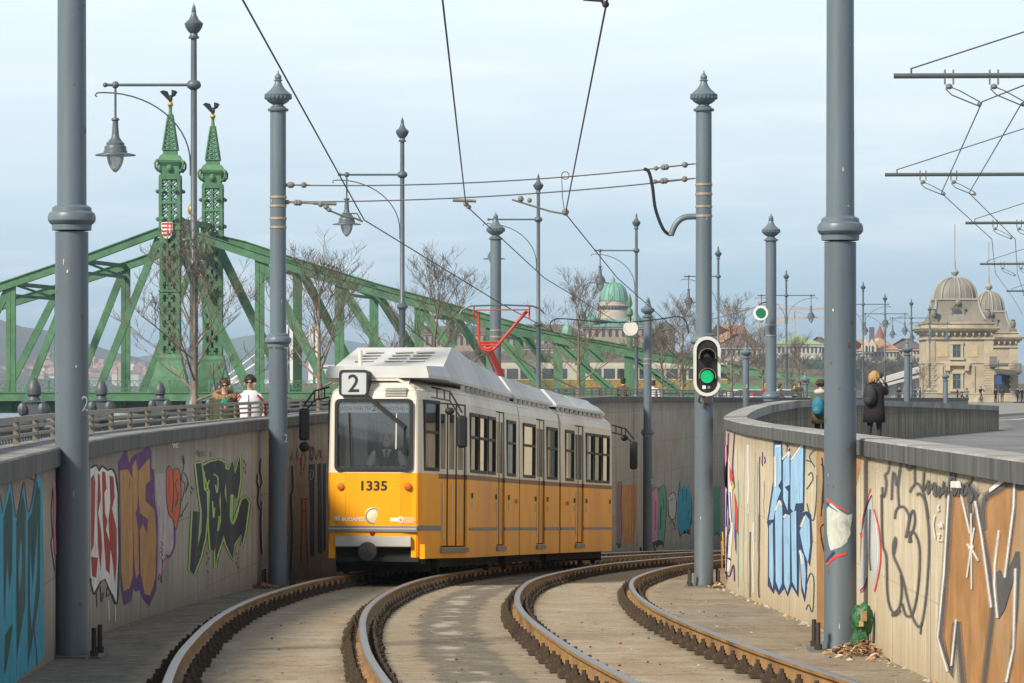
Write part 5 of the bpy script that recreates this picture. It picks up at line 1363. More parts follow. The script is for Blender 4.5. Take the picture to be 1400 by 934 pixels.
# two-aspect signal on its pole
t = thing('tram_signal', 'black two-lamp tram signal with white rim showing green', 'traffic signal', W(967,540,56.7))
def sp(px,py,dd=0.0): p = W(px,py,56.75); p.y -= dd; return p
def stad(cx, y0, y1, hw, n=10):
    out = []
    for k in range(n+1): a = math.pi*k/n; out.append((cx+hw*math.cos(a), y0+hw-hw*math.sin(a)))
    for k in range(n+1): a = math.pi*k/n; out.append((cx-hw*math.cos(a), y1-hw+hw*math.sin(a)))
    return out
O = stad(966.5,460,542,18.5); I_ = stad(966.5,464.5,537.5,14.5)
b = MB(); n = len(O); V = [sp(*p,.0) for p in O]+[sp(*p,.06) for p in O]+[sp(*p,.06) for p in I_]+[sp(*p,.03) for p in I_]; Fc = []
for i in range(n):
    j = (i+1)%n; Fc += [(i,j,n+j,n+i),(n+i,n+j,2*n+j,2*n+i),(2*n+i,2*n+j,3*n+j,3*n+i)]
b.add(V, Fc+[tuple(range(n-1,-1,-1))]); b.build('rim', mat('signal_rim',(.55,.55,.53),.5,var=.05), t)
b = MB(); b.add([sp(*p,.031) for p in I_], [tuple(range(n))]); b.build('backing', rubber, t)
for y,lit in ((488,False),(515,True)):
    c = sp(966.5,y,.03); b = MB(); pts = []
    for k in range(13):
        a = math.pi*(-.08+1.16*k/12); pts.append((math.cos(a),math.sin(a)))
    r = .135; rings = [[c+Vector((x*rr,-dd,zz*rr)) for x,zz in pts] for rr,dd in ((r,0),(r*1.0,.2),(r*.93,.2),(r*.93,0))]
    b.loft(rings, closed=False, cap=False); b.build('hood', mat('signal_hood',(.16,.135,.10),.6), t)
    b = MB(); b.lathe([(.0,.02),(.07,.015),(.105,.0)], 20, c, mtx=RX)
    m = mat('green_lamp',(.01,.3,.16),.25,emit=(.02,1,.35),estr=.4,var=.35,scale=40) if lit else mat('dark_lens',(.012,.01,.012),.15,spec=.7)
    b.build('lens', m, t, smooth=60)
b = MB(); b.box(sp(962.5,529.5,.034),(.055,.012,.055)); b.build('label_plate', wm, t)
b = MB(); b.box(sp(969,529.5,.034),(.04,.012,.04)); b.build('label_plate', silver, t)
b = MB(); b.box(sp(968,546,-.05),(.12,.2,.12)); b.tube([sp(957,541,.0),sp(955,549,.0),sp(959,551,.0)], .02, 6); b.build('bracket', dark_iron, t)

# bracket masts over the street, poles outside the picture
arms = [(1222,104,68,'topmost bracket arm reaching in from the right edge'),(1210,239,99,'second bracket arm from the top at the right edge'),(1320,305,127,'third bracket arm from the top at the right edge'),(1340,361,167,'fourth bracket arm from the top, above the second dome'),(1376,398,211,'lowest bracket arm at the right edge')]
arm_m = mat('arm_grey', (.07,.08,.09), .5, var=.1)
for px,py,D,lab in arms:
    tip = W(px,py,D); X1 = tip.x+5.4
    t = thing('overhead_mast', lab, 'overhead mast', (X1,D,0), 'bracket masts over the street')
    b = MB(); b.lathe([(.2,0),(.17,.3),(.15,4),(.13,9.6),(.02,9.9)], 16, (X1,D,0)); b.build('mast', pole_paint, t, smooth=40)
    b = MB(); b.tube([tip,Vector((X1,D,tip.z+.02))], .05, 8); b.build('arm', arm_m, t)
    b = MB(); a = tip+Vector((.33,0,.04)); b.tube([a,a+Vector((0,0,.11))], .02, 6); b.tube([a+Vector((.0,0,.1)),Vector((X1,D,9.1))], .017, 6); b.build('stay', arm_m, t)
    for dx in (1.05,1.9):
        b = MB(); c = tip+Vector((dx,0,0)); 
        for s in (-.08,.08): b.bar(c+Vector((s,0,.12)),c+Vector((s,0,-.16)),.03,.06)
        b.ball(c+Vector((0,0,-.2)),.07,8,sc=(1,1,.8)); b.tube([c+Vector((-.07,0,-.24)),c+Vector((.05,0,-.36)),c+Vector((.6,.2,-.56))],.014,5); b.tube([c+Vector((.05,0,-.22)),c+Vector((.2,0,-.28)),c+Vector((.62,.2,-.48))],.012,5); b.ball(c+Vector((.6,.2,-.52)),.05,6)
        b.build('hanger', insul, t)
wire('contact_wire', 'left contact wire zigzagging under the bracket arms', [W(*p) for p in ((1480,85,52),(1343,139,68),(1287,264,99),(1356,327,127),(1361,374,167),(1385,407,211),(1398,430,270))], .013)
wire('contact_wire', 'right contact wire zigzagging under the bracket arms', [W(*p) for p in ((1500,90,52),(1397,141,68),(1325,264,99),(1388,327,127),(1391,374,167),(1402,407,211),(1412,430,270))], .013)

# ================================================================== PEOPLE
skin_m = mat('skin', (.48,.28,.20), .6, var=.08, scale=8)
def cloth(name, c, var=.16): return mat('cloth_'+name, c, .9, var=var, scale=14, bump=.3, bscale=30, spec=.15)
BASEJ = dict(pelvis=(0,0,.95),belly=(0,0,1.1),chest=(0,.01,1.29),nb=(0,.01,1.45),neck=(0,-.005,1.53),head=(0,-.02,1.61),top=(0,-.01,1.695),
  shL=(-.175,.01,1.415),elL=(-.23,.03,1.14),wrL=(-.22,-.07,.91),haL=(-.215,-.1,.83),shR=(.175,.01,1.415),elR=(.23,.03,1.14),wrR=(.22,-.07,.91),haR=(.215,-.1,.83),
  hiL=(-.095,0,.9),knL=(-.1,-.03,.5),anL=(-.1,.03,.09),toL=(-.115,-.13,.045),hiR=(.095,0,.9),knR=(.1,-.03,.5),anR=(.1,.03,.09),toR=(.115,-.13,.045),nose=(0,-.125,1.625))
BASER = dict(pelvis=(.15,.11),belly=(.15,.11),chest=(.165,.115),nb=(.075,.07),neck=(.058,.058),head=(.08,.098),top=(.066,.078),shL=.068,elL=.05,wrL=.036,haL=.036,shR=.068,elR=.05,wrR=.036,haR=.036,
  hiL=.1,knL=.068,anL=.046,toL=.042,hiR=.1,knR=.068,anR=.046,toR=.042,nose=.02)
EDG = [('pelvis','belly'),('belly','chest'),('chest','nb'),('nb','neck'),('neck','head'),('head','top'),('chest','shL'),('shL','elL'),('elL','wrL'),('wrL','haL'),('chest','shR'),('shR','elR'),('elR','wrR'),('wrR','haR'),
  ('pelvis','hiL'),('hiL','knL'),('knL','anL'),('anL','toL'),('pelvis','hiR'),('hiR','knR'),('knR','anR'),('anR','toR')]
def person(label, loc, rz, height=1.75, pose=None, coat=None, trousers=None, shoes=None, hair=None, rad=None, group=None, fingers=False, near=False, hem=.86, sleeve=None, hairstyle='short'):
    t = thing('person', label, 'person', (0,0,0), group)
    J = dict(BASEJ); J.update(pose or {}); Rr = dict(BASER); Rr.update(rad or {})
    names = list(J); vs = [Vector(J[n]) for n in names]; ed = [(names.index(a),names.index(b)) for a,b in EDG]
    rs = [Rr[n] if isinstance(Rr[n],tuple) else (Rr[n],)*2 for n in names]
    k = names.index('nose'); ed.append((names.index('head'),k)); roots = {names.index('pelvis')}
    if fingers:
        for s in 'LR':
            w = Vector(J['wr'+s]); h = Vector(J['ha'+s]); d = (h-w).normalized(); side = d.cross(Vector((0,0,1)) if abs(d.z) < .9 else Vector((0,1,0))).normalized(); curl = d.cross(side).normalized()
            for q,(off,ln) in enumerate(((-.03,.06),(-.011,.075),(.009,.07),(.027,.055),(.04,.05))):
                b0 = len(vs); st = h+side*off*(.8 if q < 4 else 1)-d*(.01 if q < 4 else .04)
                dd = d if q < 4 else (d+side*.9).normalized()
                vs += [st, st+dd*ln*.55+curl*.006, st+dd*ln*.9+curl*.03]; rs += [(.011,)*2,(.0095,)*2,(.008,)*2]; ed += [(b0,b0+1),(b0+1,b0+2)]; roots.add(b0)
    me = bpy.data.meshes.new('person_body'); me.from_pydata([tuple(v) for v in vs], ed, [])
    o = bpy.data.objects.new('person_body', me); COL.objects.link(o)
    sk = o.modifiers.new('skin','SKIN'); sk.use_smooth_shade = True; sk.branch_smoothing = .6
    for i,sv in enumerate(me.skin_vertices[0].data): sv.radius = rs[i]; sv.use_root = i in roots
    sb = o.modifiers.new('sub','SUBSURF'); sb.levels = sb.render_levels = 2 if near else 1
    bpy.context.view_layer.update()
    m2 = bpy.data.meshes.new_from_object(o.evaluated_get(bpy.context.evaluated_depsgraph_get()))
    o.modifiers.clear(); o.data = m2; bpy.data.meshes.remove(me)
    for q in (skin_m, coat, trousers, shoes, sleeve or coat): m2.materials.append(q)
    zn = J['nb'][2]+.035; wl, wr = Vector(J['wrL']), Vector(J['wrR'])
    hl, hr = Vector(J['haL']), Vector(J['haR'])
    for p in m2.polygons:
        c = p.center; m = 1
        if c.z > zn and (Vector((c.x,c.y))-Vector((J['neck'][0],J['neck'][1]))).length < .15: m = 0
        elif min((c-hl).length,(c-hr).length) < .085: m = 0
        elif min((c-Vector(J['anL'])).length,(c-Vector(J['anR'])).length,(c-Vector(J['toL'])).length,(c-Vector(J['toR'])).length) < .1: m = 3
        elif c.z < J['pelvis'][2]+.02 and min((c-Vector(J['wrL'])).length,(c-Vector(J['wrR'])).length) > .1: m = 2
        elif abs(c.x) > .185: m = 4
        p.material_index = m
    o.parent = t; o.name = 'body'
    hd = Vector(J['head']); 
    b = MB()
    if hairstyle == 'short' and near:
        rnd = random.Random(len(label)); b.ball(hd+Vector((0,.045,.072)), .09, 14, sc=(.97,.95,.82))
        for k in range(60):
            w = rnd.uniform(-.5,math.pi+.5); el = rnd.uniform(-.35,1.5); q = hd+Vector((0,.042,.064))+Vector((math.cos(w)*math.cos(el)*.088,math.sin(w)*math.cos(el)*.095,math.sin(el)*.085)); b.tube([q-Vector((0,0,.012)),q+Vector((rnd.uniform(-.02,.02),rnd.uniform(-.02,.01),rnd.uniform(.005,.028)))], [.022,.008], 4)
    elif hairstyle == 'short': b.ball(hd+Vector((0,.036,.075)), .098, 14, sc=(.95,1.0,.82)); b.ball(hd+Vector((0,.05,.0)), .085, 12, sc=(1.05,.75,1.0))
    elif hairstyle == 'bob':
        rnd = random.Random(8); b.ball(hd+Vector((0,.035,.06)), .104, 14, sc=(.97,1,.9))
        for k in range(34): w = rnd.uniform(-.3,math.pi+.3); q = hd+Vector((.085*math.cos(w),.04+.075*math.sin(w),.08)); e = q+Vector((.03*math.cos(w),.025*math.sin(w)+.01,-rnd.uniform(.13,.2))); b.tube([q,q.lerp(e,.5)+Vector((.012*math.cos(w),.012*math.sin(w),.01)),e], [.034,.034,.012], 5)
    elif hairstyle == 'curly':
        rnd = random.Random(5)
        for k in range(46):
            w = rnd.uniform(0,6.28); f = rnd.uniform(-.1,1); rr = .095*math.sqrt(max(.05,1-f*f*.8))
            b.ball(hd+Vector((rr*math.cos(w), .025+rr*math.sin(w)*.95+ (0.02 if f<.4 else 0), .045+.085*f)), .038, 6)
    if hairstyle == 'curly':
        b.ball(hd+Vector((0,.03,.06)), .105, 12)
    if hair: b.build('hair', hair, None, smooth=80).parent = t
    t['_hd'] = 0
    del t['_hd']
    if near:
        b = MB()
        for s in (-1,1): b.ball(hd+Vector((s*.093,.01,.0)), .03, 8, sc=(.45,.8,1.15))
        b.build('ears', skin_m, None, smooth=80).parent = t
        b = MB(); b.ball(hd+Vector((0,-.098,-.062)), .022, 8, sc=(1.5,.4,.35)); b.build('mouth', mat('lips',(.33,.13,.11),.6), None, smooth=80).parent = t
    s = height/1.76; t.scale = (s,s,s); t.location = loc; t.rotation_euler = (0,0,rz)
    return t, J
def kid(t, name, mb, m, smooth=60):
    o = mb.build(name, m, None, smooth=smooth); o.parent = t; return o
def sunglasses(t, J):
    h = Vector(J['head']); b = MB()
    for s in (-1,1): b.ball(h+Vector((s*.036,-.097,.025)), .026, 10, sc=(1.05,.35,.75)); b.tube([h+Vector((s*.07,-.085,.035)),h+Vector((s*.098,.0,.03))], .006, 5)
    b.tube([h+Vector((-.02,-.105,.035)),h+Vector((.02,-.105,.035))], .006, 5); kid(t, 'sunglasses', b, mat('sunglass_black',(.008,.008,.009),.15,spec=.7))
def coat_shell(t, rings, m, name='jacket', n=18):
    "garment as stacked ellipses: (z, rx, ry, cy)"
    b = MB(); R3 = []
    for z,rx,ry,cy in rings: R3.append([Vector((rx*math.cos(2*math.pi*k/n), cy+ry*math.sin(2*math.pi*k/n), z)) for k in range(n)])
    b.loft(R3, cap=False); o = kid(t, name, b, m, 80); md = o.modifiers.new('s','SOLIDIFY'); md.thickness = .015; return o
jeans = cloth('jeans',(.05,.065,.1)); blk = cloth('black',(.02,.02,.022)); shoe = mat('shoe_dark',(.03,.027,.025),.6); hair_b = mat('hair_brown',(.05,.03,.02),.7,var=.3,scale=30); hair_d = mat('hair_dark',(.018,.013,.01),.7,var=.3,scale=30); hair_y = mat('hair_blond',(.36,.21,.085),.7,var=.3,scale=30)
PZ = lambda D: interp([(0,-.15),(85,-.15),(112,.05),(300,.05)], D)
# --- two men walking behind the left wall
p = W(307,537,60.5); olive = cloth('olive',(.055,.06,.03))
t,J = person('man in olive parka with fur hood and sunglasses behind the left wall', (p.x,p.y,-.15), .1, 1.69, coat=olive, trousers=jeans, shoes=shoe, hair=hair_b, near=True, fingers=True)
sunglasses(t,J); coat_shell(t, [(.72,.21,.16,0),(.95,.21,.165,0),(1.2,.215,.165,0),(1.38,.20,.15,0),(1.47,.11,.11,0)], olive, 'parka')
b = MB(); rnd = random.Random(2)
for k in range(60):
    w = 2*math.pi*k/60; b.ball((.16*math.cos(w)+rnd.uniform(-.02,.02), .03+.13*math.sin(w), 1.46+.05*math.sin(w)+rnd.uniform(-.02,.02)), .05, 6)
kid(t, 'fur_hood', b, mat('fur_tan',(.27,.17,.09),.95,var=.4,scale=30,bump=.6))
b = MB(); b.ball((0,-.125,1.28), .1, 10, sc=(.9,.45,1.5)); kid(t, 't_shirt', b, cloth('teal_shirt',(.02,.2,.16)))
b = MB(); b.ball((0,-.165,1.24), .035, 8, sc=(1,.4,1)); kid(t, 'shirt_print', b, mat('print_orange',(.4,.16,.06),.8))
p = W(342,537,61.5); whj = cloth('white_jacket',(.55,.55,.6),.08)
t,J = person('dark-haired man in white and red zipped jacket with sunglasses behind the left wall', (p.x,p.y,-.15), -.1, 1.75, coat=whj, trousers=jeans, shoes=shoe, hair=hair_d, near=True, fingers=True)
sunglasses(t,J); coat_shell(t, [(.76,.21,.16,0),(.95,.215,.165,0),(1.2,.22,.165,0),(1.38,.205,.15,0),(1.5,.10,.10,0)], whj)
for s in (-1,1): b = MB(); b.tube([(s*.15,-.13,1.42),(s*.2,-.11,1.37),(s*.235,-.06,1.33),(s*.27,-.035,1.2),(s*.27,-.045,1.05)], .018, 6); kid(t, 'red_piping', b, cloth('red',(.4,.02,.03)))
b = MB(); b.tube([(0,-.168,.8),(0,-.175,1.2),(0,-.14,1.42)], .008, 5); kid(t, 'zip', b, blk)
# --- driver and passenger
drv = T0(.62,.10,.92)
seated = dict(pelvis=(0,.05,.55),belly=(0,.04,.72),chest=(0,.03,.95),nb=(0,.02,1.12),neck=(0,.0,1.2),head=(0,-.02,1.29),top=(0,-.01,1.375),nose=(0,-.125,1.30),shL=(-.2,.02,1.07),elL=(-.28,-.05,.82),wrL=(-.24,-.28,.8),haL=(-.22,-.36,.81),shR=(.2,.02,1.07),elR=(.28,-.05,.82),wrR=(.25,-.28,.8),haR=(.22,-.36,.81),
  hiL=(-.1,.0,.53),knL=(-.13,-.42,.5),anL=(-.13,-.45,.09),toL=(-.13,-.6,.045),hiR=(.1,.0,.53),knR=(.13,-.42,.5),anR=(.13,-.45,.09),toR=(.13,-.6,.045))
white_s = cloth('white_shirt',(.62,.62,.62),.06); vest = cloth('dark_vest',(.025,.028,.035))
t,J = person('tram driver in dark vest, white shirt and sunglasses behind the windscreen', drv, .0, 1.76, seated, coat=vest, trousers=blk, shoes=shoe, hair=hair_d, near=True, fingers=True, sleeve=white_s, rad=dict(chest=(.185,.125),belly=(.17,.13),shL=.078,shR=.078,elL=.06,elR=.06))
sunglasses(t,J); b = MB(); b.ball((0,-.128,1.255), .03, 8, sc=(1.5,.5,.42)); kid(t, 'moustache', b, hair_d)
b = MB(); b.add([(-.08,-.115,1.11),(.08,-.115,1.11),(0,-.155,.92),(-.08,-.08,1.11),(.08,-.08,1.11),(0,-.1,.92)], [(0,1,2),(5,4,3),(0,3,4,1),(1,4,5,2),(2,5,3,0)]); kid(t, 'shirt_front', b, white_s, None)
b = MB(); b.tube([(0,-.13,1.1),(0,-.155,1.02),(0,-.16,.92)], [.022,.02,.024], 6); kid(t, 'tie', b, cloth('tie_green',(.02,.14,.11)))
seatm = mat('seat_grey', (.12,.13,.14), .7)
b = MB(); b.box(T0(.70,.10,1.32),(.5,.5,.12)); b.box(T0(.92,.10,1.6),(.46,.1,.55)); b.box(T0(.70,.10,1.0),(.2,.2,.6)); b.build('driver_seat', seatm, tram)
t,J = person('light-haired passenger seated behind the front corner window', T0(2.75,.42,.42), 2.6, 1.7, seated, coat=cloth('mauve_top',(.22,.13,.17)), trousers=jeans, shoes=shoe, hair=mat('hair_grey_blond',(.32,.25,.19),.8,var=.3,scale=30), hairstyle='curly')
b = MB(); b.box(T0(2.95,.42,.84),(.42,.42,.08)); b.box(T0(3.15,.42,1.1),(.42,.05,.5)); b.box(T0(2.95,.42,.65),(.08,.08,.4)); q = b.build('passenger_seat', seatm, tram)
for k,ss in ((0,(3.9,4.8,6.9)),(1,(.9,3.6)),(2,(1.0,3.2,4.2,5.2))):
    for s in ss:
        for tt in (-.7,.7):
            b = MB(); TT = TF(k); b.box(TT(s,tt,.84),(.42,.42,.08)); b.box(TT(s+.2,tt,1.12),(.42,.06,.55)); b.box(TT(s,tt,.65),(.08,.08,.4)); b.build('passenger_seat', seatm, tram)
person('standing passenger in red behind the front door of the tram', T0(1.9,.55,.5), 1.2, 1.66, coat=cloth('red_coat',(.35,.03,.03)), trousers=jeans, shoes=shoe, hair=hair_d)
person('dark-haired passenger seated behind a window of the rear tram section', TF(2)(1.2,.7,.38), 2.8, 1.7, seated, coat=cloth('orange_top',(.4,.14,.03)), trousers=blk, shoes=shoe, hair=hair_d)
# --- photographer and child on the street
p = W(1191,537,84); cl = cloth('charcoal_coat',(.022,.018,.022))
photo = dict(elL=(-.26,-.12,1.22),wrL=(-.16,-.27,1.44),haL=(-.09,-.25,1.54),elR=(.27,-.1,1.2),wrR=(.2,-.28,1.4),haR=(.06,-.25,1.53),head=(0,-.03,1.61),knL=(-.09,-.05,.5),anL=(-.1,-.03,.09),toL=(-.12,-.19,.045),knR=(.1,.04,.5),anR=(.11,.12,.09),toR=(.14,-.03,.045))
t,J = person('blond photographer in long dark coat with black rucksack, seen from behind', (8.55,84.5,0), 2.55, 1.82, photo, coat=cl, trousers=cloth('dark_trousers',(.03,.032,.04)), shoes=shoe, hair=hair_y, near=True, fingers=True, hairstyle='bob')
coat_shell(t, [(.58,.27,.21,.02),(.8,.255,.2,.02),(1.0,.235,.185,.01),(1.2,.235,.18,.01),(1.36,.225,.165,.01),(1.46,.13,.12,.01)], cl, 'long_coat')
b = MB(); b.ball((0,.235,1.2), .17, 14, sc=(.95,.62,1.45)); b.ball((0,.31,1.08), .11, 12, sc=(1.1,.6,.9))
for s in (-1,1): b.tube([(s*.11,.13,1.42),(s*.13,-.02,1.5),(s*.14,-.16,1.38),(s*.15,-.17,1.2)], .022, 6)
kid(t, 'rucksack', b, mat('rucksack_black',(.02,.021,.024),.75,var=.3,scale=9,bump=.3))
cam_loc = t.matrix_basis @ Vector((0,-.23,1.63))
ct = thing('camera', 'small dark camera held up to the photographer’s eye', 'camera', cam_loc, rz=2.55)
b = MB(); b.box((0,0,0),(.14,.06,.09)); b.box((0,0,.055),(.05,.05,.03)); q = b.build('camera_body', rubber, None); q.parent = ct
b = MB(); b.lathe([(.035,0),(.035,.06),(.03,.065),(.0,.06)], 12, (0,-.03,0), mtx=RX); q = b.build('lens', rubber, None); q.parent = ct
kc = cloth('khaki',(.10,.085,.045))
t,J = person('curly-haired child in khaki hooded jacket with blue rucksack at the parapet', (6.98,81.0,0), 2.75, 1.60, dict(elL=(-.25,-.1,1.15),wrL=(-.2,-.3,1.1),haL=(-.18,-.38,1.1),elR=(.25,-.1,1.15),wrR=(.2,-.3,1.1),haR=(.18,-.38,1.1)), coat=kc, trousers=blk, shoes=shoe, hair=hair_b, near=True, fingers=True, hairstyle='curly')
coat_shell(t, [(.66,.23,.18,.0),(.9,.23,.18,.01),(1.2,.225,.18,.01),(1.38,.21,.16,.01),(1.47,.12,.12,.02)], kc)
b = MB(); b.ball((0,.1,1.45), .13, 12, sc=(1.15,.8,.6)); kid(t, 'hood', b, cloth('pale_lining',(.42,.40,.40)))
b = MB(); b.ball((.0,.25,1.08), .17, 14, sc=(.95,.6,1.5)); b.ball((.0,.33,.98), .1, 10, sc=(1.15,.5,1))
for s in (-1,1): b.tube([(s*.1,.14,1.34),(s*.13,.04,1.45),(s*.15,-.12,1.36)], .028, 6)
kid(t, 'rucksack', b, mat('rucksack_blue',(.01,.14,.22),.7,var=.25,scale=9,bump=.3)); b = MB(); b.ball((.02,.365,1.0), .03, 8, sc=(1.4,.5,.8)); kid(t, 'badge', b, mat('badge_rust',(.3,.07,.03),.7))
# --- people further off
brown = cloth('brown',(.09,.06,.035)); greyc = cloth('grey',(.16,.17,.19)); navy = cloth('navy',(.025,.03,.055)); tanc = cloth('tan',(.22,.16,.1)); redc = cloth('red',(.4,.02,.03)); whc = cloth('white',(.55,.55,.55))
walk = dict(knL=(-.1,-.16,.52),anL=(-.1,-.2,.1),toL=(-.11,-.36,.06),knR=(.1,.06,.5),anR=(.1,.3,.12),toR=(.11,.2,.04),wrL=(-.24,.12,.93),haL=(-.24,.16,.86),wrR=(.23,-.2,.95),haR=(.23,-.25,.88))
folded = dict(elL=(-.25,.02,1.14),wrL=(-.05,-.2,1.13),haL=(.04,-.2,1.14),elR=(.25,.02,1.14),wrR=(.05,-.22,1.18),haR=(-.03,-.22,1.19))
crouch = dict(pelvis=(0,.12,.45),belly=(0,.06,.6),chest=(0,0,.8),nb=(0,-.04,.96),neck=(0,-.06,1.04),head=(0,-.1,1.12),top=(0,-.09,1.2),nose=(0,-.2,1.12),shL=(-.17,-.02,.93),elL=(-.23,-.18,.7),wrL=(-.16,-.36,.62),haL=(-.14,-.42,.58),shR=(.17,-.02,.93),elR=(.23,-.18,.7),wrR=(.16,-.36,.62),haR=(.14,-.42,.58),hiL=(-.1,.1,.43),knL=(-.13,-.3,.5),anL=(-.12,-.02,.09),toL=(-.13,-.18,.045),hiR=(.1,.1,.43),knR=(.13,-.3,.5),anR=(.12,-.02,.09),toR=(.13,-.18,.045))
def at_px(px, D, z=0.0): return ((px-700)*D/F, D, z)
far = [
 (852,124,None,folded,3.0,brown,jeans,hair_d,'short','person in brown coat and dark beanie at the railing left of the far wall pole',1.78),
 (893,130,None,None,3.2,whc,navy,hair_b,'short','person in white jacket half hidden behind the far wall pole',1.72),
 (1047,190,.1,None,.2,redc,blk,hair_y,'short','small figure just left of the pole beside the round green board',1.7),
 (1067,190,.1,walk,1.2,tanc,jeans,hair_b,'bob','small figure in tan just right of the pole beside the round green board',1.7),
 (1086,178,.1,folded,.3,olive,jeans,hair_b,'short','left one of two people in green jackets beyond the child',1.65),
 (1093,182,.1,None,-.3,olive,jeans,hair_b,'short','right one of two people in green jackets beyond the child',1.78),
 (1229,330,.1,folded,.4,blk,blk,hair_b,'short','person in black with folded arms just right of the photographer',1.78),
 (1237,340,.1,None,2.0,greyc,blk,hair_y,'bob','person in grey beside the one with folded arms, near the photographer',1.72),
 (1251,350,.1,None,2.6,navy,blk,hair_d,'short','dark-dressed person just right of the urn-topped pole',1.76),
 (1258,352,.1,walk,-1.5,blk,jeans,hair_b,'bob','dark-dressed walker between the urn-topped pole and the lamp post',1.72),
 (1309,398,.14,folded,1.2,brown,blk,hair_b,'short','standing person in brown below the lower window of the domed building',1.8),
 (1315,392,.14,crouch,1.6,blk,blk,hair_d,'short','crouching person in black before the domed building',1.76),
 (1322,396,.14,None,.2,greyc,jeans,hair_d,'bob','person in grey jacket standing beside the crouching one',1.7),
 (1361,402,.14,None,.6,blk,blk,hair_d,'short','person in black waiting at the canopy entrance',1.72),
 (1370,400,.14,None,3.0,navy,olive,hair_d,'short','person in navy jacket seen from behind at the canopy entrance',1.8),
 (1391,405,.14,walk,.4,navy,blk,hair_d,'short','left one of two walkers at the right edge before the building',1.8),
 (1397,408,.14,walk,.4,blk,blk,hair_b,'short','right one of two walkers at the right edge before the building',1.74),
 (213,369.5,'b',None,.3,blk,blk,hair_d,'short','leftmost of the people leaning on the bridge railing at the tower',1.75),
 (219.5,369.5,'b',None,-.2,brown,blk,hair_d,'short','second from left on the bridge railing, in brown',1.75),
 (226.5,369.5,'b',None,.1,greyc,jeans,hair_b,'bob','third from left on the bridge railing, in grey',1.75),
 (235,369.5,'b',None,.4,tanc,blk,hair_b,'short','rightmost of the people on the bridge railing, in tan',1.75)]
DECK = CZ-.05
for px,D,z,po,rz,co,tr_,ha,hs,lab,hgt in far:
    zz = PZ(D) if z is None else (DECK if z == 'b' else z)
    person(lab, at_px(px,D,zz), rz, hgt, po, coat=co, trousers=tr_, shoes=shoe, hair=ha, hairstyle=hs, group='people in the distance')
# cyclist and bicycle
bx,by,bz = at_px(1341,390,.14)
t,J = person('cyclist in black riding towards the camera before the domed building', (bx,by,bz+.25), .15, 1.76, dict(pelvis=(0,.16,.85),belly=(0,.1,1.0),chest=(0,-.04,1.17),nb=(0,-.12,1.32),neck=(0,-.16,1.39),head=(0,-.2,1.47),top=(0,-.2,1.555),nose=(0,-.31,1.47),shL=(-.18,-.08,1.29),elL=(-.27,-.25,1.08),wrL=(-.25,-.46,.93),haL=(-.24,-.53,.91),shR=(.18,-.08,1.29),elR=(.27,-.25,1.08),wrR=(.25,-.46,.93),haR=(.24,-.53,.91),hiL=(-.09,.14,.82),knL=(-.11,-.22,.62),anL=(-.11,.0,.2),toL=(-.11,-.15,.14),hiR=(.09,.14,.82),knR=(.11,-.12,.4),anR=(.11,.08,-.02),toR=(.11,-.08,-.06)), coat=blk, trousers=greyc, shoes=shoe, hair=hair_d, group='people in the distance')
bt = thing('bicycle', 'bicycle ridden by the cyclist in black', 'bicycle', (bx,by,bz), rz=.15)
RY = Matrix.Rotation(R_(90),3,'Y')
for yy in (-.52,.52):
    b = MB(); b.tube([(0,yy+.33*math.cos(a),.34+.33*math.sin(a)) for a in [k*math.pi/10 for k in range(21)]], .02, 5)
    for k in range(6): a = k*math.pi/6; b.tube([(0,yy+.32*math.cos(a),.34+.32*math.sin(a)),(0,yy-.32*math.cos(a),.34-.32*math.sin(a))], .004, 3)
    b.build('wheel', rubber, None).parent = bt
b = MB(); b.tube([(0,-.52,.34),(0,-.42,.9),(0,-.4,1.0)], .02, 6); b.tube([(0,-.42,.85),(0,.12,.9)], .02, 6); b.tube([(0,-.44,.75),(0,.03,.3),(0,.15,.95)], .02, 6); b.tube([(0,.03,.3),(0,.52,.34),(0,.12,.85)], .014, 6); b.build('frame', navy, None).parent = bt
b = MB(); b.tube([(-.28,-.42,1.02),(0,-.42,1.03),(.28,-.42,1.02)], .016, 6); b.build('handlebar', rubber, None).parent = bt
b = MB(); b.ball((0,.16,.98), .11, 8, sc=(.7,1.2,.4)); b.build('saddle', rubber, None).parent = bt

# ================================================================== GREEN BRIDGE
gre = mat('bridge_green', (.064,.168,.082), .6, var=.28, scale=1.1, dirt=(.042,.10,.053))
gre_shade = mat('bridge_green_shade', (.03,.075,.04), .8, var=.2, scale=.6)  # darkened bridge green, paints shade inside the towers and below the deck
gold = mat('gilded', (.55,.30,.05), .35, metal=.7, var=.15, scale=3)
bronze = mat('bird_bronze', (.025,.03,.028), .5, metal=.3)
BD = 370.0; SH = Vector((2.95,16.0,0))
bridge = thing('truss_bridge', 'green riveted truss bridge with two spired towers topped by dark birds', 'bridge', W(233,545,BD))
def fr(px,py): return W(px,py,BD)
chordR = [(240,318),(280,327),(355,352),(464,386),(573,416),(682,447),(740,460),(823,475),(870,484),(944,495),(1010,510)]
chordL = [(226,314),(124,352),(74,368),(0,393),(-130,432),(-300,470)]
def ypx(ch,px):
    tab = sorted(ch); return interp(tab,px)
VR = [355,464,573,671,763,860]; VL = [110,15,-85,-190]
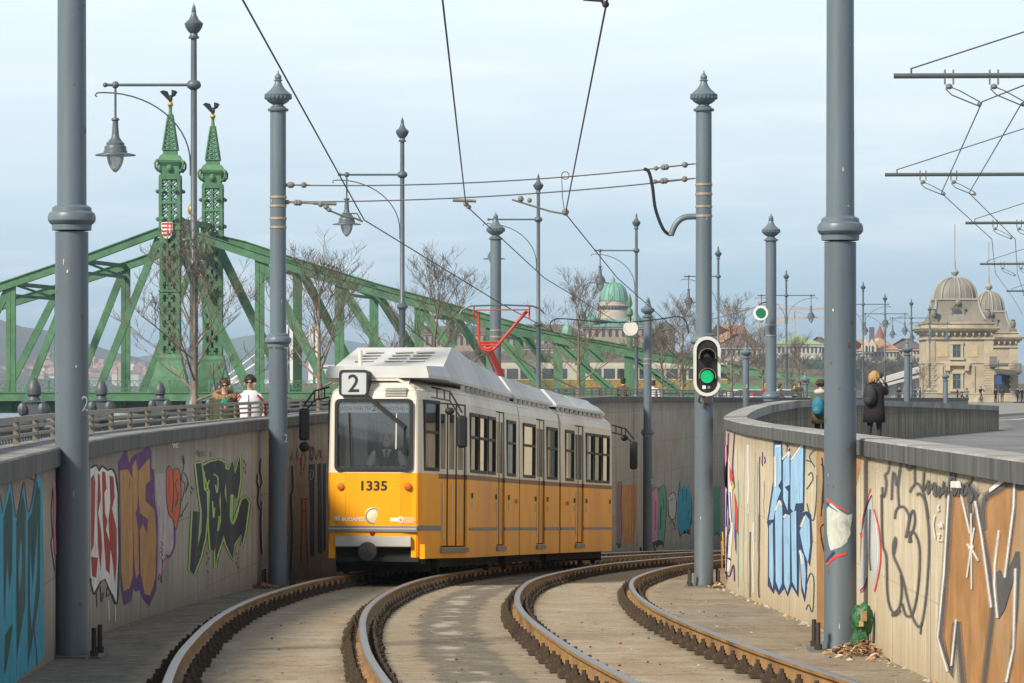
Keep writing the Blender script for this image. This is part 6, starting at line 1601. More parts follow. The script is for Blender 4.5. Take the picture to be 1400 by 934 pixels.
for q,sh in enumerate((Vector((0,0,0)),SH)):
    for ch in (chordR,chordL):
        b = MB(); n = len(ch)
        for i in range(n-1): b.bar(fr(*ch[i])+sh, fr(*ch[i+1])+sh, 1.0, .78)
        for i in range(n-1): 
            b.bar(fr(*ch[i])+sh+Vector((0,0,.44)), fr(*ch[i+1])+sh+Vector((0,0,.44)), 1.3, .1); b.bar(fr(*ch[i])+sh-Vector((0,0,.40)), fr(*ch[i+1])+sh-Vector((0,0,.40)), 1.2, .08)
        b.build('top_chord', gre, bridge)
    for px,ch in [(v,chordR) for v in VR]+[(v,chordL) for v in VL]:
        b = MB(); top = fr(px,ypx(ch,px))+sh; bot = fr(px,548)+sh
        for dx in (-.25,.25): b.bar(top+Vector((dx,0,0)), bot+Vector((dx,0,0)), .46, .62, up=(0,1,0))
        z = bot.z
        while z < top.z-.5: b.bar(Vector((top.x-.3,top.y-.25,z)), Vector((top.x+.3,top.y-.25,z+.55)), .05, .1, up=(0,1,0)); z += .55
        b.build('vertical', gre, bridge)
    nodesR = [236]+VR+[955]; 
    for a,c in zip(nodesR, nodesR[1:]):
        b = MB(); P0 = fr(a+4,ypx(chordR,a)+8)+sh; P1 = fr(c-6,550)+sh
        for dz in (-.27,.27): b.bar(P0+Vector((dz,0,0)), P1+Vector((dz,0,0)), .48, .55, up=(0,1,0))
        d = P1-P0; m = max(2,int(d.length/.6))
        for k in range(m): b.bar(P0+d*(k/m)+Vector((-.28,-.2,0)), P0+d*((k+1)/m)+Vector((.28,-.2,0)), .05, .1, up=(0,1,0))
        b.build('diagonal', gre, bridge)
    nodesL = [222]+VL
    for a,c in zip(nodesL, nodesL[1:]):
        b = MB(); P0 = fr(a-5,ypx(chordL,a)+10)+sh; P1 = fr(c+18,550)+sh
        b.bar(P0, P1, .75, .55, up=(0,1,0)); b.build('diagonal', gre, bridge)
# sway frames between the planes, deck, railing
for px in VR[:4]+VL[:2]:
    b = MB(); ch = chordR if px > 230 else chordL; a = fr(px,ypx(ch,px)); b.bar(a,a+SH,.4,.4); b.bar(a-Vector((0,0,1.2)),a+SH-Vector((0,0,1.2)),.3,.3); b.bar(a,a+SH-Vector((0,0,1.2)),.2,.2); b.build('cross_bracing', gre, bridge)
zd = CZ-.1; xl, xr = -150.0, 24.0
b = MB(); b.bbox(xl,xr,BD-3.2,BD+19,zd-.4,zd); b.build('deck_slab', mat('deck_dark',(.10,.10,.095),.8), bridge)
b = MB(); b.bbox(xl,xr,BD-3.5,BD-3.2,zd-.75,zd+.05); b.bbox(xl,xr,BD-3.6,BD-3.15,zd+.05,zd+.14); b.bbox(xl,xr,BD-.4,BD+.4,zd-2.0,zd-.41); b.bbox(xl,xr,BD+15.6,BD+16.4,zd-2.0,zd-.41); b.build('deck_girder', gre, bridge)
b = MB(); x = xl
while x < xr: b.bbox(x,x+.25,BD-3.1,BD+18,zd-1.1,zd-.41); b.bar((x,BD-3.1,zd-.5),(x+.1,BD-.4,zd-1.9),.2,.2); x += 2.9
b.build('floor_beams', gre_shade, bridge)
b = MB(); y = BD-3.35
for z in (.14,.45,1.28): b.bbox(xl,xr,y-.04,y+.04,zd+z,zd+z+.07)
x = xl
while x < xr:
    b.bar((x,y,zd+.5),(x+.55,y,zd+1.25),.04,.05); b.bar((x+.55,y,zd+.5),(x,y,zd+1.25),.04,.05); b.bar((x+.27,y,zd+.14),(x+.27,y,zd+.48),.04,.04); x += .55
x = xl
while x < xr: b.bbox(x,x+.2,y-.1,y+.1,zd+.05,zd+1.42); x += 4.1
b.build('railing', gre, bridge)
# towers
def tower(parent):
    "local: base of the shaft at z = 0 is deck level; 2.2 m wide"
    made = []
    def mk(name, mb, m, par=None, smooth=None):
        o = mb.build(name, m, None, smooth=smooth); o.parent = par; made.append(o); return o
    s = 370/4900.0
    Z = lambda py: (541-py)*s
    b = MB()
    # flared foot
    b.lathe([(2.9,0),(2.9,.9),(2.6,1.0),(2.4,1.9),(1.75,3.6),(1.75,3.9),(1.62,4.2)], 4, (0,0,0), a0=math.pi/4)
    for i in range(4):
        a = i*math.pi/2
        for j in (-1,1): b.box((math.cos(a)*2.02*.98+(-math.sin(a))*j*.7, math.sin(a)*2.02*.98+math.cos(a)*j*.7, .5), (.9 if i%2 else .08,.08 if i%2 else .9,.5))
    # pierced shaft
    hw = 1.04; z0, z1 = Z(487), Z(312)
    sh = mk('tower', b, gre)
    b = MB(); b.bbox(-hw+.28,hw-.28,-hw+.28,hw-.28,z0-1,z1); mk('shaft_shade_core', b, gre_shade, sh)  # added inner box, its dark colour stands for shade behind the holes
    b = MB()
    for sx in (-1,1):
        for sy in (-1,1): b.bbox(sx*hw-.17*sx-.17,sx*hw-.17*sx+.17,sy*hw-.17*sy-.17,sy*hw-.17*sy+.17,z0-1,z1+.2)
    nrow = 10; hgt = (z1-z0)/nrow
    for i in range(4):
        M = Matrix.Rotation(i*math.pi/2,3,'Z')
        def bx(x0,x1,za,zb,y0=-hw+.02,y1=-hw+.14):
            P = [Vector((x,yy,z)) for x in (x0,x1) for yy in (y0,y1) for z in (za,zb)]
            b.add([M@p for p in P], [(0,1,3,2),(4,6,7,5),(0,4,5,1),(2,3,7,6),(0,2,6,4),(1,5,7,3)])
        bx(-.13,.13,z0-1,z1)
        for r in range(nrow+1):
            z = z0+r*hgt; bx(-hw+.3,hw-.3,z-.3,z+.3)
            if r < nrow:
                for cx in (-.48,.48):      # quatrefoil holes: corner fillets leave a cross shape open
                    for dx in (-1,1):
                        for dz in (-1,1): bx(cx+dx*.25-.12,cx+dx*.25+.12,z+hgt/2+dz*.24-.14,z+hgt/2+dz*.24+.14)
                    bx(cx-.36,cx-.33,z+.3,z+hgt-.3); bx(cx+.33,cx+.36,z+.3,z+hgt-.3)
    for z in (z0,z1-.2,(z0+z1)/2): b.bbox(-hw-.1,hw+.1,-hw-.1,hw+.1,z,z+.22)
    mk('shaft', b, gre, sh)
    # open lattice storey
    z2 = Z(243); hw2 = .95; b = MB()
    for sx in (-1,1):
        for sy in (-1,1): b.bbox(sx*hw2-.16,sx*hw2+.16,sy*hw2-.16,sy*hw2+.16,z1,z2)
    for i in range(4):
        M = Matrix.Rotation(i*math.pi/2,3,'Z')
        b.add([M@Vector(p) for p in ((-.12,-hw2-.06,z1),(.12,-hw2-.06,z1),(.12,-hw2-.06,z2),(-.12,-hw2-.06,z2))], [(0,1,2,3)])
        k = 8; hh = (z2-z1)/k
        for r in range(k):
            for cx in (-.5,.5):
                za = z1+r*hh
                for d in (-1,1): b.bar(M@Vector((cx-.36*d,-hw2,za)), M@Vector((cx+.36*d,-hw2,za+hh)), .12, .14, up=M@Vector((0,1,0)))
        for z in (z1+.1,(z1+z2)/2,z2-.1): b.bar(M@Vector((-hw2-.15,-hw2,z)), M@Vector((hw2+.15,-hw2,z)), .3, .26)
        for sx in (-1,1): b.ball(M@Vector((sx*(hw2+.35),-hw2+.3,Z(262))), .2, 8); b.ball(M@Vector((sx*(hw2+.3),-hw2+.3,Z(300))), .22, 8)
    mk('lattice_storey', b, gre, sh)
    # bulging capital, gallery and spire
    b = MB(); b.lathe([(1.55,Z(244)),(1.55,Z(240)),(1.32,Z(239)),(1.36,Z(228)),(1.7,Z(223)),(1.78,Z(220)),(1.35,Z(213)),(1.0,Z(211)),(.98,Z(206)),(1.15,Z(206)),(1.15,Z(204.5))], 4, a0=math.pi/4)
    for i in range(4):
        a = i*math.pi/2+math.pi/4; d = Vector((math.cos(a),math.sin(a),0))
        b.tube([d*1.35+Vector((0,0,Z(234))),d*1.65+Vector((0,0,Z(234.5))),d*2.0+Vector((0,0,Z(230))),d*2.05+Vector((0,0,Z(224))),d*1.75+Vector((0,0,Z(219.5)))], .12, 6)
        a = i*math.pi/2; d = Vector((math.cos(a),math.sin(a),0)); b.ball(d*1.02+Vector((0,0,Z(231))), .42, 10, sc=(.8,.8,1))
    mk('capital', b, gre, sh)
    b = MB(); zb, zt = Z(205), Z(158); r0, r1 = 1.0, .28
    for sx in (-1,1):
        for sy in (-1,1): b.bar((sx*r0*.7,sy*r0*.7,zb),(sx*r1*.7,sy*r1*.7,zt),.2,.2)
    for i in range(4):
        M = Matrix.Rotation(i*math.pi/2,3,'Z'); k = 8
        for r in range(k):
            f0,f1 = r/k,(r+1)/k; w0 = (r0+(r1-r0)*f0)*.7; w1 = (r0+(r1-r0)*f1)*.7; za = zb+(zt-zb)*f0; zc = zb+(zt-zb)*f1
            for d in (-1,1): b.bar(M@Vector((-d*w0,-w0,za)), M@Vector((d*w1,-w1,zc)), .1, .12, up=M@Vector((0,1,0)))
            b.bar(M@Vector((-w0,-w0,za)), M@Vector((w0,-w0,za)), .1, .1)
    b.lathe([(.32,Z(159)),(.34,Z(157)),(.2,Z(156)),(.16,Z(148)),(.22,Z(147.5)),(.1,Z(146.5))], 8)
    mk('spire', b, gre, sh)
    b = MB(); b.ball((0,0,Z(143)), .3, 14); mk('ball', b, gold, sh, 60)
    b = MB(); z = Z(135); b.ball((0,0,z), .3, 10, sc=(.8,.8,1.3)); b.ball((.3,0,z+.35), .16, 8); b.tube([(.42,0,z+.36),(.6,0,z+.3)], [.07,.01], 5); b.tube([(0,0,z-.55),(0,0,z-.2)], .1, 6)
    for s in (-1,1): b.add([Vector((-.05,s*.1,z+.2)),Vector((-.25,s*.25,z-.1)),Vector((-1.05,s*.6,z+.65)),Vector((-.75,s*.45,z+.85)),Vector((-.3,s*.3,z+.75)),Vector((-.05,s*.18,z+.15)),Vector((-.25,s*.33,z-.15)),Vector((-1.0,s*.68,z+.62))], [(0,1,2,3,4),(5,6,7),(0,5,6,1),(1,6,7,2),(5,7,2,3),(0,4,3,5)])
    for s in (-1,1): b.add([Vector((.1,s*.1,z+.1)),Vector((.15,s*.4,z+.9)),Vector((.7,s*.7,z+.75)),Vector((.45,s*.3,z+.3)),Vector((.1,s*.16,z+.1)),Vector((.6,s*.75,z+.7))], [(0,1,2,3),(4,5,3),(0,4,5,1),(1,5,2)])
    mk('bird', b, bronze, sh, 50)
    return sh
tw1 = tower(None); pF = W(233,541,BD); tw1.parent = bridge; tw1.location = Vector((pF.x,BD,CZ-.3))-Vector(bridge.location)
tw2 = copy_tree(tw1, bridge); tw2.location = Vector(tw1.location)+Vector((3.05,16.0,0))
# striped shield with a double cross on the near tower
c = W(230,316,BD); c.y = BD-1.35
b = MB(); shield = [(-.48,.75),(.48,.75),(.52,.2),(.45,-.35),(.25,-.65),(0,-.8),(-.25,-.65),(-.45,-.35),(-.52,.2)]
b.prism([(u*1.15,v*1.15) for u,v in shield], lambda u,v,w: Vector((c.x+u,c.y+w,c.z+v)), 0, .12, 0)
for k in range(4): z = .68-.38*k; b.bbox(c.x-.53,c.x-.01,c.y-.01,c.y+.1,c.z+z-.1,c.z+z+.1,1)
b.bbox(c.x+.01,c.x+.54,c.y-.008,c.y+.1,c.z-.3,c.z+.82,1)
b.bbox(c.x+.23,c.x+.32,c.y-.02,c.y,c.z-.25,c.z+.7,0); b.bbox(c.x+.1,c.x+.45,c.y-.021,c.y-.001,c.z+.40,c.z+.49,0); b.bbox(c.x+.06,c.x+.49,c.y-.021,c.y-.001,c.z+.08,c.z+.17,0); b.bbox(c.x+.02,c.x+.44,c.y-.015,c.y+.1,c.z-.55,c.z-.3,2)
b.build('shield', [mat('shield_white',(.7,.7,.68),.6,var=.05),mat('shield_red',(.45,.02,.02),.6,var=.05),gre], tw1)
# portal beam between the towers
b = MB(); a0 = Vector((pF.x,BD+1,0)); a1 = a0+Vector((2.7,14,0))
for py in (300,318,345): z = W(233,py,BD).z; b.bar(Vector((a0.x,a0.y,z)),Vector((a1.x,a1.y,z)),.5,.6)
for k in range(6):
    f0,f1 = k/6,(k+1)/6; za,zb2 = W(233,345,BD).z,W(233,300,BD).z
    for u,v in ((za,zb2),(zb2,za)): p0 = a0.lerp(a1,f0); p1 = a0.lerp(a1,f1); b.bar(Vector((p0.x,p0.y,u)),Vector((p1.x,p1.y,v)),.2,.25)
for k in range(13):
    w0 = math.pi*k/13; w1 = math.pi*(k+1)/13; q0 = a0.lerp(a1,.5-.45*math.cos(w0)); q1 = a0.lerp(a1,.5-.45*math.cos(w1)); zz = W(233,400,BD).z
    b.bar(Vector((q0.x,q0.y,zz+3.9*math.sin(w0))),Vector((q1.x,q1.y,zz+3.9*math.sin(w1))),.4,.5)
b.build('portal', gre, bridge)
b = MB(); m_ = a0.lerp(a1,.55); b.ball(Vector((m_.x,m_.y,W(233,281,BD).z)), .5, 10, sc=(1,1,1.3)); b.tube([Vector((m_.x,m_.y,W(233,300,BD).z)),Vector((m_.x,m_.y,W(233,284,BD).z))], .2, 6); b.build('portal_crown', gold, bridge, smooth=60)
b = MB(); b.bbox(pF.x-5,pF.x+9,BD-3,BD+20,-8,zd-2.1); b.build('stone_pier', mat('pier_stone',(.28,.27,.25),.9,var=.2,scale=.5), bridge)
# slim green end posts with ornaments
for px,py,dd in ((861,401,0),(887,406,12)):
    b = MB(); x,yy,zt = W(px,py,BD+dd); z0 = W(px,490,BD+dd).z
    b.lathe([(.36,z0),(.3,z0+2.2),(.42,z0+2.25),(.42,z0+2.5),(.22,z0+2.6),(.18,zt-2.4),(.36,zt-2.2),(.3,zt-1.7),(.12,zt-1.5),(.3,zt-1.1),(.12,zt-.3),(.01,zt)], 8, (x,yy,0)); b.build('end_post', gre, bridge, smooth=40)
for px in (393,399,405,411,165,172,179,186): 
    b = MB(); q = fr(px, ypx(chordR if px > 230 else chordL, px))+SH; b.ball(q+Vector((0,0,.75)),.16,8); b.tube([q+Vector((0,0,.5)),q+Vector((0,0,.75))],.05,5); b.build('lamp_ball', bronze, bridge)

# trams crossing the bridge
dkw = glass_mat('far_window', (.3,.3,.3), .15, .1, .7, (.05,.055,.06))
def bridge_tram(px0, px1, lab):
    D = BD+9.5; x0,x1 = (px0-700)*D/F,(px1-700)*D/F; z = zd+.02
    t = thing('tram', lab, 'tram', (x0,D,z))
    b = MB(); b.bbox(x0,x1,D-1.15,D+1.15,z+.35,z+1.45); b.build('lower_body', fty, t)
    b = MB(); b.bbox(x0+.02,x1-.02,D-1.12,D+1.12,z+1.45,z+2.95); b.build('upper_body', ftc, t)
    b = MB(); b.bbox(x0+.5,x1-.5,D-.9,D+.9,z+2.95,z+3.25); b.build('roof_cover', ftc, t)
    b = MB(); 
    x = x0+1.0
    while x < x1-1: b.bbox(x,x+.7,D-.8,D+.8,z+.0,z+.36); x += 2.2
    b.build('running_gear', under, t)
    x = x0+.5; k = 0; proto = None
    while x < x1-1.2:
        w = .62 if k%4 == 3 else 1.15
        h0 = z+.7 if k%4 == 3 else z+1.6
        b = MB(); b.bbox(x,x+w,D-1.18,D-1.13,h0,z+2.62); b.build('door' if k%4 == 3 else 'window', dkw, t)
        x += w+.28; k += 1
fty = mat('far_tram_yellow',(.34,.185,.045),.6,var=.15); ftc = mat('far_tram_cream',(.42,.40,.34),.6,var=.1)
bridge_tram(668,792,'yellow tram on the bridge behind the red pantograph')
bridge_tram(800,1000,'yellow tram on the bridge below the green dome')
# ================================================================== DOMED STONE BUILDING
stone = mat('ochre_stone', (.37,.315,.225), .9, var=.2, scale=.5, bump=.25, bscale=2.5, dirt=(.23,.18,.12))
stone_d = mat('ochre_stone_trim', (.39,.335,.245), .9, var=.2, scale=.8, dirt=(.19,.15,.105))
lead = mat('lead_roof', (.185,.175,.15), .6, var=.16, scale=.6, stretch=(1.6,1.6,.3), dirt=(.12,.11,.09))
lead_l = mat('lead_ribs', (.27,.265,.25), .6, var=.1)
pane_d = glass_mat('dark_window', (.2,.2,.2), .08, .08, .8, (.025,.03,.03))
frame_g = mat('window_green_frame', (.10,.16,.14), .6)
def domed_block(t, px0, px1, D, pyb, pyc, pya, pxd0, pxd1, pydb, pydt, main=True):
    "one square block with cornice, attic, curved mansard and ribbed dome"
    s = D/F; x0,x1 = (px0-700)*s,(px1-700)*s; Z = lambda py: CZ-(py-537)*s; dep = x1-x0
    y0,y1 = D,D+dep
    zb, zc, za = .14, Z(pyc), Z(pya)
    b = MB(); b.bbox(x0,x1,y0,y1,zb,zc-.2); b.build('wall', stone, t)
    b = MB()
    for o,z0,z1 in ((.12,zb,zb+1.0),(.18,zb+.95,zb+1.1),(.10,Z(497),Z(497)+.25),(.25,zc-1.0,zc-.75),(.30,zc-.35,zc-.1),(.55,zc-.1,zc+.12),(.8,zc+.12,zc+.32),(.95,zc+.32,zc+.45),(.1,zc+.45,za),(.25,za-.05,za+.12)): b.bbox(x0-o,x1+o,y0-o,y1+o,z0,z1)
    k = x0+.3
    while k < x1-.2: b.bbox(k,k+.2,y0-.5,y0-.2,zc-.5,zc-.1); k += .75
    b.build('cornice', stone_d, t)
    b = MB(); nq = 12; hq = (Z(497)-zb-1.1)/nq
    for r in range(nq):
        z = zb+1.1+r*hq; e = .35 if r%2 else .2
        for xa,xb in ((x0-.1,x0+.75+e),(x1-.75-e,x1+.1)): b.bbox(xa,xb,y0-.11,y0+.5,z+.04,z+hq-.02)
        b.bbox(x1-.3,x1+.12,y0,y0+1.2+e,z+.04,z+hq-.02)
    for xa in (x0-.05,x1-1.05): b.bbox(xa,xa+1.1,y0-.09,y0+.3,Z(497)+.25,zc-1.0)
    b.build('quoins', stone_d, t)
    # mansard with concave sides
    cx = (pxd0+pxd1)/2; cx = (cx-700)*s; hwb = (x1-x0)/2-.35; hwt = (pxd1-pxd0)/2*s; cy = (y0+y1)/2; zt = Z(pydb)
    cxb = (x0+x1)/2
    rings = []
    for k in range(9):
        f = k/8; g = (1-f)**2.1; h = hwt+(hwb-hwt)*g; z = za+(zt-za)*f; xx = cxb+(cx-cxb)*f
        rings.append([Vector((xx+sx*h, cy+sy*h, z)) for sx,sy in ((-1,-1),(1,-1),(1,1),(-1,1))])
    b = MB(); b.loft(rings); b.build('mansard_roof', lead, t)
    b = MB()
    for i in range(4): b.tube([r[i] for r in rings], .17, 6)
    h = hwt+.12; b.bbox(cx-h,cx+h,cy-h,cy+h,zt-.08,zt+.16)
    rr = []
    ht = Z(pydt)-zt; dome = []
    for k in range(10):
        a = k/9*math.pi/2; f = math.cos(a)**.8 if k < 9 else 0; q = hwt*(.02+.98*f); z = zt+.16+(ht-.16)*math.sin(a)
        n4 = 8
        ring_ = []
        for j in range(24):
            w = 2*math.pi*j/24+math.pi/24; cc,ss = math.cos(w),math.sin(w); sq = 1/max(abs(cc),abs(ss)); mixr = 1+(sq-1)*.72
            ring_.append(Vector((cx+q*cc*mixr, cy+q*ss*mixr, z)))
        dome.append(ring_)
    d = MB(); d.loft(dome); d.build('dome', lead, t, smooth=50)
    for j in range(0,24): 
        if j%3 == 2 or True: b.tube([r[j]+(r[j]-Vector((cx,cy,r[j].z)))*.012 for r in dome[:-1]], .05 if j%3 else .12, 4)
    b.build('roof_ribs', lead_l, t)
    b = MB(); z = Z(pydt); b.lathe([(.3,z-.1),(.2,z+.2),(.45,z+.45),(.5,z+.7),(.3,z+.95),(.12,z+1.1),(.08,z+2.2)], 12, (cx,cy,0)); b.tube([(cx,cy,z+2),(cx,cy,z+6.6)], .06, 5); b.build('finial_mast', lead_l, t, smooth=40)
    # parapet vases and attic blocks
    for xx in (x0+.9,x1-.55):
        b = MB(); b.bbox(xx-.45,xx+.45,y0-.15,y0+.75,za,za+.5); b.lathe([(.3,za+.5),(.2,za+.6),(.36,za+.8),(.4,za+1.3),(.25,za+1.6),(.36,za+1.7),(.0,za+1.8)], 10, (xx,y0+.3,0)); b.build('vase', mat('vase_grey',(.15,.145,.13),.8,var=.2), t, smooth=40)
    # round dormer with wreath
    zz = za+(zt-za)*.42; yy = cy-(hwt+(hwb-hwt)*(.58**2.1))-.05
    b = MB(); b.lathe([(.55,-.3),(.95,-.3),(1.0,.0),(.8,.1),(.55,.0),(.5,-.2)], 20, (cx,yy,zz), mtx=RX); b.bbox(cx-1.2,cx+1.2,yy-.2,yy+.5,zz-1.35,zz-.9); b.ball((cx,yy-.15,zz+1.3), .4, 8); b.bar((cx-.9,yy,zz+.5),(cx-.3,yy,zz+1.3),.3,.3); b.bar((cx+.9,yy,zz+.5),(cx+.3,yy,zz+1.3),.3,.3); o = b.build('dormer', mat('dormer_grey',(.17,.165,.15),.7,var=.2), t)
    b = MB(); b.lathe([(0,.02),(.56,.0)], 16, (cx,yy+.02,zz), mtx=RX); b.build('pane', pane_d, o)
    return x0,x1,y0,y1,Z
DB = 440.0
bld = thing('stone_building', 'ochre stone building with two grey ribbed domes at the right', 'building', ((1312-700)*DB/F,DB,.14))
x0,x1,y0,y1,Z = domed_block(bld, 1267,1357,DB, 550,453,442, 1282,1340,409,378)
def stone_window(t, pxa, pxb, pya, pyb_, D, lintel=False, frontz=True):
    s = D/F; xa,xb = (pxa-700)*s,(pxb-700)*s; za,zb = CZ-(pyb_-537)*s, CZ-(pya-537)*s
    b = MB()
    b.bbox(xa-.28,xa,D-.16,D+.05,za-.2,zb+.2); b.bbox(xb,xb+.28,D-.16,D+.05,za-.2,zb+.2); b.bbox(xa-.35,xb+.35,D-.2,D+.05,zb+.0,zb+.3); b.bbox(xa-.4,xb+.4,D-.28,D+.05,za-.3,za)
    o = b.build('window', stone_d, t)
    b = MB(); b.bbox(xa,xb,D-.03,D-.012,za,zb); b.build('pane', pane_d, o)
    b = MB(); m = (xa+xb)/2
    for x in (xa+.05,m,xb-.05): b.bbox(x-.05,x+.05,D-.07,D-.031,za,zb)
    for z in (za+.05,za+(zb-za)*.62,zb-.05): b.bbox(xa,xb,D-.065,D-.032,z-.045,z+.045)
    b.build('sash', frame_g, o)
stone_window(bld,1302.5,1313.5,471,489,DB); stone_window(bld,1302.5,1313.5,511,532,DB)
s_ = DB/F
for pa,pb in ((1281,1296),(1323,1337)):
    b = MB(); xa,xb = (pa-700)*s_,(pb-700)*s_; b.bbox(xa,xb,DB-.05,DB+.05,Z(488),Z(472)); b.build('blind_panel', mat('panel_stone',(.46,.34,.21) if pa > 1300 else (.40,.32,.2),.9,var=.15), bld)
b = MB(); xa,xb = (1300-700)*s_,(1317-700)*s_; b.bbox(xa-.8,xb+.8,DB-.45,DB,Z(500),Z(497)); b.bar((xa-.4,DB-.25,Z(507)),(xa-.4,DB-.25,Z(500)),.5,.4,up=(0,1,0)); b.bar((xb+.4,DB-.25,Z(507)),(xb+.4,DB-.25,Z(500)),.5,.4,up=(0,1,0)); b.bbox(xa-1.4,xa-1.0,DB-.14,DB+.1,Z(545),Z(500)); b.bbox(xb+1.0,xb+1.4,DB-.14,DB+.1,Z(545),Z(500)); b.build('window_hood', stone_d, bld)
D2 = 475.0
a0_,a1_,b0_,b1_,Z2 = domed_block(bld, 1330,1391,D2, 550,465,455, 1336,1376,426,398)
b = MB(); b.bbox((1359-700)*D2/F,(1384-700)*D2/F,D2-.1,D2+.5,.14,Z2(512)); b.build('entrance', mat('entrance_dark',(.025,.025,.025),.8), bld)
b = MB(); ya = D2-3.5; b.add([(( 1358-700)*D2/F,ya,Z2(509)),((1386-700)*D2/F,ya,Z2(513)),((1386-700)*D2/F,D2-.2,Z2(506)),((1358-700)*D2/F,D2-.2,Z2(504))], [(0,1,2,3)]); o = b.build('canopy', mat('canopy_dark',(.06,.065,.06),.6), bld); md = o.modifiers.new('s','SOLIDIFY'); md.thickness = .2
for px,py in ((1357.5,493),(1391,502)):
    b = MB(); p = W(px,py,DB if px < 1380 else D2); b.box(p+Vector((0,-.5,0)),(.85,.85,1.0)); b.lathe([(.75,0),(.6,-.3),(.15,-.5)],4,p-Vector((0,.5,.5)),a0=math.pi/4); b.bar(p+Vector((0,-.5,.3)),p+Vector((0,.4,.3)),.15,.15); b.build('corner_lantern', mat('vase_grey',(.15,.145,.13),.8,var=.2), bld)
# street sign post before the entrance
t = thing('street_sign', 'blue street sign on a post before the canopy entrance', 'sign', W(1365,551,398))
b = MB(); p = W(1365,551,398); b.tube([(p.x,p.y,.14),(p.x,p.y,4.9)], .06, 6); b.build('post', arm_m, t)
b = MB(); b.bbox(p.x-.35,p.x+.35,p.y-.1,p.y-.06,2.2,3.2); b.build('sign_board', mat('sign_blue',(.03,.06,.2),.5), t)
b = MB(); b.bbox(p.x-1.0,p.x+1.1,p.y-.1,p.y-.06,4.2,4.45); b.build('sign_board', arm_m, t)
t = thing('stone_pedestal', 'pale square stone pedestal at the foot of the lamp post left of the domed building', 'pedestal', at_px(1271,345))
p = at_px(1271,345); b = MB(); b.bbox(p[0]-.65,p[0]+.65,345-.65,345+.65,0,1.5); b.bbox(p[0]-.75,p[0]+.75,345-.75,345+.75,1.5,1.75); b.bbox(p[0]-.75,p[0]+.75,345-.75,345+.75,0,.2); b.build('block', mat('pedestal_stone',(.40,.36,.29),.9,var=.15), t)

# ================================================================== FAR BANK
def ridge(name, label, out, D, depth, m, base=-7, amp=.02, seed=1, n=160):
    rnd = random.Random(seed); mb = MB(); lo,hi = out[0][0],out[-1][0]; rows = 12
    from mathutils import noise as mn
    for i in range(n+1):
        px = lo+(hi-lo)*i/n; py = interp(out,px); top = W(px,py,D)
        for r in range(rows+1):
            f = r/rows; d = D-depth*(1-f)
            z = base+(top.z-base)*(math.sin(f*math.pi/2)**1.1)
            nz = mn.fractal(Vector((top.x*.012, d*.012, seed)),1.0,2.0,5)
            mb.v.append(Vector((top.x*(1 if r == rows else d/D*.3+.7), d, z+(top.z-base)*amp*nz*(1 if r < rows else .8))))
        mb.v.append(Vector((top.x,D+depth*1.2,base)))
    R = rows+2
    for i in range(n):
        for r in range(R-1): mb.f.append([i*R+r,(i+1)*R+r,(i+1)*R+r+1,i*R+r+1]); mb.m.append(0)
    o = mb.build(name, m, smooth=80); return tag(o, label, 'hills', kind='structure')
def wood_mat(name, a, b_, sc):
    return mat(name, a, .95, var=.0, scale=sc, col2=b_, detail=10, bump=.6, bscale=sc*3, spec=.1)
ridge('hills', 'long blue mountain ridge on the horizon', [(-300,470),(100,478),(200,490),(250,482),(300,470),(350,460),(420,457),(480,468),(560,480),(700,492),(1000,500),(1500,500)], 8500, 2500, wood_mat('far_ridge',(.05,.07,.05),(.08,.1,.07),.004), amp=.04, seed=4)
ridge('hills', 'wooded hill on the far bank at the left', [(-300,425),(-60,434),(0,440),(30,447),(60,450),(95,457),(125,471),(150,480),(185,488),(215,500),(260,512),(330,524),(420,530)], 5600, 1700, wood_mat('wooded_hill',(.035,.04,.022),(.095,.085,.055),.016), amp=.05, seed=9)
ridge('hills', 'bare-treed castle hill on the far bank', [(380,530),(470,516),(540,500),(600,486),(690,481),(800,480),(900,482),(985,488),(1060,494),(1130,500),(1180,500),(1262,503),(1330,520),(1420,530)], 1490, 500, wood_mat('castle_hill',(.06,.05,.035),(.16,.135,.10),.06), amp=.05, seed=2)
# houses at the foot of the left hill
wl_ = [mat('house_wall_'+n,c,.9,var=.1) for n,c in (('cream',(.42,.38,.30)),('pink',(.42,.28,.24)),('white',(.5,.5,.48)),('grey',(.30,.29,.27)))]
rf_ = [mat('house_roof_'+n,c,.85,var=.2,scale=.5) for n,c in (('orange',(.27,.13,.085)),('brown',(.17,.09,.065)),('rust',(.32,.18,.12)))]
rnd = random.Random(12)
for i in range(78):
    px = rnd.uniform(-20,205); f = rnd.random(); py = 523-f*(30 if px < 75 else 26 if px < 130 else 20)
    D = 4300+f*500; w = rnd.uniform(8,17)*(.8 if px > 130 else 1); h = rnd.uniform(4,8); d = rnd.uniform(8,12)
    p = W(px,py,D); t = thing('house', 'small red-roofed house on the wooded hillside across the river', 'house', p, 'houses on the far hillside', rnd.uniform(-.7,.7))
    b = MB(); b.bbox(-w/2,w/2,-d/2,d/2,-8,h); b.build('wall', rnd.choice(wl_), None).parent = t
    b = MB(); o = .6; rh = rnd.uniform(3.5,6); V = [(-w/2-o,-d/2-o,h),(w/2+o,-d/2-o,h),(w/2+o,d/2+o,h),(-w/2-o,d/2+o,h),(-w/2+2,0,h+rh),(w/2-2,0,h+rh)]
    b.add(V, [(0,1,5,4),(1,2,5),(2,3,4,5),(3,0,4),(3,2,1,0)]); b.build('roof', rnd.choice(rf_), None).parent = t
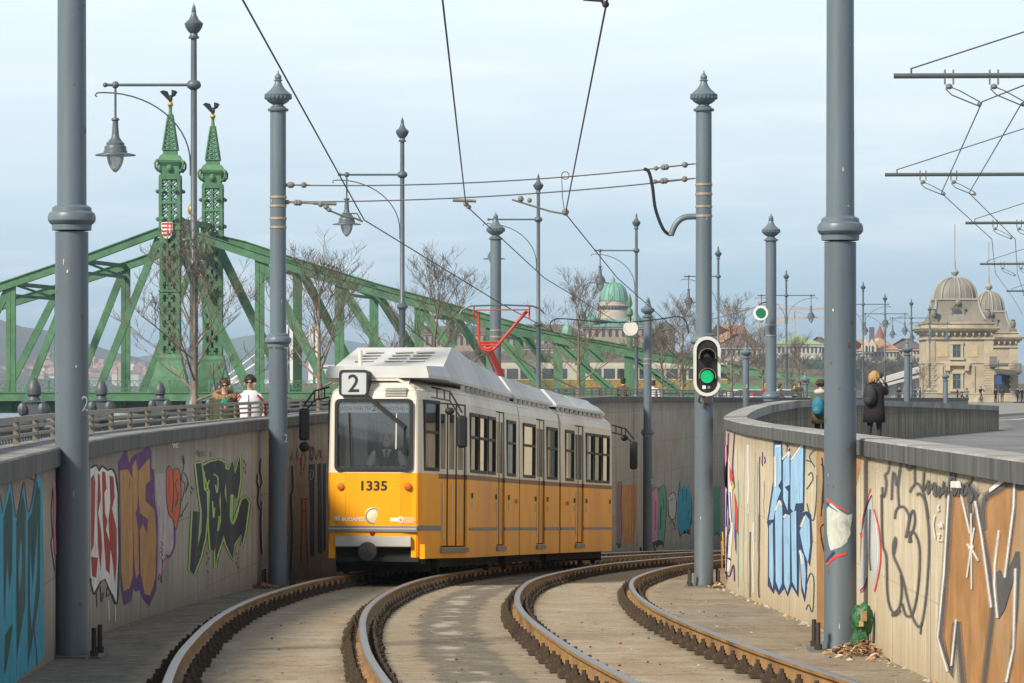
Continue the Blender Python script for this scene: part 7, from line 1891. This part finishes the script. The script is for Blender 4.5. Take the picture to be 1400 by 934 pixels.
# generic big block with roof and individual windows
fw = mat('far_window_dark', (.03,.032,.035), .4)
def block(t, px0, px1, D, pyb, pyt, dep, wm_, pyr=None, rm=None, rin=4, wins=None, name='wall', rname='roof', wsz=None):
    s = D/F; x0,x1 = (px0-700)*s,(px1-700)*s; zb,zt = CZ-(pyb-537)*s, CZ-(pyt-537)*s
    b = MB(); b.bbox(x0,x1,D,D+dep,zb-12,zt); b.bbox(x0-.6,x1+.6,D-.6,D+dep+.6,zt-.8,zt+.01)
    w = b.build(name, wm_, t)
    if pyr is not None:
        zr = CZ-(pyr-537)*s; b = MB(); V = [(x0-1,D-1,zt),(x1+1,D-1,zt),(x1+1,D+dep+1,zt),(x0-1,D+dep+1,zt),(x0+rin,D+dep*.45,zr),(x1-rin,D+dep*.45,zr),(x1-rin,D+dep*.55,zr),(x0+rin,D+dep*.55,zr)]
        b.add(V, [(0,1,5,4),(1,2,6,5),(2,3,7,6),(3,0,4,7),(4,5,6,7),(3,2,1,0)]); b.build(rname, rm, t)
    if wins:
        nx,nz = wins; ww,wh = wsz or ((x1-x0)/nx*.38,(zt-zb)/nz*.5); proto = None
        b = MB(); b.bbox(-ww/2,ww/2,-.25,.1,-wh/2,wh/2); proto = b.build('window', fw, None)
        first = True
        for i in range(nx):
            for j in range(nz):
                c = proto if first else proto.copy()
                if not first: COL.objects.link(c)
                first = False; c.parent = t
                c.location = Vector((x0+(x1-x0)*(i+.5)/nx, D, zb+(zt-zb)*(j+.55)/nz))-Vector(t.location)
    return x0,x1,zb,zt
pal = mat('palace_stone', (.27,.215,.165), .9, var=.18, scale=.12); pal2 = mat('palace_stone_pale', (.40,.34,.28), .9, var=.15, scale=.12)
pr = mat('palace_roof', (.10,.075,.06), .8, var=.2, scale=.1); cop = mat('copper_green', (.13,.29,.225), .6, var=.25, scale=.12, stretch=(1,1,.25), dirt=(.06,.12,.10))
PD = 1500.0
P = thing('palace', 'long brown hilltop palace with a green copper dome', 'palace', W(838,500,PD))
block(P, 548,690,PD+20,503,455,25,pal,445,pr,8,(18,2))
block(P, 690,802,PD,501,458,25,pal,443,pr,8,(13,2))
block(P, 802,884,PD-15,503,447,45,pal,432,cop,26,(9,3))
block(P, 885,897,PD-5,501,462,30,pal2,447,pr,2,(2,2))
b = MB(); p = W(909,505,PD); s = PD/F; b.lathe([(14*s,-12),(14*s,(505-452)*s)], 24, p); b.lathe([(15*s,(505-470)*s),(15.3*s,(505-469)*s),(15*s,(505-467)*s)], 24, p); b.build('rotunda', pal2, P, smooth=40)
b = MB(); b.lathe([(15*s,(505-452)*s),(11*s,(505-444)*s),(2*s,(505-441)*s),(.01,(505-440)*s)], 24, p); b.build('rotunda_roof', mat('rotunda_lead',(.10,.13,.12),.7), P, smooth=40)
c = W(838.5,432,PD+8); 
b = MB(); b.lathe([(23*s,-6*s),(22.5*s,0),(22*s,6*s),(21.5*s,8*s),(20.5*s,8.2*s),(20.5*s,13*s),(21.5*s,14*s),(20*s,15*s),(20*s,20*s),(21*s,20.5*s)], 28, c); b.build('drum', pal2, P, smooth=35)
b = MB(); b.lathe([(20*s,20.4*s),(19.6*s,25*s),(18.6*s,31*s),(16.3*s,37*s),(12.5*s,42*s),(8*s,45*s),(4*s,46.6*s),(2.6*s,47*s),(2.8*s,50*s),(1.4*s,52*s),(.6*s,54*s),(.01,57*s)], 32, c); b.build('dome', cop, P, smooth=40)
b = MB()
for k in range(16):
    a = 2*math.pi*k/16; b.tube([c+Vector((r*s*math.cos(a),r*s*math.sin(a),z*s)) for r,z in ((19.9,20.6),(19.5,25),(18.6,31),(16.4,37),(12.6,42),(8,45.1))], .28, 4)
b.build('dome_ribs', cop, P)
for k in range(14):
    a = math.pi+math.pi*(k+.5)/14; b = MB(); b.box(c+Vector((20.6*s*math.cos(a),20.6*s*math.sin(a),10.6*s)),(1.0,1.0,1.3),a); b.build('drum_window', fw, P)
for px,py in ((776,448),(795,436),(806,433),(868,433),(896,446),(563,449),(640,447)):
    b = MB(); q = W(px,py+6,PD-6); b.lathe([(2.6,-2),(2.4,1),(1.7,2.6),(.6,3.4),(.3,4.4),(.01,5.4)], 8, q); b.build('copper_turret', cop, P)
P2 = thing('palace', 'lower grey stone terrace building below the palace behind the bridge', 'building', W(620,500,PD-90))
block(P2, 540,705,PD-90,520,487,18,mat('terrace_stone',(.22,.19,.155),.9,var=.2,scale=.1),480,pr,6,(22,1))
P2 = thing('building', 'pale building with small windows right of the pantograph below the palace', 'building', W(740,500,PD-80))
block(P2, 708,800,PD-80,520,476,18,pal2,470,pr,5,(12,2))
g_ = thing('house', 'pointed red gable roof behind the bridge right of the pantograph', 'house', W(683,500,PD-120))
b = MB(); p = W(683,505,PD-120); b.bbox(p.x-5,p.x+5,p.y,p.y+10,p.z-10,p.z+.5); b.build('wall', wl_[0], g_); b = MB(); b.lathe([(8,0.4),(2.4,6.5),(.01,7.2)],4,p+Vector((0,5,0)),a0=math.pi/4); b.build('roof', rf_[1], g_)
# roofs right of the signal
q = thing('building', 'pale building under a broad orange tiled roof right of the signal', 'building', W(1005,500,1400))
block(q, 968,1032,1400,505,468,30,mat('grey_wall',(.38,.37,.36),.9,var=.1),443,mat('orange_tiles',(.36,.19,.11),.85,var=.15,scale=.1),14,(9,2))
q = thing('building', 'dark purple-roofed building in front of the orange roof', 'building', W(1000,500,1330))
block(q, 985,1042,1330,508,474,20,mat('grey_wall',(.38,.37,.36),.9,var=.1),455,mat('purple_roof',(.12,.075,.07),.85,var=.15,scale=.1),9,(8,2))
q = thing('building', 'long white building with a pale green roof below the cranes', 'building', W(1092,500,1400))
block(q, 1062,1124,1400,502,471,26,mat('white_wall',(.45,.45,.44),.9,var=.08),458,mat('pale_green_roof',(.24,.33,.17),.8,var=.2,scale=.1),8,(11,2))
q = thing('building', 'brown-roofed house at the end of the green-roofed building', 'building', W(1122,500,1420))
block(q, 1112,1134,1420,502,472,24,mat('white_wall',(.45,.45,.44),.9,var=.08),460,pr,4,(4,2))
q = thing('scaffold_screen', 'green construction hoarding on the slope below the white building', 'hoarding', W(1115,506,1300))
b = MB(); a_ = W(1096,512,1300); b_ = W(1140,492,1300); b.bbox(a_.x,b_.x,1300,1301,a_.z-8,b_.z); b.build('screen', mat('hoarding_green',(.03,.085,.07),.8,var=.1), q)
# gothic-looking complex with the conical tower
G = thing('castle', 'gabled pale castle-like building with orange tiles and a conical red tower', 'building', W(1215,500,1300))
got = mat('castle_pale', (.46,.41,.34), .9, var=.12, scale=.15); ot = mat('castle_tiles', (.34,.19,.10), .85, var=.2, scale=.1); rt = mat('castle_red', (.20,.075,.065), .85, var=.15)
block(G, 1190,1226,1300,505,478,24,got,461,ot,5,(7,2)); block(G, 1225,1262,1310,508,476,26,pal2,462,mat('purple_roof',(.12,.075,.07),.85),6,(8,3)); block(G, 1178,1191,1292,505,480,20,got,464,ot,5,(3,2))
s = 1300/F; c = W(1203,500,1312)
b = MB(); b.lathe([(6.5*s,-10),(6.5*s,37*s),(7.2*s,38*s),(7.2*s,39*s)], 12, c); b.build('tower', got, G); b = MB(); b.lathe([(7.6*s,38.6*s),(3.6*s,48*s),(.3*s,56.5*s),(.01,58*s)], 12, c); b.build('tower_roof', rt, G)
for px in (1184.5,1193):
    b = MB(); p = W(px,481,1291); b.prism([(-5*s,0),(5*s,0),(5*s,8*s),(0,17*s),(-5*s,8*s)], lambda u,v,w: p+Vector((u,w,v)), 0, 6); b.build('gable', got, G)
    b = MB(); p = W(px,476,1291); b.prism([(-1.2*s,-5*s),(1.2*s,-5*s),(1.2*s,2*s),(0,4*s),(-1.2*s,2*s)], lambda u,v,w: p+Vector((u,w,v)), -.3, .2); b.build('window', fw, G)
b = MB(); p = W(1192,470,1296); b.box(p+Vector((0,0,2)),(1.7,1.7,8)); b.build('chimney', mat('slate',(.09,.09,.1),.8), G)
b = MB(); a_ = W(1196,512,1240); b_ = W(1240,494,1240)
b.bbox(a_.x,b_.x,1240,1250,a_.z-6,b_.z)
b.build('arcade_wall', got, G)
for k in range(9):
    b = MB(); x = a_.x+(b_.x-a_.x)*(k+.5)/9; b.bbox(x-.6,x+.6,1239.7,1240.2,a_.z+1,a_.z+3.6); b.build('arch', fw, G)
# small dark woods in front of the castle hill
def shrub_mass(name, label, px0, px1, py0, py1, D, n, seed, m):
    rnd = random.Random(seed); mb = MB()
    for i in range(n):
        px = rnd.uniform(px0,px1); py = rnd.uniform(py0,py1); p = W(px,py,D+rnd.uniform(-40,40)); r = rnd.uniform(1.2,3.2)
        mb.tube([p-Vector((0,0,r*1.6)),p], .15, 3)
        for k in range(9):
            d = Vector((rnd.uniform(-1,1),rnd.uniform(-1,1),rnd.uniform(-.3,1.2))).normalized(); e = p+d*r*rnd.uniform(.7,1.3); mb.tube([p,e], [.10,.03], 3, cap=False)
            for q in range(5):
                f = rnd.uniform(.3,1); d2 = (d+Vector((rnd.uniform(-1,1),rnd.uniform(-1,1),rnd.uniform(-.6,1)))*.8).normalized(); a = p.lerp(e,f); mb.tube([a,a+d2*r*.6], [.07,.03], 3, cap=False)
    return tag(mb.build(name, m), label, 'woods', kind='stuff')
shrub_mass('bare_wood', 'leafless wood on the slope below the castle-like building', 1130,1262,496,528,1180,260,3,mat('bare_wood',(.09,.08,.065),.95,var=.3,scale=.2))
shrub_mass('bare_wood', 'leafless wood on the slope below the palace', 545,1130,489,526,1330,700,4,mat('bare_wood_brown',(.12,.095,.07),.95,var=.3,scale=.2))
# white suspension bridge far upstream
E_ = thing('suspension_bridge', 'white suspension bridge pylons and cables behind the green bridge', 'bridge', W(395,520,1150))
whp = mat('bridge_white', (.62,.63,.63), .6, var=.06)
for px in (395,430):
    b = MB(); 
    for dx in (-5,5): a_ = W(px+dx,524,1150); c_ = W(px+dx*.85,446,1150); b.bar(a_,c_,1.5,3,up=(0,1,0))
    for py in (448,470,495): b.bar(W(px-5,py,1150),W(px+5,py,1150),1.2,1.4)
    b.bar(W(px-3,524,1152),W(px-3,448,1152),2.2,1.0,up=(0,1,0))
    b.build('pylon', whp, E_)
for pts in (((300,523),(350,484),(392,446)),((392,446),(410,472),(428,450)),((428,450),(470,487),(540,515)),((310,524),(356,493),(396,458))):
    b = MB(); b.tube([W(x,y,1155) for x,y in pts], .35, 5); b.build('cable', whp, E_)
b = MB(); b.bar(W(240,522,1160),W(560,522,1160),14,1.2); b.build('deck', whp, E_)
q = thing('building', 'white apartment block behind the tram front, low by the river', 'building', W(440,520,1250))
block(q, 436,470,1250,525,499,20,mat('flat_white',(.5,.5,.49),.9,var=.1),None,None,2,(8,4))
# viaduct ramp left of the domed building
V_ = thing('viaduct', 'pale sloping road viaduct left of the domed building', 'viaduct', W(1230,515,700))
b = MB(); b.bar(W(1196,523,700),W(1270,501,700),6,1.0)
for px in (1205,1220,1236,1252): p = W(px,523-(px-1196)*.297,700); b.bar((p.x,700,-7),(p.x,700,p.z-.5),1.0,1.0)
q = MB(); q.bar(W(1196,530,690),W(1270,511,690),1,.5); q.build('lower_ramp', mat('viaduct_concrete',(.45,.44,.42),.8,var=.1), V_); b.build('deck', mat('viaduct_concrete',(.45,.44,.42),.8,var=.1), V_)
# tower cranes
cr_m = mat('crane_orange', (.45,.20,.06), .6); cr_w = mat('crane_pale', (.42,.36,.28), .6)
for (px,D,ym,jx0,jx1,yj,lab) in ((1037,2200,458,985,1140,425,'left tower crane with a long thin jib behind the green board'),(1086,2400,462,1060,1135,437,'right tower crane above the pale green roof')):
    t = thing('tower_crane', lab, 'crane', W(px,ym+25,D)); s = D/F
    b = MB(); a_,c_ = W(px,ym+25,D),W(px,yj-1,D); w = 1.0
    for dx in (-w,w):
        for dy in (-w,w): b.bar(a_+Vector((dx,dy,0)),c_+Vector((dx,dy,0)),.45,.45)
    z = a_.z
    while z < c_.z-2: b.bar(Vector((a_.x-w,D-w,z)),Vector((a_.x+w,D-w,z+2)),.3,.3); z += 2
    b.build('mast', cr_w, t)
    b = MB(); j0,j1 = W(jx0,yj,D),W(jx1,yj-2,D); b.bar(j0,j1,.7,.35); b.bar(j0+Vector((0,0,1.3)),j1+Vector((0,0,.8)),.35,.3); L_ = int((j1-j0).length/2.5)
    for k in range(L_): q0 = j0.lerp(j1,k/L_); b.bar(q0,j0.lerp(j1,(k+.5)/L_)+Vector((0,0,1.2)),.22,.22)
    b.tube([c_+Vector((0,0,0)),c_+Vector((0,0,5))],.5,4); b.tube([c_+Vector((0,0,5)),j0.lerp(j1,.75)+Vector((0,0,1))],.12,4); b.build('jib', cr_m, t)
    b = MB(); b.box(W(jx0+8,yj+1,D),(5,2,3)); b.build('counterweight', cr_w, t)

# vehicles and barrier by the bridgehead
def car(px,py,D,lab,col,rz=0.0):
    p = W(px,py,D); p.z = .1; t = thing('parked_car', lab, 'car', p, rz=rz)
    b = MB(); pr_ = [(-2.1,.25),(2.1,.25),(2.15,.7),(1.9,.85),(1.1,.95),(.6,1.42),(-1.1,1.45),(-1.9,1.0),(-2.15,.85)]
    b.prism(pr_, lambda u,v,w: Vector((u,w,v)), -.85,.85); o = b.build('body', col, None); o.parent = t; md = o.modifiers.new('b','BEVEL'); md.width = .06; md.segments = 2
    b = MB(); b.prism([(.98,.97),(.56,1.36),(-1.05,1.39),(-1.7,1.0)], lambda u,v,w: Vector((u,w,v)), -.87,.87); b.build('windows', dkw, None).parent = t
    for u in (-1.3,1.35):
        for w in (-.8,.8): b = MB(); b.lathe([(0,-.1),(.3,-.1),(.32,0),(.3,.1),(0,.1)],14,(u,w,.32),mtx=RX); b.build('wheel', rubber, None).parent = t
car(1073,530,255,'white car with a sloping windscreen beside the bare tree past the round board',mat('car_white',(.6,.61,.62),.3,var=.03),.5)
car(1026,536,250,'pale silver car behind the short grey pole',mat('car_silver',(.45,.46,.47),.3,metal=.3,var=.03),.2)
t = thing('bollard', 'red and white striped bollard behind the short grey pole', 'bollard', at_px(1029,240,.05)); p = at_px(1029,240,.05)
b = MB(); 
for k in range(5): b.lathe([(.16,.05+.24*k),(.16,.05+.24*(k+1))],10,p,m=k%2)
b.build('post', [mat('bollard_red',(.5,.04,.03),.6),mat('bollard_white',(.65,.65,.64),.6)], t)
t = thing('green_fence', 'green railing of the bridge approach beyond the short grey pole', 'fence', at_px(985,300,.0))
b = MB(); x0,x1 = (985-700)*300/F,(1150-700)*300/F
for z in (.15,.7,1.25): b.bbox(x0,x1,299.95,300.05,z,z+.08)
x = x0
while x < x1: b.bbox(x,x+.07,299.96,300.04,0,1.3); x += .32
b.build('rails', gre, t)
t = thing('bridge_abutment', 'green riveted end girder of the bridge running right behind the poles', 'girder', W(985,515,330))
b = MB(); b.bar(W(975,504,330),W(1150,523,320),.6,.45); b.bar(W(975,527,330),W(1150,540,320),.6,.5)
for k in range(9): f = k/8; a_ = W(975,503,330).lerp(W(1150,522,320),f); b.bar(a_,a_-Vector((0,0,1.5)),.25,.4)
b.build('girder', gre, t)

# ================================================================== SMALL THINGS BY THE NEAR RIGHT POLE
leafm = [mat('leaf_'+n,c,.9,var=.25,scale=20) for n,c in (('tan',(.30,.19,.10)),('brown',(.16,.09,.05)),('pale',(.40,.30,.20)))]
def litter(label, cx, cy, rx, ry, n, seed, size=.05, hz=.03):
    rnd = random.Random(seed); mb = MB()
    for i in range(n):
        a = rnd.uniform(0,2*math.pi); r = math.sqrt(rnd.random())*min(1,abs(rnd.gauss(.6,.35))); x = cx+rx*r*math.cos(a); y = cy+ry*r*math.sin(a)
        if x > spline(RW,max(8,min(56,y)))-.02 and cx > 0: continue
        z = rail_z(y)+BED_DZ+.004+hz*max(0,1-r)*rnd.random()*2.5; s = size*rnd.uniform(.5,1.3)
        M = Matrix.Rotation(rnd.uniform(0,6.28),3,'Z') @ Matrix.Rotation(rnd.uniform(-.7,.7),3,'X') @ Matrix.Rotation(rnd.uniform(-.7,.7),3,'Y')
        P = [Vector((-s,0,0)),Vector((0,-s*.6,.012)),Vector((s,0,.004)),Vector((0,s*.6,.014))]
        mb.add([M@p+Vector((x,y,z)) for p in P], [(0,1,2),(0,2,3)], rnd.randrange(3))
    return tag(mb.build('dead_leaves', leafm, fix=False), label, 'leaf litter', kind='stuff')
litter('heap of dry brown leaves at the foot of the near right pole', 3.2,32.6,.40,1.5,330,1,.045,.05)
litter('dry leaves beside the signal pole', 3.27,56.9,.25,.9,160,2)
litter('dry leaves beside the pole on the left wall', -3.9,56.4,.3,.8,160,3)
rnd = random.Random(44); mb = MB(); gl_ = [leafm[1],mat('grit_pale',(.36,.32,.26),.9),mat('grit_dark',(.05,.04,.03),.9),mat('glass_green',(.02,.2,.08),.3),mat('paper_red',(.4,.04,.04),.7)]
for i in range(300):
    D = 18+rnd.random()**1.5*40; o = rnd.choice((-1.9,-.2,.3,1.1,1.6,2.4,3.0,3.4,4.6,4.9)) + rnd.uniform(-.35,.35)
    if abs(abs(o)-.72) < .16 or abs(abs(o-SEP)-.72) < .16: continue
    p = track_pt(D,o,BED_DZ+.012); s = rnd.uniform(.005,.016); M = Matrix.Rotation(rnd.uniform(0,6),3,'Z') @ Matrix.Rotation(rnd.uniform(-.4,.4),3,'X')
    mb.add([M@Vector(q)*s+p for q in ((-1,-1,-.3),(1,-.8,-.3),(.9,1,-.3),(-.8,.9,-.3),(0,0,.8))], [(0,1,4),(1,2,4),(2,3,4),(3,0,4)], rnd.choice((0,0,1,1,2,2,2,3 if rnd.random()<.3 else 2,4 if rnd.random()<.25 else 1)))
tag(mb.build('grit', gl_), 'scattered grit, leaf bits and litter between the rails', 'litter', kind='stuff')
# crumbs of mortar along the wall foot
mb = MB(); rnd = random.Random(9)
for i in range(130):
    y = rnd.uniform(22,57); x = spline(RW,y)-abs(rnd.gauss(0,.05))-.02; z = rail_z(y)+BED_DZ+.01; s = rnd.uniform(.008,.03); M = Matrix.Rotation(rnd.uniform(0,6),3,'Z')
    mb.add([M@Vector(q)*s+Vector((x,y,z)) for q in ((-1,-1,-.3),(1,-.8,-.3),(.9,1,-.3),(-.8,.9,-.3),(.1,0,.7))], [(0,1,4),(1,2,4),(2,3,4),(3,0,4)], rnd.randrange(2))
tag(mb.build('rubble', [gl_[1],leafm[0]]), 'crumbled mortar along the foot of the sunlit wall', 'rubble', kind='stuff')
# green bag on a stake
bl = W(1186,880,33.6); gz = rail_z(33)+BED_DZ
t = thing('rubbish_bag', 'crumpled green plastic bag hung on a stake between pole and wall', 'bag', (3.21,32.75,gz))
b = MB(); b.tube([(3.2,32.75,gz),(3.2,32.75,gz+.28)], .022, 6); b.build('stake', mat('stake_wood',(.10,.065,.04),.9), t)
rnd = random.Random(3); b = MB(); b.ball((0,0,0), 1, 22); 
from mathutils import noise as mnoise
V2 = []
for v in b.v:
    n1 = mnoise.fractal(v*2.2+Vector((3,1,7)),1.0,2.0,4)*.28; f = 1+n1; w = .105 if v.z > -.2 else .105*(1-.45*(-v.z-.2))
    V2.append(Vector((3.195+v.x*w*f, 32.7+v.y*.085*f, gz+.31+v.z*.165*f)))
b.v = V2; bagm = mat('green_plastic', (.02,.10,.035), .42, var=.5, scale=16, spec=.45, bump=.5, bscale=30); b.build('bag', bagm, t, smooth=30)
b = MB()
for k in range(7):
    a = Vector((3.195+rnd.uniform(-.07,.07), 32.63, gz+.24)); b.add([a,a+Vector((.04,-.01,-.12)),a+Vector((-.02,.0,-.2)),a+Vector((-.05,.01,-.1))], [(0,1,2),(0,2,3)])
o = b.build('bag_tail', bagm, t); md = o.modifiers.new('s','SOLIDIFY'); md.thickness = .004
b = MB(); b.box((3.20,32.60,gz+.36),(.05,.03,.09),.3); b.box((3.18,32.605,gz+.29),(.04,.03,.05),-.3); b.build('cardboard_scrap', mat('card_tan',(.38,.26,.13),.8), t)

# ================================================================== SKY, SUN, CAMERA
world = bpy.data.worlds.new('World'); SC.world = world; world.use_nodes = True
nt = world.node_tree; N, L = nt.nodes, nt.links; bg = N['Background']
sun_dir = Vector((-.66,-.68,.70)).normalized()          # towards the sun: left, a little behind the camera
elev = math.asin(sun_dir.z); az = math.atan2(sun_dir.x, sun_dir.y)
sky = N.new('ShaderNodeTexSky'); sky.sky_type = 'NISHITA'; sky.sun_disc = False; sky.sun_elevation = elev; sky.sun_rotation = az; sky.air_density = 1.0; sky.dust_density = 2.5; sky.ozone_density = 1.5
bg.inputs['Strength'].default_value = .09
tc = N.new('ShaderNodeTexCoord'); sep = N.new('ShaderNodeSeparateXYZ'); L.new(tc.outputs['Generated'], sep.inputs[0])
mp = N.new('ShaderNodeMapping'); mp.inputs['Scale'].default_value = (5,5,30); L.new(tc.outputs['Generated'], mp.inputs[0])
nz = N.new('ShaderNodeTexNoise'); nz.inputs['Scale'].default_value = 2.3; nz.inputs['Detail'].default_value = 9; nz.inputs['Roughness'].default_value = .55; L.new(mp.outputs[0], nz.inputs['Vector'])
# thin high cloud: paler towards the top, blue-grey bands near the horizon
ad = N.new('ShaderNodeMath'); ad.operation = 'MULTIPLY_ADD'; ad.inputs[1].default_value = .062; L.new(nz.outputs['Fac'], ad.inputs[0]); L.new(sep.outputs[2], ad.inputs[2])
cr = N.new('ShaderNodeValToRGB'); e = cr.color_ramp.elements
SKYC = [(.0,(.56,.74,.86)),(.04,(.43,.62,.77)),(.062,(.50,.67,.80)),(.085,(.63,.76,.85)),(.108,(.71,.81,.88)),(.14,(.78,.88,.94)),(.26,(.66,.72,.77)),(.5,(.40,.43,.47)),(1.0,(.26,.29,.34))]
e[0].position = SKYC[0][0]; e[0].color = (*SKYC[0][1],1); e[1].position = SKYC[-1][0]; e[1].color = (*SKYC[-1][1],1)
for p,c in SKYC[1:-1]: q = e.new(p); q.color = (*c,1)
L.new(ad.outputs[0], cr.inputs[0])
r2 = N.new('ShaderNodeValToRGB'); r2.color_ramp.elements[0].position = .5; r2.color_ramp.elements[1].position = .75; L.new(nz.outputs['Fac'], r2.inputs[0])
wh = N.new('ShaderNodeMixRGB'); wh.inputs[2].default_value = (.88,.91,.93,1); mfac = N.new('ShaderNodeMath'); mfac.operation = 'MULTIPLY'; mfac.inputs[1].default_value = .6; L.new(r2.outputs[0], mfac.inputs[0]); L.new(mfac.outputs[0], wh.inputs[0]); L.new(cr.outputs[0], wh.inputs[1])
sc_ = N.new('ShaderNodeMixRGB'); sc_.blend_type = 'MULTIPLY'; sc_.inputs[0].default_value = 1; SKY_GAIN = 11.8; sc_.inputs[2].default_value = (SKY_GAIN,)*3+(1,); L.new(wh.outputs[0], sc_.inputs[1])
cl_ = N.new('ShaderNodeMixRGB'); cl_.inputs[0].default_value = .88; L.new(sky.outputs[0], cl_.inputs[1]); L.new(sc_.outputs[0], cl_.inputs[2])
L.new(cl_.outputs[0], bg.inputs['Color'])
sl = bpy.data.lights.new('sun','SUN'); sl.energy = 5.0; sl.angle = R_(10); sl.color = (1,.90,.74)
so = bpy.data.objects.new('sun', sl); COL.objects.link(so); so.rotation_euler = sun_dir.to_track_quat('Z','Y').to_euler(); so.location = (-30,-20,40)

cam = bpy.data.cameras.new('camera'); co = bpy.data.objects.new('scene_camera', cam); COL.objects.link(co)
co.location = (0,0,CZ); co.rotation_euler = (R_(90),0,0)
cam.sensor_width = 36; cam.sensor_fit = 'HORIZONTAL'; cam.lens = F/1400*36; cam.shift_y = (537-467)/1400; cam.clip_start = .5; cam.clip_end = 30000
SC.camera = co
SC.view_settings.view_transform = 'Standard'; SC.view_settings.look = 'None'; SC.view_settings.gamma = 1; SC.view_settings.exposure = 0.36; SC.view_settings.use_curve_mapping = False
SC.render.engine = 'CYCLES'; SC.cycles.max_bounces = 8; SC.cycles.transparent_max_bounces = 16; SC.cycles.caustics_reflective = False; SC.cycles.caustics_refractive = False; SC.cycles.use_denoising = True

# air: one closed box of thin haze
HAZE = 1
if HAZE:
    b = MB(); b.bbox(-6500,6500,-200,11500,-60,165); hz = b.build('haze', [], None)
    m = bpy.data.materials.new('haze_air'); m.use_nodes = True; hn = m.node_tree.nodes; hl_ = m.node_tree.links
    for n in list(hn): hn.remove(n)
    out = hn.new('ShaderNodeOutputMaterial'); pv = hn.new('ShaderNodeVolumePrincipled'); pv.inputs['Color'].default_value = (.60,.77,.95,1); pv.inputs['Density'].default_value = .00014; pv.inputs['Anisotropy'].default_value = .2
    hl_.new(pv.outputs[0], out.inputs['Volume']); hz.data.materials.append(m)
    tag(hz, 'pale hazy air over the river', 'haze', kind='stuff')
    SC.cycles.volume_bounces = 0
